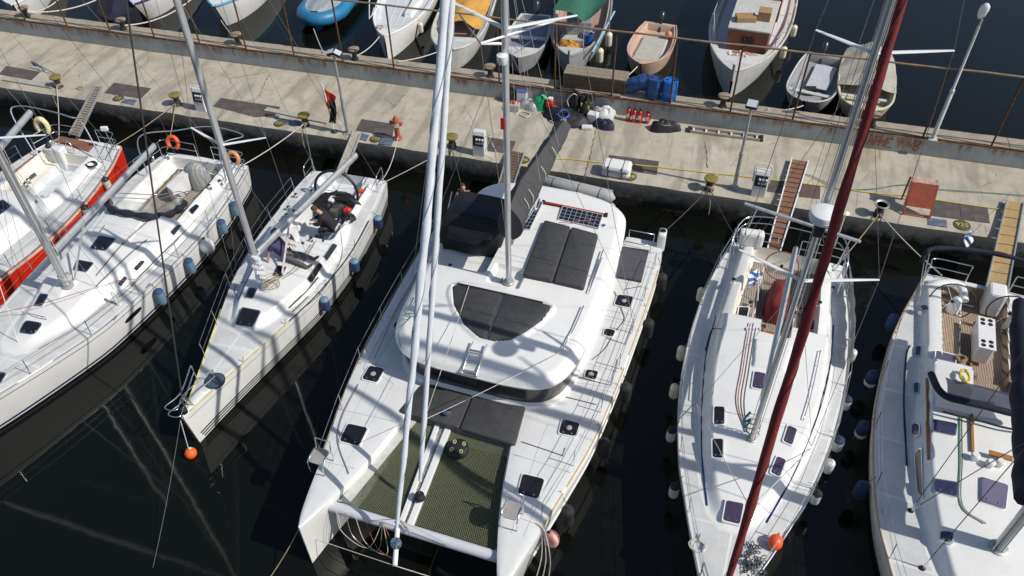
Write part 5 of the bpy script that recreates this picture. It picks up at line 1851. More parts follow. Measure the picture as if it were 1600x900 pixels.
R_.prt(MB().lathe(R_.w(pd[0] - 0.3, pd[1] + 0.05, 1.62), [(0.1, 0), (0.1, 0.08), (0.06, 0.13), (0, 0.13)], 12), 'compass', BLACK, 50)
R_.wheel(R_.w(pd[0], pd[1] - 0.3, 1.35), 0.42, 0.2, STEEL)
for q in ((-0.2, 0.35), (0.2, 0.35)):
    R_.prt(MB().tube(smooth_line([R_.w(pd[0] + q[0], pd[1] + 0.3, 0.8), R_.w(pd[0] + q[0], pd[1] + 0.35, 1.7), R_.w(pd[0] + q[0] * 0.7, pd[1] + 0.35, 1.85)], 5), 0.018, 6), 'pedestal_guard', STEEL, 60)
R_.mast(R_.w(0, 5.4, 1.66), 15.5, 0.3, 0.12, ALUP)
R_.boom(3.0, P(47, 176, 3.0), 0.10, ALUP, 1.3)
R_.spreaders(6.8, 1.3, 0.4)
R_.spreaders(11.2, 1.0, 0.4)
for s in (-1, 1):
    R_.stay([R_.w(s * 2.0, 5.2, 1.15), R_.mpt(6.8) + np.array([*(R_.c * s * 1.3), 0]), R_.mt], 0.006)
    R_.stay([R_.w(s * 1.1, 0.2, 1.2), R_.mt], 0.006, WIRE, 'backstay')
R_.stay([R_.w(0, 11.7, 1.6), R_.mt], 0.008, WIRE, 'forestay')
bt = [R_.w(-1.45, 1.3, 1.2), P(18, 178, 2.5), P(30, 166, 2.7), P(70, 172, 2.8), P(110, 183, 2.75), P(128, 192, 2.4), R_.w(1.45, 1.2, 1.2)]
R_.prt(MB().tube(smooth_line(bt, 6), 0.028, 7), 'bimini_bow', mat('blue_grey_tube', (0.25, 0.27, 0.32), 0.4, metal=0.4), 60)
R_.prt(MB().box(P(163, 201, 2.1), (0.26, 0.12, 0.16), 0.3), 'stern_light', GEL, None, bevel=0.02)
R_.prt(MB().tube([P(163, 202, 2.05), R_.w(1.3, 0.3, 1.15)], 0.016, 6), 'light_pole', STEEL, 60)
t = thing('lifebuoy', 'cream horseshoe lifebuoy on the stern rail of the red hulled yacht', 'lifebuoy', tuple(P(66, 200, 1.5)))
hs = P(66, 198, 1.85)
an = np.linspace(-2.3, 2.3, 24)
MB().tube([hs + np.array([0.26 * math.sin(a), 0.05 * math.cos(a), 0.30 * math.cos(a)]) for a in an], [0.07 + 0.035 * math.cos(a / 2) for a in an], 10).build('float', mat('cream_vinyl', (0.72, 0.64, 0.36), 0.6, var=0.1), t, 60)
MB().tube([hs + np.array([0.2 * math.sin(2.2), 0, 0.3 * math.cos(2.2)]), hs + np.array([-0.2 * math.sin(2.2), 0, 0.3 * math.cos(2.2)])], 0.015, 6).build('strap', ROPEW, t, 60)
coil(P(143, 258, 1.35), 0.2, 4, BLACK, 'hose_coil', 'black hose coiled over the stern rail of the red hulled yacht', 0.02, 9)
gr_ = P(142, 270, 1.3)
FCRE = mat('cream_fender_vinyl', (0.68, 0.64, 0.50), 0.5, var=0.1, scale=3, stain=(0.3, 0.27, 0.2), stain_amt=0.4)
FWHT = mat('white_fender_vinyl', (0.66, 0.66, 0.64), 0.45, var=0.06, scale=3, stain=(0.35, 0.33, 0.28), stain_amt=0.4)
FNAV = mat('navy_fender_cover', (0.018, 0.03, 0.085), 0.8, var=0.2, scale=5)
FLBL = mat('light_blue_fender', (0.13, 0.235, 0.33), 0.6, var=0.12, scale=4, stain=(0.3, 0.36, 0.4), stain_amt=0.4)
FBLU = mat('blue_fender_cover', (0.028, 0.06, 0.15), 0.75, var=0.15, scale=5)
FBLK = mat('black_fender_cover', (0.016, 0.016, 0.018), 0.8, var=0.2)


def side_fender(Yt, px, py, zt, ln, rad, material, lab, capm=None, tilt=(0, 0), up=0.35, botm=None):
    top = P(px, py, zt)
    u, v = Yt.uv(top)
    s = 1 if u > 0 else -1
    v = float(np.clip(v, 0.2, Yt.L - 0.3))
    zb = zt - ln * 0.5
    uu = s * (max(float(Yt.breadth(v, zt)), float(Yt.breadth(v, zb))) + rad * 0.98)
    top = Yt.w(uu, v, zt)
    an_ = Yt.w(s * (float(Yt.hb(v)) - 0.05), v, float(Yt.zs(v)) + up)
    return fender(top, ln, rad, material, lab, capm, tilt=tilt, botm=botm, line_to=an_)


side_fender(R_, 140, 273, 1.25, 0.75, 0.13, FCRE, 'white fender near the stern of the red hulled yacht', BLACK)
side_fender(R_, 98, 315, 1.2, 0.75, 0.13, FCRE, 'middle cream fender on the red hull behind the grey boom', BLACK)
side_fender(R_, 42, 372, 1.2, 0.8, 0.14, FCRE, 'lowest cream fender on the red hull near the left mast', BLACK)
side_fender(A, 362, 315, 1.0, 0.62, 0.14, FLBL, 'light blue fender nearest the stern of the white cruiser', FBLU, up=0.1)
side_fender(A, 344, 343, 1.0, 0.62, 0.14, FLBL, 'light blue fender just above the white ball fender', FBLU, up=0.1)
side_fender(A, 296, 404, 1.0, 0.66, 0.14, FLBL, 'light blue fender just below the white ball fender', FBLU, up=0.1)
side_fender(A, 252, 453, 1.0, 0.66, 0.15, FLBL, 'light blue fender above the oval hull window of the cruiser', FBLU, up=0.1)
bp = P(328, 384, 0.75)
u_, v_ = A.uv(bp)
bp = A.w(float(A.hb(v_)) + 0.16, v_, 0.72)
t = ball_buoy(bp, 0.25, FWHT, 'white ball fender hanging on the right side of the white cruiser', 'fender', 'fenders hanging along the boats', neck=(-0.25, 0.1, 1), eye=BLACK)
# hull window of the cruiser
for v0, v1 in ((7.25, 7.95),):
    vv = np.linspace(v0, v1, 8)
    m_ = MB()
    V = []
    for i, v in enumerate(vv):
        hgt = 0.10 * math.sqrt(max(0.02, 1 - ((i - 3.5) / 3.7) ** 4))
        for zz_ in (0.72 + hgt, 0.72 - hgt):
            V.append(A.side(v, zz_, 1, 0.012))
    m_.sheet(V, 8, 2)
    A.prt(m_, 'hull_window', HATCH, 60)
for px, py, zt, lab in ((594, 338, 0.95, 'navy fender near the stern of the racing yacht'), (556, 405, 0.95, 'navy fender at the middle of the racing yacht'),
                        (508, 465, 0.95, 'navy fender by the shrouds of the racing yacht')):
    side_fender(B, px, py, zt, 0.55, 0.14, FBLU if px < 560 else FNAV, lab, FLBL, up=0.1)
side_fender(B, 352, 443, 0.95, 0.6, 0.12, FNAV, 'dark navy fender on the left side of the racing yacht', up=0.1)
side_fender(B, 382, 380, 0.95, 0.5, 0.12, FBLU, 'blue fender on the left side beside the racing yacht mast', up=0.1)
for px, py, lab, cp in ((1104, 452, 'cream fender highest on the left side of the maroon sail yacht', None), (1063, 541, 'white fender second from the stern, left of the maroon sail yacht', None),
                        (1050, 600, 'white fender third from the stern, left of the maroon sail yacht', None), (1048, 668, 'white fender with black cap beside the shrouds of the maroon sail yacht', FBLK),
                        (1050, 755, 'lowest white fender with black cap left of the maroon sail yacht', FBLK)):
    side_fender(E, px, py, 1.0, 0.55, 0.125, FWHT if cp else FCRE, lab, cp, up=0.15)
for px, py, lab, cp in ((1327, 545, 'white fender highest on the right side of the maroon sail yacht', None), (1323, 620, 'white fender with black cap, right side amidships of maroon sail yacht', FNAV),
                        (1311, 684, 'fat white fender with navy cap right of the maroon sail yacht', FNAV), (1299, 720, 'plain white fender second lowest on the right of the maroon sail yacht', None),
                        (1279, 768, 'lowest fender with black cap right of the maroon sail yacht', FBLK)):
    side_fender(E, px, py, 1.0, 0.5, 0.125 if 'fat' not in lab else 0.15, FWHT, lab, cp, up=0.15)
# lifebuoys on the white cruiser
ORB = mat('orange_lifebuoy', (0.72, 0.10, 0.03), 0.55, var=0.12, scale=5)
for (px, py), mt_, lab in (((270, 223), ORB, 'orange horseshoe lifebuoy on the stern rail of the white cruiser'), ((364, 248), mat('faded_orange_vinyl', (0.58, 0.27, 0.13), 0.6, var=0.15, scale=5), 'faded peach lifebuoy partly behind the racing yacht mast')):
    hs = P(px, py, 1.75)
    t = thing('lifebuoy', lab, 'lifebuoy', tuple(hs - (0, 0, 0.35)))
    an = np.linspace(-2.5, 2.5, 24)
    MB().tube([hs + np.array([0.22 * math.sin(a), 0.07 * math.cos(a), 0.22 * math.cos(a)]) for a in an], [0.075] * 24, 10).build('float', mt_, t, 60)
    MB().tube([hs + np.array([0.22 * math.sin(a), 0.07 * math.cos(a), 0.22 * math.cos(a)]) for a in (2.5, 2.9, 3.4, 3.78)], 0.014, 6).build('strap', ROPEB, t, 60)

# ================================================================== yacht with navy canvas at the right edge
F = Yacht('sailing_yacht', 'white yacht with navy covered boom, teak cockpit and twin wheels at right edge', (8.82, 20.9), (6.9, 5.2),
          [(0, 1.75), (1.2, 2.05), (2.3, 2.32), (4, 2.6), (6.5, 2.72), (9, 2.5), (10.6, 2.1), (12.5, 1.45), (14.5, 0.6), (15.82, 0.03)],
          [(0, 1.15), (4, 1.18), (8, 1.25), (15.82, 1.6)], rake=0.6)
F.hull(GEL, [(0.16, 0.07, BLUES, False, 0, 0.98)])
left_side = [(1437, 540), (1436, 570), (1432, 620), (1429, 660), (1428, 700), (1431, 750), (1437, 800), (1447, 850), (1462, 900), (1480, 945)]
cl_ = F.trace(left_side, 1.3)
cr = F.mirror(cl_)
F_roof = lambda U, V, zs: np.interp(V, [3.5, 5, 9, 12.5], [1.74, 1.80, 1.74, 1.55]) - 0.05 * (U / 1.4) ** 2
feats = [dict(poly=cr, z=F_roof, w=0.30, part='coachroof', mat=GEL)]
feats += cockpit(0.5, 4.1, 1.38, 1.2, 0.34, 1.02, 0.74, 0.62, GEL, TEAK, coam=0.5, seat_mat=TEAK, open_aft=True)
gw = F.trace(T(1400, 540, 6, [(690, 130), (720, 290), (1040, 360), (1100, 120)]), 1.0)
feats.append(dict(poly=np.array([(-0.55, 3.6), (0.75, 3.6), (0.72, 4.9), (-0.5, 4.9)]), z=0.8, w=0.05, part='companionway', mat=TEAK))
F.deck(feats, step=0.04)
F.toe_rail(mat('weathered_teak_rail', (0.34, 0.25, 0.15), 0.7, var=0.2, scale=6), 0.024)
F.hatch(T(1360, 640, 5, [(495, 88), (662, 120), (655, 205), (488, 170)]), HATCHB, STEEL)
F.hatch(T(1360, 640, 5, [(492, 555), (670, 590), (668, 685), (490, 645)]), HATCHB, STEEL)
F.hatch(T(1360, 640, 5, [(865, 540), (1060, 600), (1040, 775), (862, 715)]), mat('lilac_hatch_acrylic', (0.16, 0.14, 0.22), 0.1, var=0.1, coat=0.3), STEEL)
F.hatch(T(1360, 750, 6, [(645, 492), (765, 510), (750, 605), (640, 580)]), HATCHB, GEL, r=0.08)
F.hatch(T(1400, 540, 6, [(365, 75), (545, 105), (540, 195), (360, 160)]), HATCHB, GEL)
for q4 in (T(1400, 540, 6, [(180, 20), (228, 20), (222, 100), (178, 100)]), T(1400, 540, 6, [(168, 360), (215, 360), (210, 450), (165, 450)]), T(1400, 540, 6, [(165, 740), (228, 742), (225, 850), (165, 850)])):
    F.portlight(q4, HATCHB)
F.portlight(T(1360, 640, 5, [(360, 360), (400, 300), (420, 700), (378, 650)]), mat('brown_tinted_window', (0.10, 0.085, 0.085), 0.12, coat=0.3))
F.strip(T(1400, 540, 6, [(130, 0), (95, 100), (75, 400), (75, 650), (90, 900)]), 0.04, BLKS, 'jib_track', 0.02)
F.strip(T(1360, 640, 5, [(262, 10), (272, 200), (285, 440)]), 0.04, BLKS, 'jib_track', 0.02)
WOODT = mat('varnished_handrail', (0.33, 0.15, 0.045), 0.45, var=0.2, scale=12)
F.strip(T(1400, 540, 6, [(287, 320), (292, 560), (298, 900)]), 0.06, WOODT, 'wooden_handrail', 0.07)
F.strip(T(1360, 640, 5, [(440, 100), (445, 230), (453, 395)]), 0.06, WOODT, 'wooden_handrail', 0.07)
F.strip(T(1400, 540, 6, [(698, 160), (708, 430)]), 0.06, WOODT, 'wooden_handrail', 0.07)
F.strip(T(1360, 640, 5, [(785, 45), (795, 335)]), 0.06, WOODT, 'wooden_handrail', 0.07)
F.strip(T(1360, 640, 5, [(925, 340), (1105, 390)]), 0.14, WOODT, 'dorade_guard', 0.05, 0.12)
for k in range(3):
    F.line(T(1360, 640, 5, [(690 + 12 * k, 60), (695 + 12 * k, 400), (700 + 10 * k, 745), (880 + 12 * k, 890)]), 0.012, (ROPEG, ROPEW, ROPEG)[k], 'control_line')
F.stanchions([1.2, 3.0, 4.8, 6.7, 8.6, 10.5, 12.3], 0.62, sides=(-1,), r=0.013)
for p in ((1440, 490),):
    F.winch(*p, 1.5)
for p in ((1408, 590), (1382, 800), (1525, 590)):
    F.cleat(*p)
for p in ((1521, 717), (1545, 728), (1560, 727)):
    q = F.on(*p)
    F.prt(MB().lathe(q, [(0.09, -0.05), (0.09, 0.1), (0.11, 0.16), (0.08, 0.2), (0, 0.2)], 12), 'cowl_vent', GEL, 50)
mb_ = F.on(1560, 856)
F.mast(mb_, 18.5, 0.3, 0.15, ALUP)
F.boom(3.3, P(1588, 482, 3.25), 0.09, ALUP, 1.3)
# navy sail cover along the boom and the sprayhood in front of the cockpit
a_, e_ = F.ba + (0, 0, 0.25), F.be + (0, 0, 0.22)
F.furled(a_, e_, [(0, 0.36), (0.2, 0.34), (0.7, 0.28), (1, 0.17)], NAVY, 'sail_cover', 3, 40, 0.04)
hood = [F.on(1455, 584, 0.5), F.on(1465, 606, 0.5), F.on(1480, 620, 0.52), F.on(1505, 627, 0.5), F.on(1540, 635, 0.5), F.on(1578, 645, 0.5), F.on(1610, 650, 0.5)]
F.prt(MB().tube(smooth_line(hood, 6), [0.095] * len(smooth_line(hood, 6)), 9, sq=0.9), 'folded_sprayhood', NAVY, 70)
F.prt(MB().tube(smooth_line([h + (0, -0.2, -0.35) for h in hood[2:]], 5), 0.03, 6), 'sprayhood_rail', BLACK, 70)
m_ = MB()
V = []
sh = smooth_line(hood[2:], 5)
for p in sh:
    for j in range(5):
        V.append(p + (0, 0.16 * j, -0.02 + 0.12 * math.sin(j * 0.7)))
m_.sheet(V, len(sh), 5)
F.prt(m_, 'sprayhood_top', mat('navy_vinyl_window', (0.03, 0.035, 0.07), 0.25, var=0.2, alpha=0.9), 70)
for k, v0 in enumerate((5.3, 5.05)):
    F.stay([hood[0] + (0, 0.1 * k, 0), F.on(1455 + 12 * k, 600 + 3 * k)], 0.014, ALU, 'sprayhood_strut')
bm = [P(1440, 410, 2.7), P(1447, 395, 3.0), P(1462, 388, 3.1), P(1510, 390, 3.15), P(1560, 397, 3.15), P(1610, 410, 3.1), P(1650, 420, 3.0)]
F.prt(MB().tube(smooth_line(bm, 6), [0.085 + 0.012 * math.sin(k * 1.1) for k in range(len(smooth_line(bm, 6)))], 9, sq=0.8), 'folded_bimini', NAVY, 70)
for k in (0, 1):
    F.prt(MB().tube([bm[1] + (0.1 * k, 0.05, 0), F.w(-1.9, 1.3 + 0.4 * k, 1.2)], 0.018, 7), 'bimini_bow', STEEL, 60)
F.pushpit(1.2, 0.7, 0.6)
F.wheel(P(1488, 471, 1.5), 0.60, 0.15, BLACK, 0.02)
F.wheel(P(1578, 490, 1.5), 0.60, 0.15, BLACK, 0.02)
for x, y in ((1487, 474), (1580, 495)):
    q = P(x, y, 1.1)
    F.prt(MB().lathe((q[0], q[1] - 0.25, 0.74), [(0.2, 0), (0.17, 0.5), (0.14, 0.75), (0.08, 0.82), (0, 0.83)], 14), 'steering_pedestal', GEL, 50)
sq_ = F.trace(T(1400, 400, 6, [(285, 250), (640, 255), (655, 350), (285, 290)]), 1.5)
hs = [P(1448, 450, 1.35), P(1465, 443, 1.45), P(1490, 442, 1.45), P(1503, 450, 1.4), P(1507, 470, 1.3)]
F.prt(MB().tube(smooth_line(hs, 6), 0.13, 10, sq=0.8), 'helm_seat_back', GEL, 70)
F.prt(MB().box(P(1478, 452, 1.15), (1.15, 0.42, 0.08), 0.0), 'helm_seat', TEAK, None)
F.prt(MB().box(P(1552, 468, 1.2), (0.5, 0.6, 0.9), -0.1), 'stern_seat', GEL, None, bevel=0.08)
tb = P(1541, 522, 1.45)
tbl = F.prt(MB().box(tb - (0, 0, 0.28), (0.42, 1.25, 0.62), -0.1), 'cockpit_table', GEL, None, bevel=0.05)
F.prt(MB().box(tb + (0, 0, 0.04), (0.46, 1.3, 0.035), -0.1), 'table_top', GEL, None, tbl, bevel=0.015)
for dx in (-0.1, 0.1):
    for dy in (-0.52, -0.36, 0.36, 0.52):
        F.prt(MB().lathe(tb + (dx - dy * 0.1 * 0 + dy * 0.1, dy, 0.058), [(0.065, 0), (0.065, 0.006), (0, 0.006)], 14), 'cup_hole', BLACK, 40, tbl)
coil(F.on(1500, 563, 0.05), 0.13, 8, ROPET, 'rope_coil', 'tan and blue rope bundle on the coachroof by the cockpit of the navy yacht', 0.014, 5, h=0.12)
coil(F.on(1506, 590, 0.05), 0.11, 7, ROPEY, 'rope_coil', 'yellow rope hanging below the tan rope bundle on the navy yacht', 0.013, 11, squash=1.8, h=0.1)
sh1, sh2 = F.on(1423, 798), F.on(1441, 888)
for cp, tops in ((sh1, [F.mpt(7.5), F.mpt(12.0) + np.array([*(-F.c * 1.5), 0])]), (sh2, [F.mpt(17.5)])):
    for tpt in tops:
        F.stay([cp + (0, 0, 0.02), tpt], 0.010, mat('black_rigging', (0.03, 0.03, 0.03), 0.5), 'shroud')
        F.prt(MB().tube([cp, cp + (tpt - cp) / np.linalg.norm(tpt - cp) * 0.4], 0.018, 7), 'turnbuckle', STEEL, 60)
    F.prt(MB().lathe(cp, [(0.07, -0.02), (0.07, 0.02), (0.03, 0.06), (0, 0.06)], 12), 'chainplate', BLACK, 50)
F.spreaders(7.6, 1.6, 0.5)
F.spreaders(12.6, 1.3, 0.45)
F.stay([F.w(0, 15.4, 1.7), F.mt], 0.009, WIRE, 'forestay')
F.furled(F.w(0, 15.35, 2.0), F.w(0, 15.35, 2.0) + (F.mt - F.w(0, 15.35, 2.0)) * 0.88, [(0, 0.06), (0.3, 0.11), (1, 0.05)], NAVY, 'furled_genoa', 9)
F.stay([F.be, F.mt], 0.006, WIRE, 'topping_lift')
for k in range(5):
    F.stay([mb_ + (-0.18 + 0.05 * k, -0.15, 0.1), F.mpt(9.0) + (-0.18 + 0.05 * k, -0.15, 0)], 0.010, (ROPEW, DWIRE, WIRE, ROPEW, WIRE)[k], 'halyard')
for px, py, lab in ((1390, 490, 'blue fender at the stern quarter of the navy canvas yacht'), (1364, 580, 'navy and white fender upper one of three left of the navy yacht'),
                    (1350, 660, 'navy and white fender middle one of three left of the navy yacht'), (1350, 755, 'navy fender lowest one of three left of the navy yacht')):
    side_fender(F, px, py, 1.0, 0.6, 0.16, FNAV if px < 1380 else FBLU, lab, up=0.1, botm=FWHT if 'white' in lab else None)
# ================================================================== catamaran
C = Yacht('catamaran', 'white sailing catamaran with charcoal cushions on its roof and net trampolines', (-4.52, 20.6), (-5.16, 7.55),
          [(0, 3.6), (2.6, 3.65), (7.8, 3.43), (10.4, 3.0), (12.4, 2.58), (13.05, 2.5)], [(0, 1.3), (3, 1.5), (13, 1.72)], cat='catamaran', group=None)
ZD = 1.58


def cat_hull(s):
    """one of the two hulls: outer edge traced, inner edge facing the trampolines"""
    vs_ = np.array([0.0, 0.6, 1.6, 3.0, 5.0, 7.0, 8.6, 10.0, 11.2, 12.0, 12.6, 12.95])
    outer = np.array([3.50, 3.60, 3.66, 3.66, 3.60, 3.50, 3.36, 3.10, 2.86, 2.72, 2.60, 2.50])
    inner = np.array([2.35, 2.30, 2.25, 2.1, 1.9, 1.6, 1.42, 1.60, 1.84, 2.06, 2.26, 2.40])
    zt = np.array([1.15, 1.2, 1.45, 1.56, 1.58, 1.60, 1.62, 1.64, 1.66, 1.67, 1.68, 1.68])
    n = 70
    v = np.linspace(0, 12.95, n)
    xo, yo = curve1d(vs_, outer, 6)
    xi, yi = curve1d(vs_, inner, 6)
    xz, yz = curve1d(vs_, zt, 6)
    o, i_, z = np.interp(v, xo, yo), np.interp(v, xi, yi), np.interp(v, xz, yz)
    mid, hw = (o + i_) / 2, (o - i_) / 2
    # section: chamfered deck edge, topsides tucking in to the waterline
    sec = [(1.0, 0.0, 0.0), (1.06, -0.08, 0.0), (1.06, -0.30, 0), (0.98, -0.75, 0), (0.80, -1.2, 0), (0.62, -1.7, 0), (0.30, -2.1, 0)]
    V = []
    for k in range(n):
        row = []
        for side in (1, -1):
            rs = []
            for f, dz, _ in sec:
                taper = 1.0 if k < n - 1 else 0.35
                zz_ = z[k] + dz
                nar = 1 - 0.45 * sstep(10.5, 12.95, v[k]) * min(1, -dz / 1.0)
                rs.append((mid[k] + side * hw[k] * f * nar * taper, v[k] + (0.04 if k == n - 1 else 0), zz_))
            row.append(rs)
        ring_ = row[0][::-1] + row[1]
        V += [C.w(s * a, b, c_) for a, b, c_ in ring_]
    m = len(sec) * 2
    fs = [(k * m + j, (k + 1) * m + j, (k + 1) * m + j + 1, k * m + j + 1) for k in range(n - 1) for j in range(m - 1) if j != len(sec) - 1]
    fs += [tuple(range(m)), tuple((n - 1) * m + j for j in range(m))[::-1]]
    if s < 0:
        fs = [f[::-1] for f in fs]
    C.prt(MB().add(V, fs[::1]), 'hull', GEL, 35)
    # deck sheet with a rounded shoulder
    w_ = 21
    Vd = []
    for k in range(n):
        for j in range(w_):
            q = j / (w_ - 1) * 2 - 1
            taper = 1.0 if k < n - 1 else 0.35
            zz_ = z[k] + 0.03 * (1 - abs(q) ** 4)
            Vd.append(C.w(s * (mid[k] + q * hw[k] * taper), v[k] + (0.04 if k == n - 1 else 0), zz_))
    d = MB()
    d.sheet(Vd, n, w_)
    C.prt(d, 'side_deck', DECK, 40)
    C.half = (v, o, i_, z)
    # brown rub strips along the outer sheer
    for v0, v1 in ((1.6, 5.4), (5.9, 10.0), (10.2, 11.3)):
        q = np.linspace(v0, v1, 24)
        p = C.w(s * (np.interp(q, v, o) + 0.005), q, np.interp(q, v, z) - 0.02)
        C.prt(MB().tube(p, 0.035, 6, sq=0.6), 'rub_strip', mat('tan_rub_strip', (0.42, 0.29, 0.13), 0.6, var=0.2, scale=5), 60)
    # step mould along the outer topside
    q = np.linspace(0.8, 11.6, 40)
    hwq = (np.interp(q, v, o) - np.interp(q, v, i_)) / 2
    midq = (np.interp(q, v, o) + np.interp(q, v, i_)) / 2
    p = C.w(s * (midq + hwq * 0.99), q, np.interp(q, v, z) - 0.72)
    C.prt(MB().tube(p, 0.03, 6), 'hull_step', GEL, 60)


for s in (-1, 1):
    cat_hull(s)
cv, co, ci, cz = C.half


def czat(u, v):
    return float(np.interp(v, cv, cz)) + 0.03


C.zat = lambda u, v: czat(u, v)
# bridge deck between the hulls
bd = MB()
bd.prism([C.w(u, v, 0)[:2] for u, v in ((-2.3, 0.5), (2.3, 0.5), (2.2, 5.0), (2.08, 9.1), (-2.08, 9.1), (-2.2, 5.0))], 0.75, 1.60)
C.prt(bd, 'bridge_deck', GEL, None)
# ---- coach house: black window band and overhanging roof
ZRF = 3.02


def rooftop(U, V):
    """height of the roof over the cabin, falling away to its front"""
    base = np.interp(V, [0.1, 2.0, 5.0, 7.2, 8.3], [2.84, 2.97, 3.02, 2.93, 2.80])
    return base - 0.045 * (np.abs(U) / 2.0) ** 3


half = smooth_line(np.array([(0.7, 0.1), (1.7, 0.3), (2.3, 0.72), (2.52, 1.5), (2.64, 3.0), (2.66, 5.0), (2.6, 6.5), (2.44, 7.4), (2.1, 7.92), (1.6, 8.17), (0.9, 8.26)]), 5)
rpo = np.vstack([half, (half * [-1, 1])[::-1]])
# flybridge helm side sits left, so the roof is cut there
nv, nu = 212, 150
gv = np.linspace(0.0, 8.45, nv)
gu = np.linspace(-2.85, 2.85, nu)
GV, GU = np.meshgrid(gv, gu, indexing='ij')
d = sdf(rpo, GU, GV)
Zr = rooftop(GU, GV) - 0.12 * sstep(-0.30, 0.0, d) - 0.08 * sstep(-0.09, 0.0, d)
fe = [('roof', GEL)]
partid = np.zeros(d.shape, int)


def roof_set(poly, z, w_, name, material, rel=False):
    global Zr
    dd = sdf(poly, GU, GV)
    k = sstep(0, w_, -dd)
    zt = (rooftop(GU, GV) + z) if rel else np.full(d.shape, z)
    Zr = Zr + (zt - Zr) * k
    fe.append((name, material))
    partid[dd < 0] = len(fe) - 1


def ctr(pts, z):
    return np.array([C.uv(P(x, y, z)) for x, y in pts])


# recess frames and pads
sky = ctr(T(600, 400, 3, [(285, 175), (300, 130), (360, 115), (560, 150), (800, 220), (815, 250), (760, 310), (680, 370), (600, 405), (510, 410), (420, 385), (360, 330), (310, 260)]), 3.0)
roof_set(rpoly(sky, 0.15), 0.05, 0.10, 'lounge_rim', GEL, True)
sky2 = ctr(T(600, 400, 3, [(318, 135), (400, 140), (560, 175), (790, 232), (740, 300), (660, 355), (590, 390), (510, 395), (440, 375), (375, 320), (325, 225)]), 3.0)
roof_set(sky2, -0.03, 0.03, 'lounge_recess', GEL, True)
padz = ctr(T(600, 180, 3.333, [(835, 550), (1117, 620), (1040, 905), (722, 842)]), 3.05)
helm = ctr([(690, 390), (640, 408), (665, 470), (760, 440), (792, 440), (800, 400), (770, 370)], 2.9)
hw_ = rpoly([(-2.45, 2.3), (-0.75, 2.3), (-0.75, 4.9), (-2.5, 4.9)], 0.15)
roof_set(hw_, 1.95, 0.06, 'helm_station', GEL)
ms = rpoly([(-0.62, 4.4), (0.35, 4.4), (0.35, 5.25), (-0.62, 5.25)], 0.1)
roof_set(ms, 2.86, 0.08, 'mast_step', GEL)
idx = np.arange(nv * nu).reshape(nv, nu)
quads = np.stack([idx[:-1, :-1], idx[:-1, 1:], idx[1:, 1:], idx[1:, :-1]], -1).reshape(-1, 4)
ins = (np.max(np.stack([d[:-1, :-1], d[:-1, 1:], d[1:, 1:], d[1:, :-1]], -1), -1) < 0.045).reshape(-1)
# pull border vertices onto the outline so the edge is clean
out = (d > -0.0) & (d < 0.09)
pf = np.max(np.stack([partid[:-1, :-1], partid[:-1, 1:], partid[1:, 1:], partid[1:, :-1]], -1), -1).reshape(-1)
GU2, GV2 = GU.copy(), GV.copy()
ex = 1e-3
gux = (sdf(rpo, GU + ex, GV) - d) / ex
guy = (sdf(rpo, GU, GV + ex) - d) / ex
GU2[out] -= gux[out] * d[out]
GV2[out] -= guy[out] * d[out]
Wp = C.w(GU2, GV2, Zr).reshape(-1, 3)
for i, (nm, mt) in enumerate(fe):
    q = quads[(pf == i) & ins]
    if len(q) == 0:
        continue
    used, inv = np.unique(q, return_inverse=True)
    b = MB()
    b.v, b.f, b.n = [Wp[used]], inv.reshape(-1, 4).tolist(), len(used)
    C.prt(b, nm, mt, 62)
C.Rz = lambda u, v: float(Zr[int(np.clip(round(v / 8.45 * (nv - 1)), 0, nv - 1)), int(np.clip(round((u + 2.85) / 5.7 * (nu - 1)), 0, nu - 1))])


def ron(px, py, dz=0.0):
    z = 2.9
    for _ in range(8):
        u, v = C.uv(P(px, py, z))
        z = 0.5 * z + 0.5 * C.Rz(u, v)
    return P(px, py, z + dz)


# underside skirt of the roof and window band below it
if np.sum(rpo[:, 0] * np.roll(rpo[:, 1], -1) - np.roll(rpo[:, 0], -1) * rpo[:, 1]) < 0:
    rpo = rpo[::-1]
n_ = len(rpo)
zedge = np.array([rooftop(u, v) - 0.20 for u, v in rpo])
rings = [np.c_[rpo, zedge], np.c_[inset(rpo, 0.02), zedge - 0.07], np.c_[inset(rpo, 0.12), zedge - 0.09]]
V = np.concatenate([C.w(r[:, 0], r[:, 1], r[:, 2]) for r in rings])
C.prt(MB().add(V, [(q * n_ + k, (q + 1) * n_ + k, (q + 1) * n_ + (k + 1) % n_, q * n_ + (k + 1) % n_) for q in range(2) for k in range(n_)]), 'roof_edge', GEL, 50)
cab = inset(rpo, 0.1)
cabb = inset(rpo, 0.2)
V = np.concatenate([C.w(cab[:, 0], cab[:, 1], zedge - 0.08), C.w(cabb[:, 0], cabb[:, 1], np.full(n_, 1.78))])
C.prt(MB().add(V, [(k, n_ + k, n_ + (k + 1) % n_, (k + 1) % n_) for k in range(n_)]), 'window_band', mat('black_window_band', (0.010, 0.010, 0.011), 0.25, var=0.2, coat=0.2), 50)
ledge = inset(rpo, 0.1)
V = np.concatenate([C.w(cabb[:, 0], cabb[:, 1], np.full(n_, 1.78)), C.w(ledge[:, 0], ledge[:, 1], np.full(n_, 1.74)), C.w(ledge[:, 0] * 1.01, ledge[:, 1] * 1.005, np.full(n_, 1.55))])
C.prt(MB().add(V, [(q * n_ + k, (q + 1) * n_ + k, (q + 1) * n_ + (k + 1) % n_, q * n_ + (k + 1) % n_) for q in range(2) for k in range(n_)]), 'cabin_base', GEL, 50)
V = [C.w(u, v, z - 0.05) for (u, v), z in zip(inset(rpo, 0.1), zedge)]
C.prt(MB().add(V, [tuple(range(n_))]), 'headlining', GEL, None)


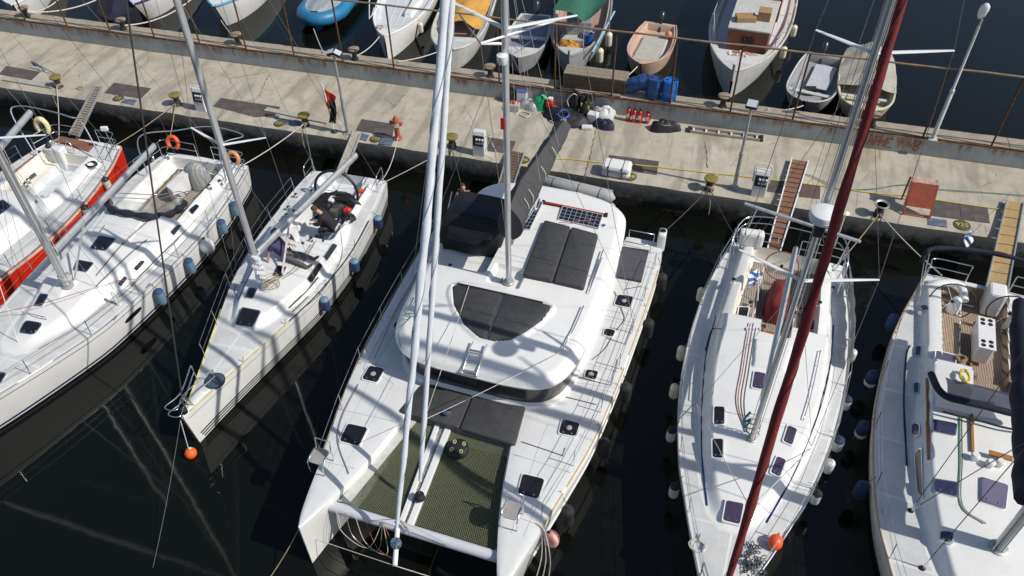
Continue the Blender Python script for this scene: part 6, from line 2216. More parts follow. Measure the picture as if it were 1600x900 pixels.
def cushion(poly_uv, z, th, name, material=CUSH, puff=0.05):
    pw = rpoly(poly_uv, 0.09, 4)
    a = C.w(pw[:, 0], pw[:, 1], 0)[:, :2]
    zz_ = np.array([z(u, v) if callable(z) else z for u, v in pw])
    if np.sum(a[:, 0] * np.roll(a[:, 1], -1) - np.roll(a[:, 0], -1) * a[:, 1]) < 0:
        a, zz_ = a[::-1], zz_[::-1]
    C.prt(MB().prism(a, zz_ - 0.03, zz_ + th, top_in=puff), name, material, 60)


# sun pads on the roof
for f0, f1 in ((0.0, 0.496), (0.504, 1.0)):
    p = padz
    q = np.array([p[0] + (p[1] - p[0]) * f0, p[0] + (p[1] - p[0]) * f1, p[3] + (p[2] - p[3]) * f1, p[3] + (p[2] - p[3]) * f0])
    cushion(q, lambda u, v: rooftop(u, v), 0.14, 'sun_pad')
# forward lounge pads under the half moon skylight
for side in (0, 1):
    a = [(318, 137), (400, 141), (558, 177), (476, 390), (440, 375), (375, 320), (325, 225)] if side == 0 else [(562, 179), (790, 234), (740, 300), (660, 355), (590, 390), (510, 395), (478, 390)]
    uvp = ctr(T(600, 400, 3, a), 3.0)
    cushion(inset(uvp if np.cross(uvp[1] - uvp[0], uvp[2] - uvp[1]) > 0 else uvp[::-1], 0.02), lambda u, v: rooftop(u, v) - 0.03, 0.09, 'lounge_pad', puff=0.03)
# foredeck pads
for q in (T(460, 600, 3, [(600, 5), (848, 21), (771, 212), (490, 132)]), T(460, 600, 3, [(851, 22), (1088, 92), (1035, 292), (774, 213)])):
    cushion(ctr(q, 1.66), 1.62, 0.10, 'foredeck_pad', puff=0.04)
# solar panels: frame and rows of cells
SOLB = mat('solar_backing', (0.30, 0.33, 0.38), 0.3, var=0.1, coat=0.4)
SOLC = mat('solar_cell', (0.007, 0.009, 0.022), 0.15, var=0.2, scale=4, coat=0.5)
for q in (T(860, 270, 6, [(115, 332), (490, 420), (448, 532), (70, 440)]), T(680, 270, 6.667, [(1085, 320), (1120, 332), (985, 600), (900, 595)])):
    w4 = np.array([ron(x, y, 0.0) for x, y in q])
    hi_ = w4[:, 2].max() + 0.02
    w4[:, 2] = hi_
    o2 = w4[:, :2]
    pn = C.prt(MB().prism(o2, hi_ - 0.06, hi_ + 0.012), 'solar_panel', SOLB, None)
    ce = MB()
    long_ = np.linalg.norm(o2[1] - o2[0]) > np.linalg.norm(o2[3] - o2[0])
    na, nb = (8, 4) if long_ else (2, 8)
    for i in range(na):
        for j in range(nb):
            def pt(a, b):
                return (o2[0] * (1 - a) + o2[1] * a) * (1 - b) + (o2[3] * (1 - a) + o2[2] * a) * b
            e = 0.06
            c4 = [pt((i + e) / na, (j + e) / nb), pt((i + 1 - e) / na, (j + e) / nb), pt((i + 1 - e) / na, (j + 1 - e) / nb), pt((i + e) / na, (j + 1 - e) / nb)]
            ce.prism(c4, hi_, hi_ + 0.016)
    C.prt(ce, 'solar_cells', SOLC, None, pn)['kind'] = 'stuff'
    fr_ = MB()
    for k in range(4):
        a, b = w4[k], w4[(k + 1) % 4]
        fr_.beam(a + (0, 0, 0.004), b + (0, 0, 0.004), 0.02, 0.035)
    C.prt(fr_, 'panel_frame', mat('white_panel_edge', (0.5, 0.52, 0.54), 0.4), None, pn)
# traveller track, roof rails, ladder
a, b = ron(849, 316, 0.05), ron(947, 336, 0.05)
C.prt(MB().beam(a, b, 0.06, 0.06), 'traveller_track', mat('red_anodised_track', (0.40, 0.03, 0.02), 0.4, metal=0.3), None)
C.prt(MB().beam(a - (0, 0.01, 0.04), b - (0, 0.01, 0.04), 0.09, 0.03), 'traveller_base', BLACK, None)
for k in (a, b):
    C.prt(MB().box(k, (0.1, 0.14, 0.1)), 'traveller_end', BLACK, None, bevel=0.02)
C.prt(MB().tube([ron(935, 343, 0.12), ron(873, 348, 0.14)], 0.012, 5), 'traveller_line', ROPER, 60)
for q in ([(1085, 870), (1105, 800), (1140, 715)], ):
    p = [ron(x, y) for x, y in T(600, 180, 3.333, [(1140, 715), (1110, 800), (1080, 890)])]
    C.prt(MB().tube([p[0]] + [k + (0, 0, 0.09) for k in p] + [p[-1]], 0.018, 7), 'roof_rail', STEEL, 60)
p = [ron(x, y) for x, y in T(600, 400, 3, [(1020, 20), (960, 180)])]
C.prt(MB().tube([p[0], p[0] + (0, 0, 0.09), p[1] + (0, 0, 0.09), p[1]], 0.016, 7), 'roof_rail', STEEL, 60)
p = [ron(x, y) for x, y in T(600, 400, 3, [(935, 245), (890, 350), (840, 440)])]
C.prt(MB().tube([p[0]] + [k + (0, 0, 0.09) for k in p] + [p[-1]], 0.018, 7), 'roof_rail', STEEL, 60)
p = [ron(x, y) for x, y in T(580, 390, 5, [(360, 380), (320, 470)])]
C.prt(MB().tube([p[0], p[0] + (0, 0, 0.09), p[1] + (0, 0, 0.09), p[1]], 0.016, 7), 'roof_rail', STEEL, 60)
q = ron(943, 353)
C.prt(MB().lathe(q, [(0.07, -0.02), (0.07, 0.03), (0.03, 0.05), (0, 0.05)], 14), 'roof_vent', STEEL, 50)
ld = thing('boarding_ladder', 'short metal ladder lying on the catamaran roof front', 'ladder', tuple(ron(742, 565)))
la = [ron(x, y, 0.07) for x, y in T(600, 400, 3, [(420, 405), (365, 555)])]
lb = [ron(x, y, 0.07) for x, y in T(600, 400, 3, [(485, 418), (432, 567)])]
for sidep in (la, lb):
    MB().tube([sidep[0] + (0, 0, 0.03), sidep[0] * 0.5 + sidep[1] * 0.5 + (0, 0, 0.11), sidep[1] + (0, 0, 0.05)], 0.026, 7).build('rail', ALU, ld, 60)
for k in (0.32, 0.64, 0.95):
    MB().beam(la[0] + (la[1] - la[0]) * k + (0, 0, 0.1), lb[0] + (lb[1] - lb[0]) * k + (0, 0, 0.1), 0.05, 0.03).build('rung', ALU, ld)
q = la[1] * 0.5 + lb[1] * 0.5
MB().box(q + (0, 0.05, 0.0), (0.4, 0.12, 0.03)).build('foot', ALU, ld)
# ---- trampolines
NETM = mat('olive_net_cord', (0.135, 0.15, 0.09), 0.8, var=0.12, scale=8)
NETW = mat('white_net_border', (0.52, 0.53, 0.50), 0.8, var=0.12, scale=8)
ZN = 1.42
vA, vB = 9.2, 11.95


def net(u0a, u1a, u0b, u1b, va, vb, name, material, cell=0.044, th=0.0072):
    m = MB()
    nx_ = int(max(u1a - u0a, u1b - u0b) / cell)
    ny_ = int((vb - va) / cell)
    dip = lambda a, b: ZN - 0.10 * math.sin(math.pi * a) * math.sin(math.pi * b)
    for i in range(nx_ + 1):
        f_ = i / nx_
        p = []
        for k in range(9):
            g = k / 8
            u0, u1 = u0a + (u0b - u0a) * g, u1a + (u1b - u1a) * g
            p.append(C.w(u0 + (u1 - u0) * f_, va + (vb - va) * g, dip(f_, g)))
        m.tube(p, th, 4)
    for j in range(ny_ + 1):
        g = j / ny_
        u0, u1 = u0a + (u0b - u0a) * g, u1a + (u1b - u1a) * g
        p = [C.w(u0 + (u1 - u0) * k / 6, va + (vb - va) * g, dip(k / 6, g) + 0.004) for k in range(7)]
        m.tube(p, th, 4)
    o = C.prt(m, name, material, None)
    o['kind'] = 'stuff'
    return o


lc = ctr([(676, 662), (612, 800)], 1.5)
ul, ur = -0.62, -0.12
net(-1.4, -0.66, -1.98, -0.36, vA, vB, 'trampoline_net', NETM)
net(-0.18, 1.44, -0.04, 2.02, vA, vB, 'trampoline_net', NETM)
# pale edging band of the left net
bn = MB()
for i in range(24):
    g = i / 23
    u = -1.42 - 0.58 * g
    for j in range(4):
        bn_v = C.w(u + 0.09 * j, vA + (vB - vA) * g, ZN + 0.02)
        bn.v.append(np.array([bn_v]))
bn.n = 96
bn.f = [(i * 4 + j, (i + 1) * 4 + j, (i + 1) * 4 + j + 1, i * 4 + j + 1) for i in range(23) for j in range(3)]
C.prt(bn, 'net_edging', NETW, 60)
for s in (-1, 1):
    for i in range(16):
        g = (i + 0.5) / 16
        u = s * (1.43 + 0.58 * g)
        p = C.w(u, vA + (vB - vA) * g, ZN)
        C.prt(MB().tube([p + (0, 0, 0.0), p + np.array([*(C.c * s * 0.08), 0.06]), p + np.array([*(C.a * 0.1), 0.01])], 0.010, 5), 'net_lashing', NETW, 60)
for i in range(9):
    p = C.w(-0.05 + 0.17 * i, vA - 0.02, ZN + 0.02)
    C.prt(MB().tube([p, p + np.array([0.03, 0.1, 0.06]), p + np.array([0.1, 0.0, 0.01])], 0.011, 5), 'net_lashing', ROPEW, 60)
# longeron with its chain, crossbeam, bowsprit
lg = MB()
for ua, ub, wd in ((-0.60, -0.32, 0.13), (-0.29, -0.10, 0.17)):
    lg.beam(C.w(ua, 9.0, 1.44), C.w(ub, 12.05, 1.44), wd, 0.14)
    C.prt(lg, 'longeron', GEL, None, bevel=0.02)
    lg = MB()
C.prt(MB().beam(C.w(-0.45, 9.0, 1.38), C.w(-0.21, 12.05, 1.38), 0.3, 0.03), 'chain_channel', GEL, None)
chn = MB()
for k in range(54):
    p = C.w(-0.46 + 0.0045 * k + 0.012 * math.sin(k), 9.1 + k * 0.054, 1.425)
    e1 = np.array([*C.a, 0.0]) * 0.045
    e2 = (np.array([*C.c, 0.0]) if k % 2 else np.array([0, 0, 1.0])) * 0.026
    chn.tube([p + math.cos(a) * e1 + math.sin(a) * e2 for a in np.linspace(0, 6.28, 8)[:-1]], 0.011, 5, closed=True)
C.prt(chn, 'anchor_chain', GALV, 60)['kind'] = 'stuff'
wl = C.w((ul + ur) / 2, 8.95, 1.62)
C.prt(MB().lathe(wl, [(0.13, -0.02), (0.13, 0.06), (0.07, 0.1), (0.07, 0.18), (0.11, 0.22), (0, 0.24)], 14), 'windlass', STEEL, 50)
a, b = C.w(-2.25, 12.12, 1.42), C.w(2.25, 12.12, 1.42)
C.prt(MB().tube([a, b], 0.13, 14, sq=1.0), 'crossbeam', ALU and mat('painted_crossbeam', (0.55, 0.57, 0.60), 0.4, var=0.05), 50)
sp0, sp1 = C.w((ul + ur) / 2, 12.1, 1.52), P(617, 884, 1.35)
C.prt(MB().tube([sp0, sp1], 0.06, 10), 'bowsprit', WSPAR, 50)
for s in (-1, 1):
    C.prt(MB().tube([sp1, C.w(s * 2.5, 12.7, 0.7)], 0.010, 5), 'bobstay', ROPEW, 60)
    C.prt(MB().tube([C.w(s * 1.0, 12.25, 1.56), C.w((ul + ur) / 2 + 0.1, 12.2, 1.95)], 0.010, 5), 'dolphin_striker', GALV, 60)
st_ = C.w((ul + ur) / 2 + 0.05, 12.2, 1.6)
C.prt(MB().tube([st_ + (0.05, 0.1, 0.1), st_ + (0.35, -0.1, 0.0)], 0.03, 8), 'striker_tube', GALV, 60)
# ---- mast, gooseneck, boom bag, furled sails
mb_ = np.array([*C.w(-0.12, 5.0, 0)[:2], 2.88])
mb_ = P(795, 441, 2.9)
C.mast(mb_, 19.0, 0.5, 0.11, ALUP, 0.8, 0.72)
be = P(880, 207, 4.55)
C.boom(4.25, be, 0.1, ALUP, 1.3)
ba, bee = C.ba, C.be
V, n1, n2 = [], 26, 20
dd_ = (bee - ba) / np.linalg.norm(bee - ba)
sd = np.cross(dd_, (0, 0, 1))
sd /= np.linalg.norm(sd)
for i in range(n1):
    q = i / (n1 - 1)
    cpt = ba + (bee - ba) * q
    hh = 1.35 * (1 - 0.76 * q) * (0.75 + 0.25 * min(1, q * 6))
    ww = 0.36 * (1 - 0.3 * q)
    for j in range(n2):
        a = 2 * math.pi * j / n2
        zc, xc = math.sin(a), math.cos(a)
        topn = 1.0 if zc < 0 else (1 - 0.55 * zc)
        wv = 0.03 * math.sin(i * 0.9 + j * 1.1) + 0.02 * math.sin(i * 2.1)
        V.append(cpt + sd * (xc * (ww * topn + wv)) + np.array([0, 0, 0.12 + hh * 0.5 + hh * 0.55 * zc]))
m_ = MB()
m_.add(V, [(i * n2 + j, i * n2 + (j + 1) % n2, (i + 1) * n2 + (j + 1) % n2, (i + 1) * n2 + j) for i in range(n1 - 1) for j in range(n2)] + [tuple(range(n2))[::-1], tuple((n1 - 1) * n2 + k for k in range(n2))])
bag = C.prt(m_, 'boom_bag', BCANV, 60)
zp = [ba + (bee - ba) * q + np.array([0, 0, 0.12 + 1.35 * (1 - 0.76 * q) * (0.75 + 0.25 * min(1, q * 6)) * 1.05]) for q in np.linspace(0.02, 0.99, 14)]
C.prt(MB().tube(zp, 0.018, 5), 'zip_seam', BLACK, 60, bag)
for q in (0.12, 0.2, 0.42, 0.62):
    p = ba + (bee - ba) * q + np.array([0, 0, 0.12 + 0.55 * (1 - 0.62 * q)]) - sd * 0.0
    C.prt(MB().tube(smooth_line([p + sd * 0.33, p + sd * 0.33 + (0, 0, 0.2), p + sd * 0.2 + (0, 0, 0.42)], 4), 0.014, 5), 'sail_tie', ROPEW, 60, bag)
lg_ = ba + (bee - ba) * 0.27 + np.array([0, 0, 0.5])
for nm_, rr_, mt_, e_ in (('badge', 0.2, FWHT, 0.0), ('badge_oval', 0.14, BLUES, 0.006)):
    C.prt(MB().lathe(lg_ + sd * (0.34 + e_) - (0, 0, 0.2), [(rr_, -0.02), (rr_, 0.02), (0, 0.025)], 18, M=np.array([dd_, np.cross(sd, dd_), sd]).T, sx=1.25, sy=0.8), nm_, mt_, 50, bag)
C.prt(MB().lathe(bee + (0, 0, 0.15), [(0.1, -0.1), (0.1, 0.3), (0.0, 0.32)], 8), 'end_fitting', ALU, 50)
sl_ = [above(C.mb, 52)[2], above(C.mb, 70)[2]]
C.stay([bee + (0, 0, 0.2), C.mt], 0.010, WIRE, 'topping_lift')
for f_ in (0.35, 0.7):
    C.stay([ba + (bee - ba) * f_ + (0.3, 0, 0.6), C.mpt(12.5)], 0.005, ROPEW, 'lazy_jack')
    C.stay([ba + (bee - ba) * f_ + (-0.3, 0, 0.6), C.mpt(12.5)], 0.005, ROPEW, 'lazy_jack')
zs_ = above(C.mb, 50)[2]
tips = C.spreaders(zs_, 1.8, tips=[P(700, 0, zs_ + 0.1), P(902, 24, zs_ + 0.1)], r=0.06)
C.prt(MB().tube([C.mpt(zs_ - 0.35), P(751, 68, zs_ - 0.15)], 0.035, 8), 'diamond_strut', WSPAR, 60, C.mast_o)
C.prt(MB().tube([P(751, 68, zs_ - 0.15), P(875, 30, zs_ - 0.1)], 0.03, 8), 'diamond_strut', WSPAR, 60, C.mast_o)
C.prt(MB().tube([P(751, 68, zs_ - 0.15), P(716, 20, zs_)], 0.02, 8), 'diamond_strut', WIRE, 60, C.mast_o)
C.stay([P(751, 68, zs_ - 0.15), C.mpt(4.0)], 0.008, WIRE, 'diamond_stay')
C.prt(MB().lathe(C.mpt(zs_ - 0.62) + np.array([*(C.a * 0.2), 0]), [(0.1, -0.1), (0.13, 0.0), (0.13, 0.1), (0, 0.14)], 12), 'steaming_light', GEL, 50, C.mast_o)
C.prt(MB().box(above(C.mb, 188) + np.array([*(C.a * 0.12), 0]), (0.1, 0.03, 0.3)), 'mast_badge', mat('red_badge', (0.62, 0.03, 0.04), 0.4), None, C.mast_o)
sh_r = C.w(3.45, 5.6, 1.6)
for s in (-1, 1):
    cp = C.w(s * 3.45, 4.2, 1.6)
    C.stay([cp, tips[0 if s < 0 else 1], C.mt - (0, 0, 2)], 0.008)
    C.stay([cp + (0, 0.3, 0), C.mpt(zs_ - 0.3)], 0.007)
hd = C.mpt(20.2)
jb = P(655, 772, 1.75)
gb = P(618, 845, 1.65)
C.stay([jb, C.mpt(20.0)], 0.008, WIRE, 'forestay')
C.furled(jb + (C.mpt(20.0) - jb) * 0.02, jb + (C.mpt(20.0) - jb) * 0.97, [(0, 0.04), (0.05, 0.055), (0.3, 0.064), (0.6, 0.062), (1, 0.04)], WSAIL, 'furled_jib', 4, 90, 0.03, mat('grey_sail_edge', (0.36, 0.39, 0.44), 0.8))
C.furled(gb + (C.mpt(20.2) - gb) * 0.02, gb + (C.mpt(20.2) - gb) * 0.97, [(0, 0.035), (0.04, 0.055), (0.3, 0.078), (0.6, 0.076), (1, 0.05)], WSAIL, 'furled_gennaker', 6, 110, 0.07, mat('blue_sail_edge', (0.25, 0.33, 0.45), 0.8), (0.10, 0, -0.03))
for p_ in (jb, gb):
    C.prt(MB().lathe(p_ - (0, 0, 0.12), [(0.06, -0.06), (0.13, -0.05), (0.13, -0.03), (0.06, -0.01), (0.06, 0.05), (0.12, 0.07), (0.05, 0.1)], 14), 'furling_drum', BLACK if p_ is jb else STEEL, 40)
cw = at_row(jb, C.mpt(20.0), 655)
C.prt(MB().tube(sag(cw, ron(880, 548, 0.05), 0.05), 0.008, 6), 'jib_sheet', ROPEW, 60)
C.prt(MB().tube(sag(cw, ron(733, 446, 0.05), 0.05), 0.008, 6), 'jib_sheet', ROPEW, 60)
C.prt(MB().tube([ron(715, 443, 0.03), ron(848, 473, 0.03)], 0.03, 6), 'jib_track', BLACK, 60)
# ---- helm canopy of black canvas over the left of the roof
cg = [[(718, 300), (745, 302), (796, 314)], [(706, 318), (750, 325), (789, 336)], [(694, 345), (745, 353), (781, 363)], [(690, 372), (738, 382), (768, 386)], [(694, 389), (732, 397), (754, 400)]]
zc = [3.75, 3.85, 3.65, 3.15, 2.75]
V = []
rows = []
for i, row in enumerate(cg):
    p = [P(x, y, zc[i] - (0.12 if k != 1 else 0) ) for k, (x, y) in enumerate(row)]
    p = [p[0] + (-0.06, 0, -0.45)] + p + [p[-1] + (0.06, 0, -0.45)]
    rows.append(smooth_line(np.array(p), 4))
rows = np.array(rows)
g = []
for j in range(rows.shape[1]):
    g.append(smooth_line(rows[:, j], 4))
g = np.array(g)
m_ = MB()
m_.sheet(g.reshape(-1, 3), g.shape[0], g.shape[1])
C.prt(m_, 'helm_canopy', mat('black_canopy_canvas', (0.006, 0.006, 0.008), 0.75, var=0.2, scale=4), 75)
for lo_i, hi_i in ((3, 7), (9, 13)):
    sub = g[5:-5, lo_i:hi_i] + np.array([0, -0.006, 0.016])
    m_ = MB()
    m_.sheet(sub.reshape(-1, 3), sub.shape[0], sub.shape[1])
    C.prt(m_, 'canopy_window', mat('smoked_vinyl', (0.012, 0.012, 0.02), 0.2, var=0.1), 75)
hb_ = C.w(-1.6, 2.0, 2.9)
C.prt(MB().tube([P(706, 300, 3.2), P(690, 372, 2.9), C.w(-2.3, 2.2, 2.8)], 0.02, 6), 'canopy_frame', STEEL, 60)
for x, y in ((667, 392), (675, 397), (684, 400), (698, 404), (704, 398)):
    C.winch(0, 0, 0.9, p=P(x, y + 22, 2.62))
C.prt(MB().box(C.w(-1.6, 5.15, 2.42), (1.75, 0.42, 0.5), 0.0), 'helm_console', GEL, None, bevel=0.08)
for k in range(6):
    q = C.w(-0.9 - 0.13 * k, 5.18, 2.68)
    C.prt(MB().box(q, (0.05, 0.18, 0.07)), 'rope_clutch', BLACK, None, bevel=0.01)
    C.prt(MB().tube(smooth_line([q, q + (0.2, -0.1, 0.03), q + (0.6 + 0.1 * k, -0.05, 0.02), mb_ + (-0.2, 0.1, 0.05)], 4), 0.010, 5), 'control_line', (DWIRE, ROPEW, DWIRE, ROPEG, DWIRE, ROPEW)[k], 60)
# ---- hatches on the decks
CH = dict(frame=GEL, r=0.08, rim=0.03)
for q, fan in ((T(470, 560, 5, [(540, 62), (655, 90), (595, 195), (480, 165)]), 1), (T(470, 560, 5, [(370, 515), (525, 550), (455, 690), (305, 650)]), 0),
               (T(740, 720, 5, [(385, 108), (555, 150), (505, 305), (345, 262)]), 0), (T(640, 620, 5, [(1195, 180), (1330, 215), (1295, 315), (1165, 290)]), 1),
               (T(840, 400, 5, [(630, 308), (748, 328), (720, 410), (600, 385)]), 1), (T(840, 400, 5, [(530, 572), (608, 588), (585, 640), (512, 620)]), 0),
               (T(600, 400, 3, [(950, 535), (1005, 545), (990, 585), (940, 570)]), 1), (T(600, 400, 3, [(55, 310), (85, 315), (75, 350), (42, 342)]), 0),
               (T(580, 390, 5, [(345, 270), (370, 275), (350, 320), (330, 312)]), 0)):
    h_ = C.hatch(q, HATCH, **CH)
    if fan:
        w4 = np.array([C.on(x, y) for x, y in q]).mean(0)
        C.prt(MB().lathe(w4 + (0, 0, 0.04), [(0.075, 0), (0.075, 0.01), (0.05, 0.018), (0, 0.02)], 14), 'hatch_vent', mat('grey_vent', (0.35, 0.34, 0.36), 0.5), 40, h_)
# ---- sterns: scoops, boxes, railings
for s in (-1, 1):
    for k, (v0, v1, z0) in enumerate(((0.0, 0.5, 0.75), (0.5, 1.0, 1.05))):
        C.prt(MB().box(C.w(s * 2.95, (v0 + v1) / 2 - 0.4, z0 - 0.15), (1.0, 0.5, 0.3), math.atan2(C.a[1], C.a[0]) + math.pi / 2), 'stern_step', DECKG, None, bevel=0.03)
    C.prt(MB().box(C.w(s * 3.5, 0.05, 1.35), (0.26, 0.42, 0.75), 0), 'stern_post', GEL, None, bevel=0.08)
    C.prt(MB().lathe(C.w(s * 3.5, 0.02, 1.73), [(0.1, -0.02), (0.1, 0.01), (0, 0.015)], 12), 'post_opening', BLACK, 50)
q = ctr([(963, 385), (1014, 392), (1002, 440), (958, 432)], 1.62)
nb_ = C.w(q[:, 0], q[:, 1], 0)[:, :2]
C.prt(MB().prism(nb_, 1.58, 1.66), 'aft_deck_mat', mat('dark_purple_decking', (0.075, 0.07, 0.09), 0.8, var=0.15, scale=8), None)
for v0 in (0.5, 1.1):
    C.prt(MB().tube([C.w(2.5, v0, 1.6), C.w(2.5, v0, 1.9), C.w(3.3, v0, 1.9), C.w(3.3, v0, 1.6)], 0.016, 6), 'stern_rail', STEEL, 60)
for s, vs_ in ((1, (1.6, 3.2, 4.6, 6.0, 7.6, 9.4, 11.0)), (-1, (1.6, 3.2, 4.8, 6.4, 8.0, 9.6, 11.2))):
    tops = []
    for v in vs_:
        b = C.w(s * (np.interp(v, cv, co) - 0.1), v, float(np.interp(v, cv, cz)) + 0.02)
        C.prt(MB().tube([b, b + (0.0, 0, 0.62)], 0.013, 6), 'stanchion', STEEL, 60)
        tops.append(b)
    for hgt in (0.62, 0.32):
        C.prt(MB().tube([b + (0, 0, hgt) for b in tops], 0.007, 5), 'lifeline', WIRE, 60)
for s, px, py in ((-1, 502, 728), (1, 825, 832)):
    # little bow seat of bent tube
    u, v = (-2.72, 11.35) if s < 0 else C.uv(P(800, 815, 1.65))
    z = czat(u, v)
    fr_ = MB()
    for a in (-0.2, 0.2):
        fr_.tube(smooth_line([C.w(u + a, v + 0.22, z), C.w(u + a, v + 0.2, z + 0.42), C.w(u + a, v - 0.2, z + 0.44), C.w(u + a, v - 0.24, z)], 5), 0.016, 6)
    fr_.tube([C.w(u - 0.2, v - 0.22, z + 0.43), C.w(u - 0.2, v - 0.28, z + 0.75), C.w(u + 0.2, v - 0.28, z + 0.75), C.w(u + 0.2, v - 0.22, z + 0.43)], 0.016, 6)
    o = C.prt(fr_, 'bow_seat_frame', STEEL, 60)
    C.prt(MB().prism(rpoly([C.w(u + a, v + b, 0)[:2] for a, b in ((-0.2, -0.22), (0.2, -0.22), (0.2, 0.22), (-0.2, 0.22))], 0.12, 5), z + 0.44, z + 0.465), 'bow_seat', mat('grey_mesh_seat', (0.30, 0.29, 0.28), 0.8, var=0.12), 40, o)
for pl_ in ([(905, 590), (955, 602), (966, 560)], [(948, 528), (978, 538), (990, 505)], [(1003, 447), (975, 452)], [(815, 690), (880, 712), (883, 700)], [(884, 620), (932, 632)]):
    C.prt(MB().tube([C.on(x, y, 0.02) for x, y in pl_], 0.009, 5), 'deck_line', DWIRE, 60)
C.prt(MB().tube(smooth_line([C.on(x, y, 0.02) for x, y in ((960, 455), (972, 485), (975, 500), (960, 520), (945, 545), (925, 562))], 5), 0.009, 5), 'deck_line', DWIRE, 60)
C.prt(MB().tube(smooth_line([C.on(x, y, 0.02) for x, y in ((560, 600), (535, 650), (528, 690), (545, 740))], 5), 0.018, 5), 'deck_hose', mat('grey_hose', (0.25, 0.25, 0.26), 0.7), 60)
C.prt(MB().tube(smooth_line([C.on(x, y, 0.05) for x, y in ((655, 420), (640, 450), (622, 480), (605, 515), (585, 560))], 5), 0.012, 5), 'deck_line', ROPET, 60)
gq = ron(642, 495, 0.05)
C.prt(MB().tube(smooth_line([gq + (0.15 * math.cos(a), 0.1 * math.sin(a), 0.02 * a) for a in np.linspace(0, 12, 24)], 3), 0.014, 5), 'green_line_coil', ROPEG, 60)
C.prt(MB().tube(smooth_line([gq, gq + (-0.15, -0.5, -0.1), gq + (0.02, -0.9, -0.3)], 5), 0.010, 5), 'green_line', ROPEG, 60)
for k in range(4):
    C.prt(MB().tube(smooth_line([C.w(-1.9 + 0.25 * k, 12.25, 1.57), C.w(-1.7 + 0.3 * k, 12.5, 1.1 - 0.1 * k), C.w(-1.0 + 0.25 * k, 12.6, 0.9), C.w(-0.7, 12.2, 1.6)], 6), 0.008, 5), 'hanging_line', (ROPEW, WIRE, ROPEW, ROPER)[k], 60)
for k in range(3):
    b = C.on(838 + 3 * k, 818 + 2 * k)
    C.prt(MB().tube(smooth_line([b + (0, 0, 0.03), b + (0.15, -0.1, -0.1), b + (0.22 + 0.06 * k, -0.35, -0.8), b + (0.15 + 0.1 * k, -0.6, -1.5)], 6), 0.013, 5), 'hanging_line', ROPEW, 60)
# black round pouffe with rope handles on the net
c = P(716, 705, ZN + 0.02)
t = thing('gas_barbecue', 'round black tub with four pale handles standing on the trampoline', 'tub', tuple(c))
MB().lathe(c, [(0.25, 0.0), (0.27, 0.05), (0.27, 0.16), (0.24, 0.19), (0.08, 0.195), (0, 0.195)], 26).build('tub', mat('matt_black_tub', (0.012, 0.012, 0.013), 0.7, var=0.2), t, 45)
for k in range(4):
    a = math.pi / 4 + k * math.pi / 2
    q = c + (0.175 * math.cos(a), 0.165 * math.sin(a), 0.195)
    MB().tube([q + (0.035 * math.cos(u), 0.05 * math.sin(u), 0.01) for u in np.linspace(0, 6.28, 13)[:-1]], 0.018, 6, closed=True).build('handle', mat('olive_handle', (0.36, 0.37, 0.22), 0.7), t, 60)
t['label'] = 'round black tub with four pale handles standing on the trampoline'
t.name = 'storage_tub'
# dinghy slung under the stern
c0, c1 = P(886, 292, 2.3), P(953, 308, 2.3)
t = thing('inflatable_dinghy', 'grey inflatable dinghy slung on the catamaran stern', 'dinghy', tuple((c0 + c1) / 2 - (0, 0, 0.5)))
DIN = mat('grey_hypalon', (0.33, 0.34, 0.345), 0.6, var=0.06, scale=4)
ax = (c1 - c0) / np.linalg.norm(c1 - c0)
c0 = c0 - ax * 1.3
sd2 = np.array([-ax[1], ax[0], 0])
for k, nm in ((0, 'tube'), (1, 'tube')):
    o_ = sd2 * 0.35 * k - (0, 0, 0.75 * k)
    L0, L1 = c0 + o_, c1 + o_
    pts = [L0 - ax * 0.05, L0, L0 + (L1 - L0) * 0.5, L1 - ax * 0.15, L1 + ax * 0.05, L1 + ax * 0.18]
    MB().tube(pts, [0.12, 0.23, 0.235, 0.235, 0.18, 0.03], 14).build(nm, DIN, t, 70)
MB().box((c0 + c1) / 2 + sd2 * 0.3 - (0, 0, 0.35), (0.06, np.linalg.norm(c1 - c0), 0.8), math.atan2(ax[1], ax[0]) - math.pi / 2).build('floor', DIN, t)
MB().box(c1 + ax * -0.1 + sd2 * 0.2 - (0, 0, 0.35), (0.35, 0.05, 0.7), math.atan2(ax[1], ax[0]) - math.pi / 2).build('transom', DIN, t)
for q in (0.3, 0.62, 0.88):
    p = c0 + (c1 - c0) * q
    MB().tube([p + np.array([0, 0, 0.24 * math.sin(a)]) + sd2 * 0.24 * -math.cos(a) for a in np.linspace(0, math.pi, 12)], 0.012, 4).build('strap', DWIRE, t, 60)
MB().tube([c0 + ax * 0.5 + (0, 0, 0.26)] + [c0 + (c1 - c0) * q + (0, 0, 0.235) for q in (0.5, 0.7, 0.9)], 0.014, 5).build('grab_line', ROPEW, t, 60)
# buoy on the right bow
bo = P(862, 842, 1.1)
ball_buoy(bo, 0.19, mat('faded_pink_buoy', (0.66, 0.30, 0.24), 0.5, var=0.3, scale=3.0, stain=(0.72, 0.62, 0.55), stain_amt=0.9, stain_scale=1.8), 'faded pink and white ball buoy hanging at the right bow of the catamaran', neck=(-0.4, 0.2, 1), eye=BLACK)
for k, (v, lab) in enumerate(((1.3, 'aftmost black fender on the right hull of the catamaran'), (3.4, 'black fender below the aft deck hatch of the catamaran'), (6.0, 'black fender amidships on the right hull of the catamaran'), (8.0, 'black fender below the cushioned foredeck, right hull of catamaran'), (10.2, 'foremost black fender on the right hull of the catamaran'))):
    s = 1
    u = float(np.interp(v, cv, co))
    fender(C.w(u + 0.17, v, 1.05), 0.75, 0.16, FBLK, lab, tilt=(0, 0), line_to=C.w(u - 0.05, v, 1.7))
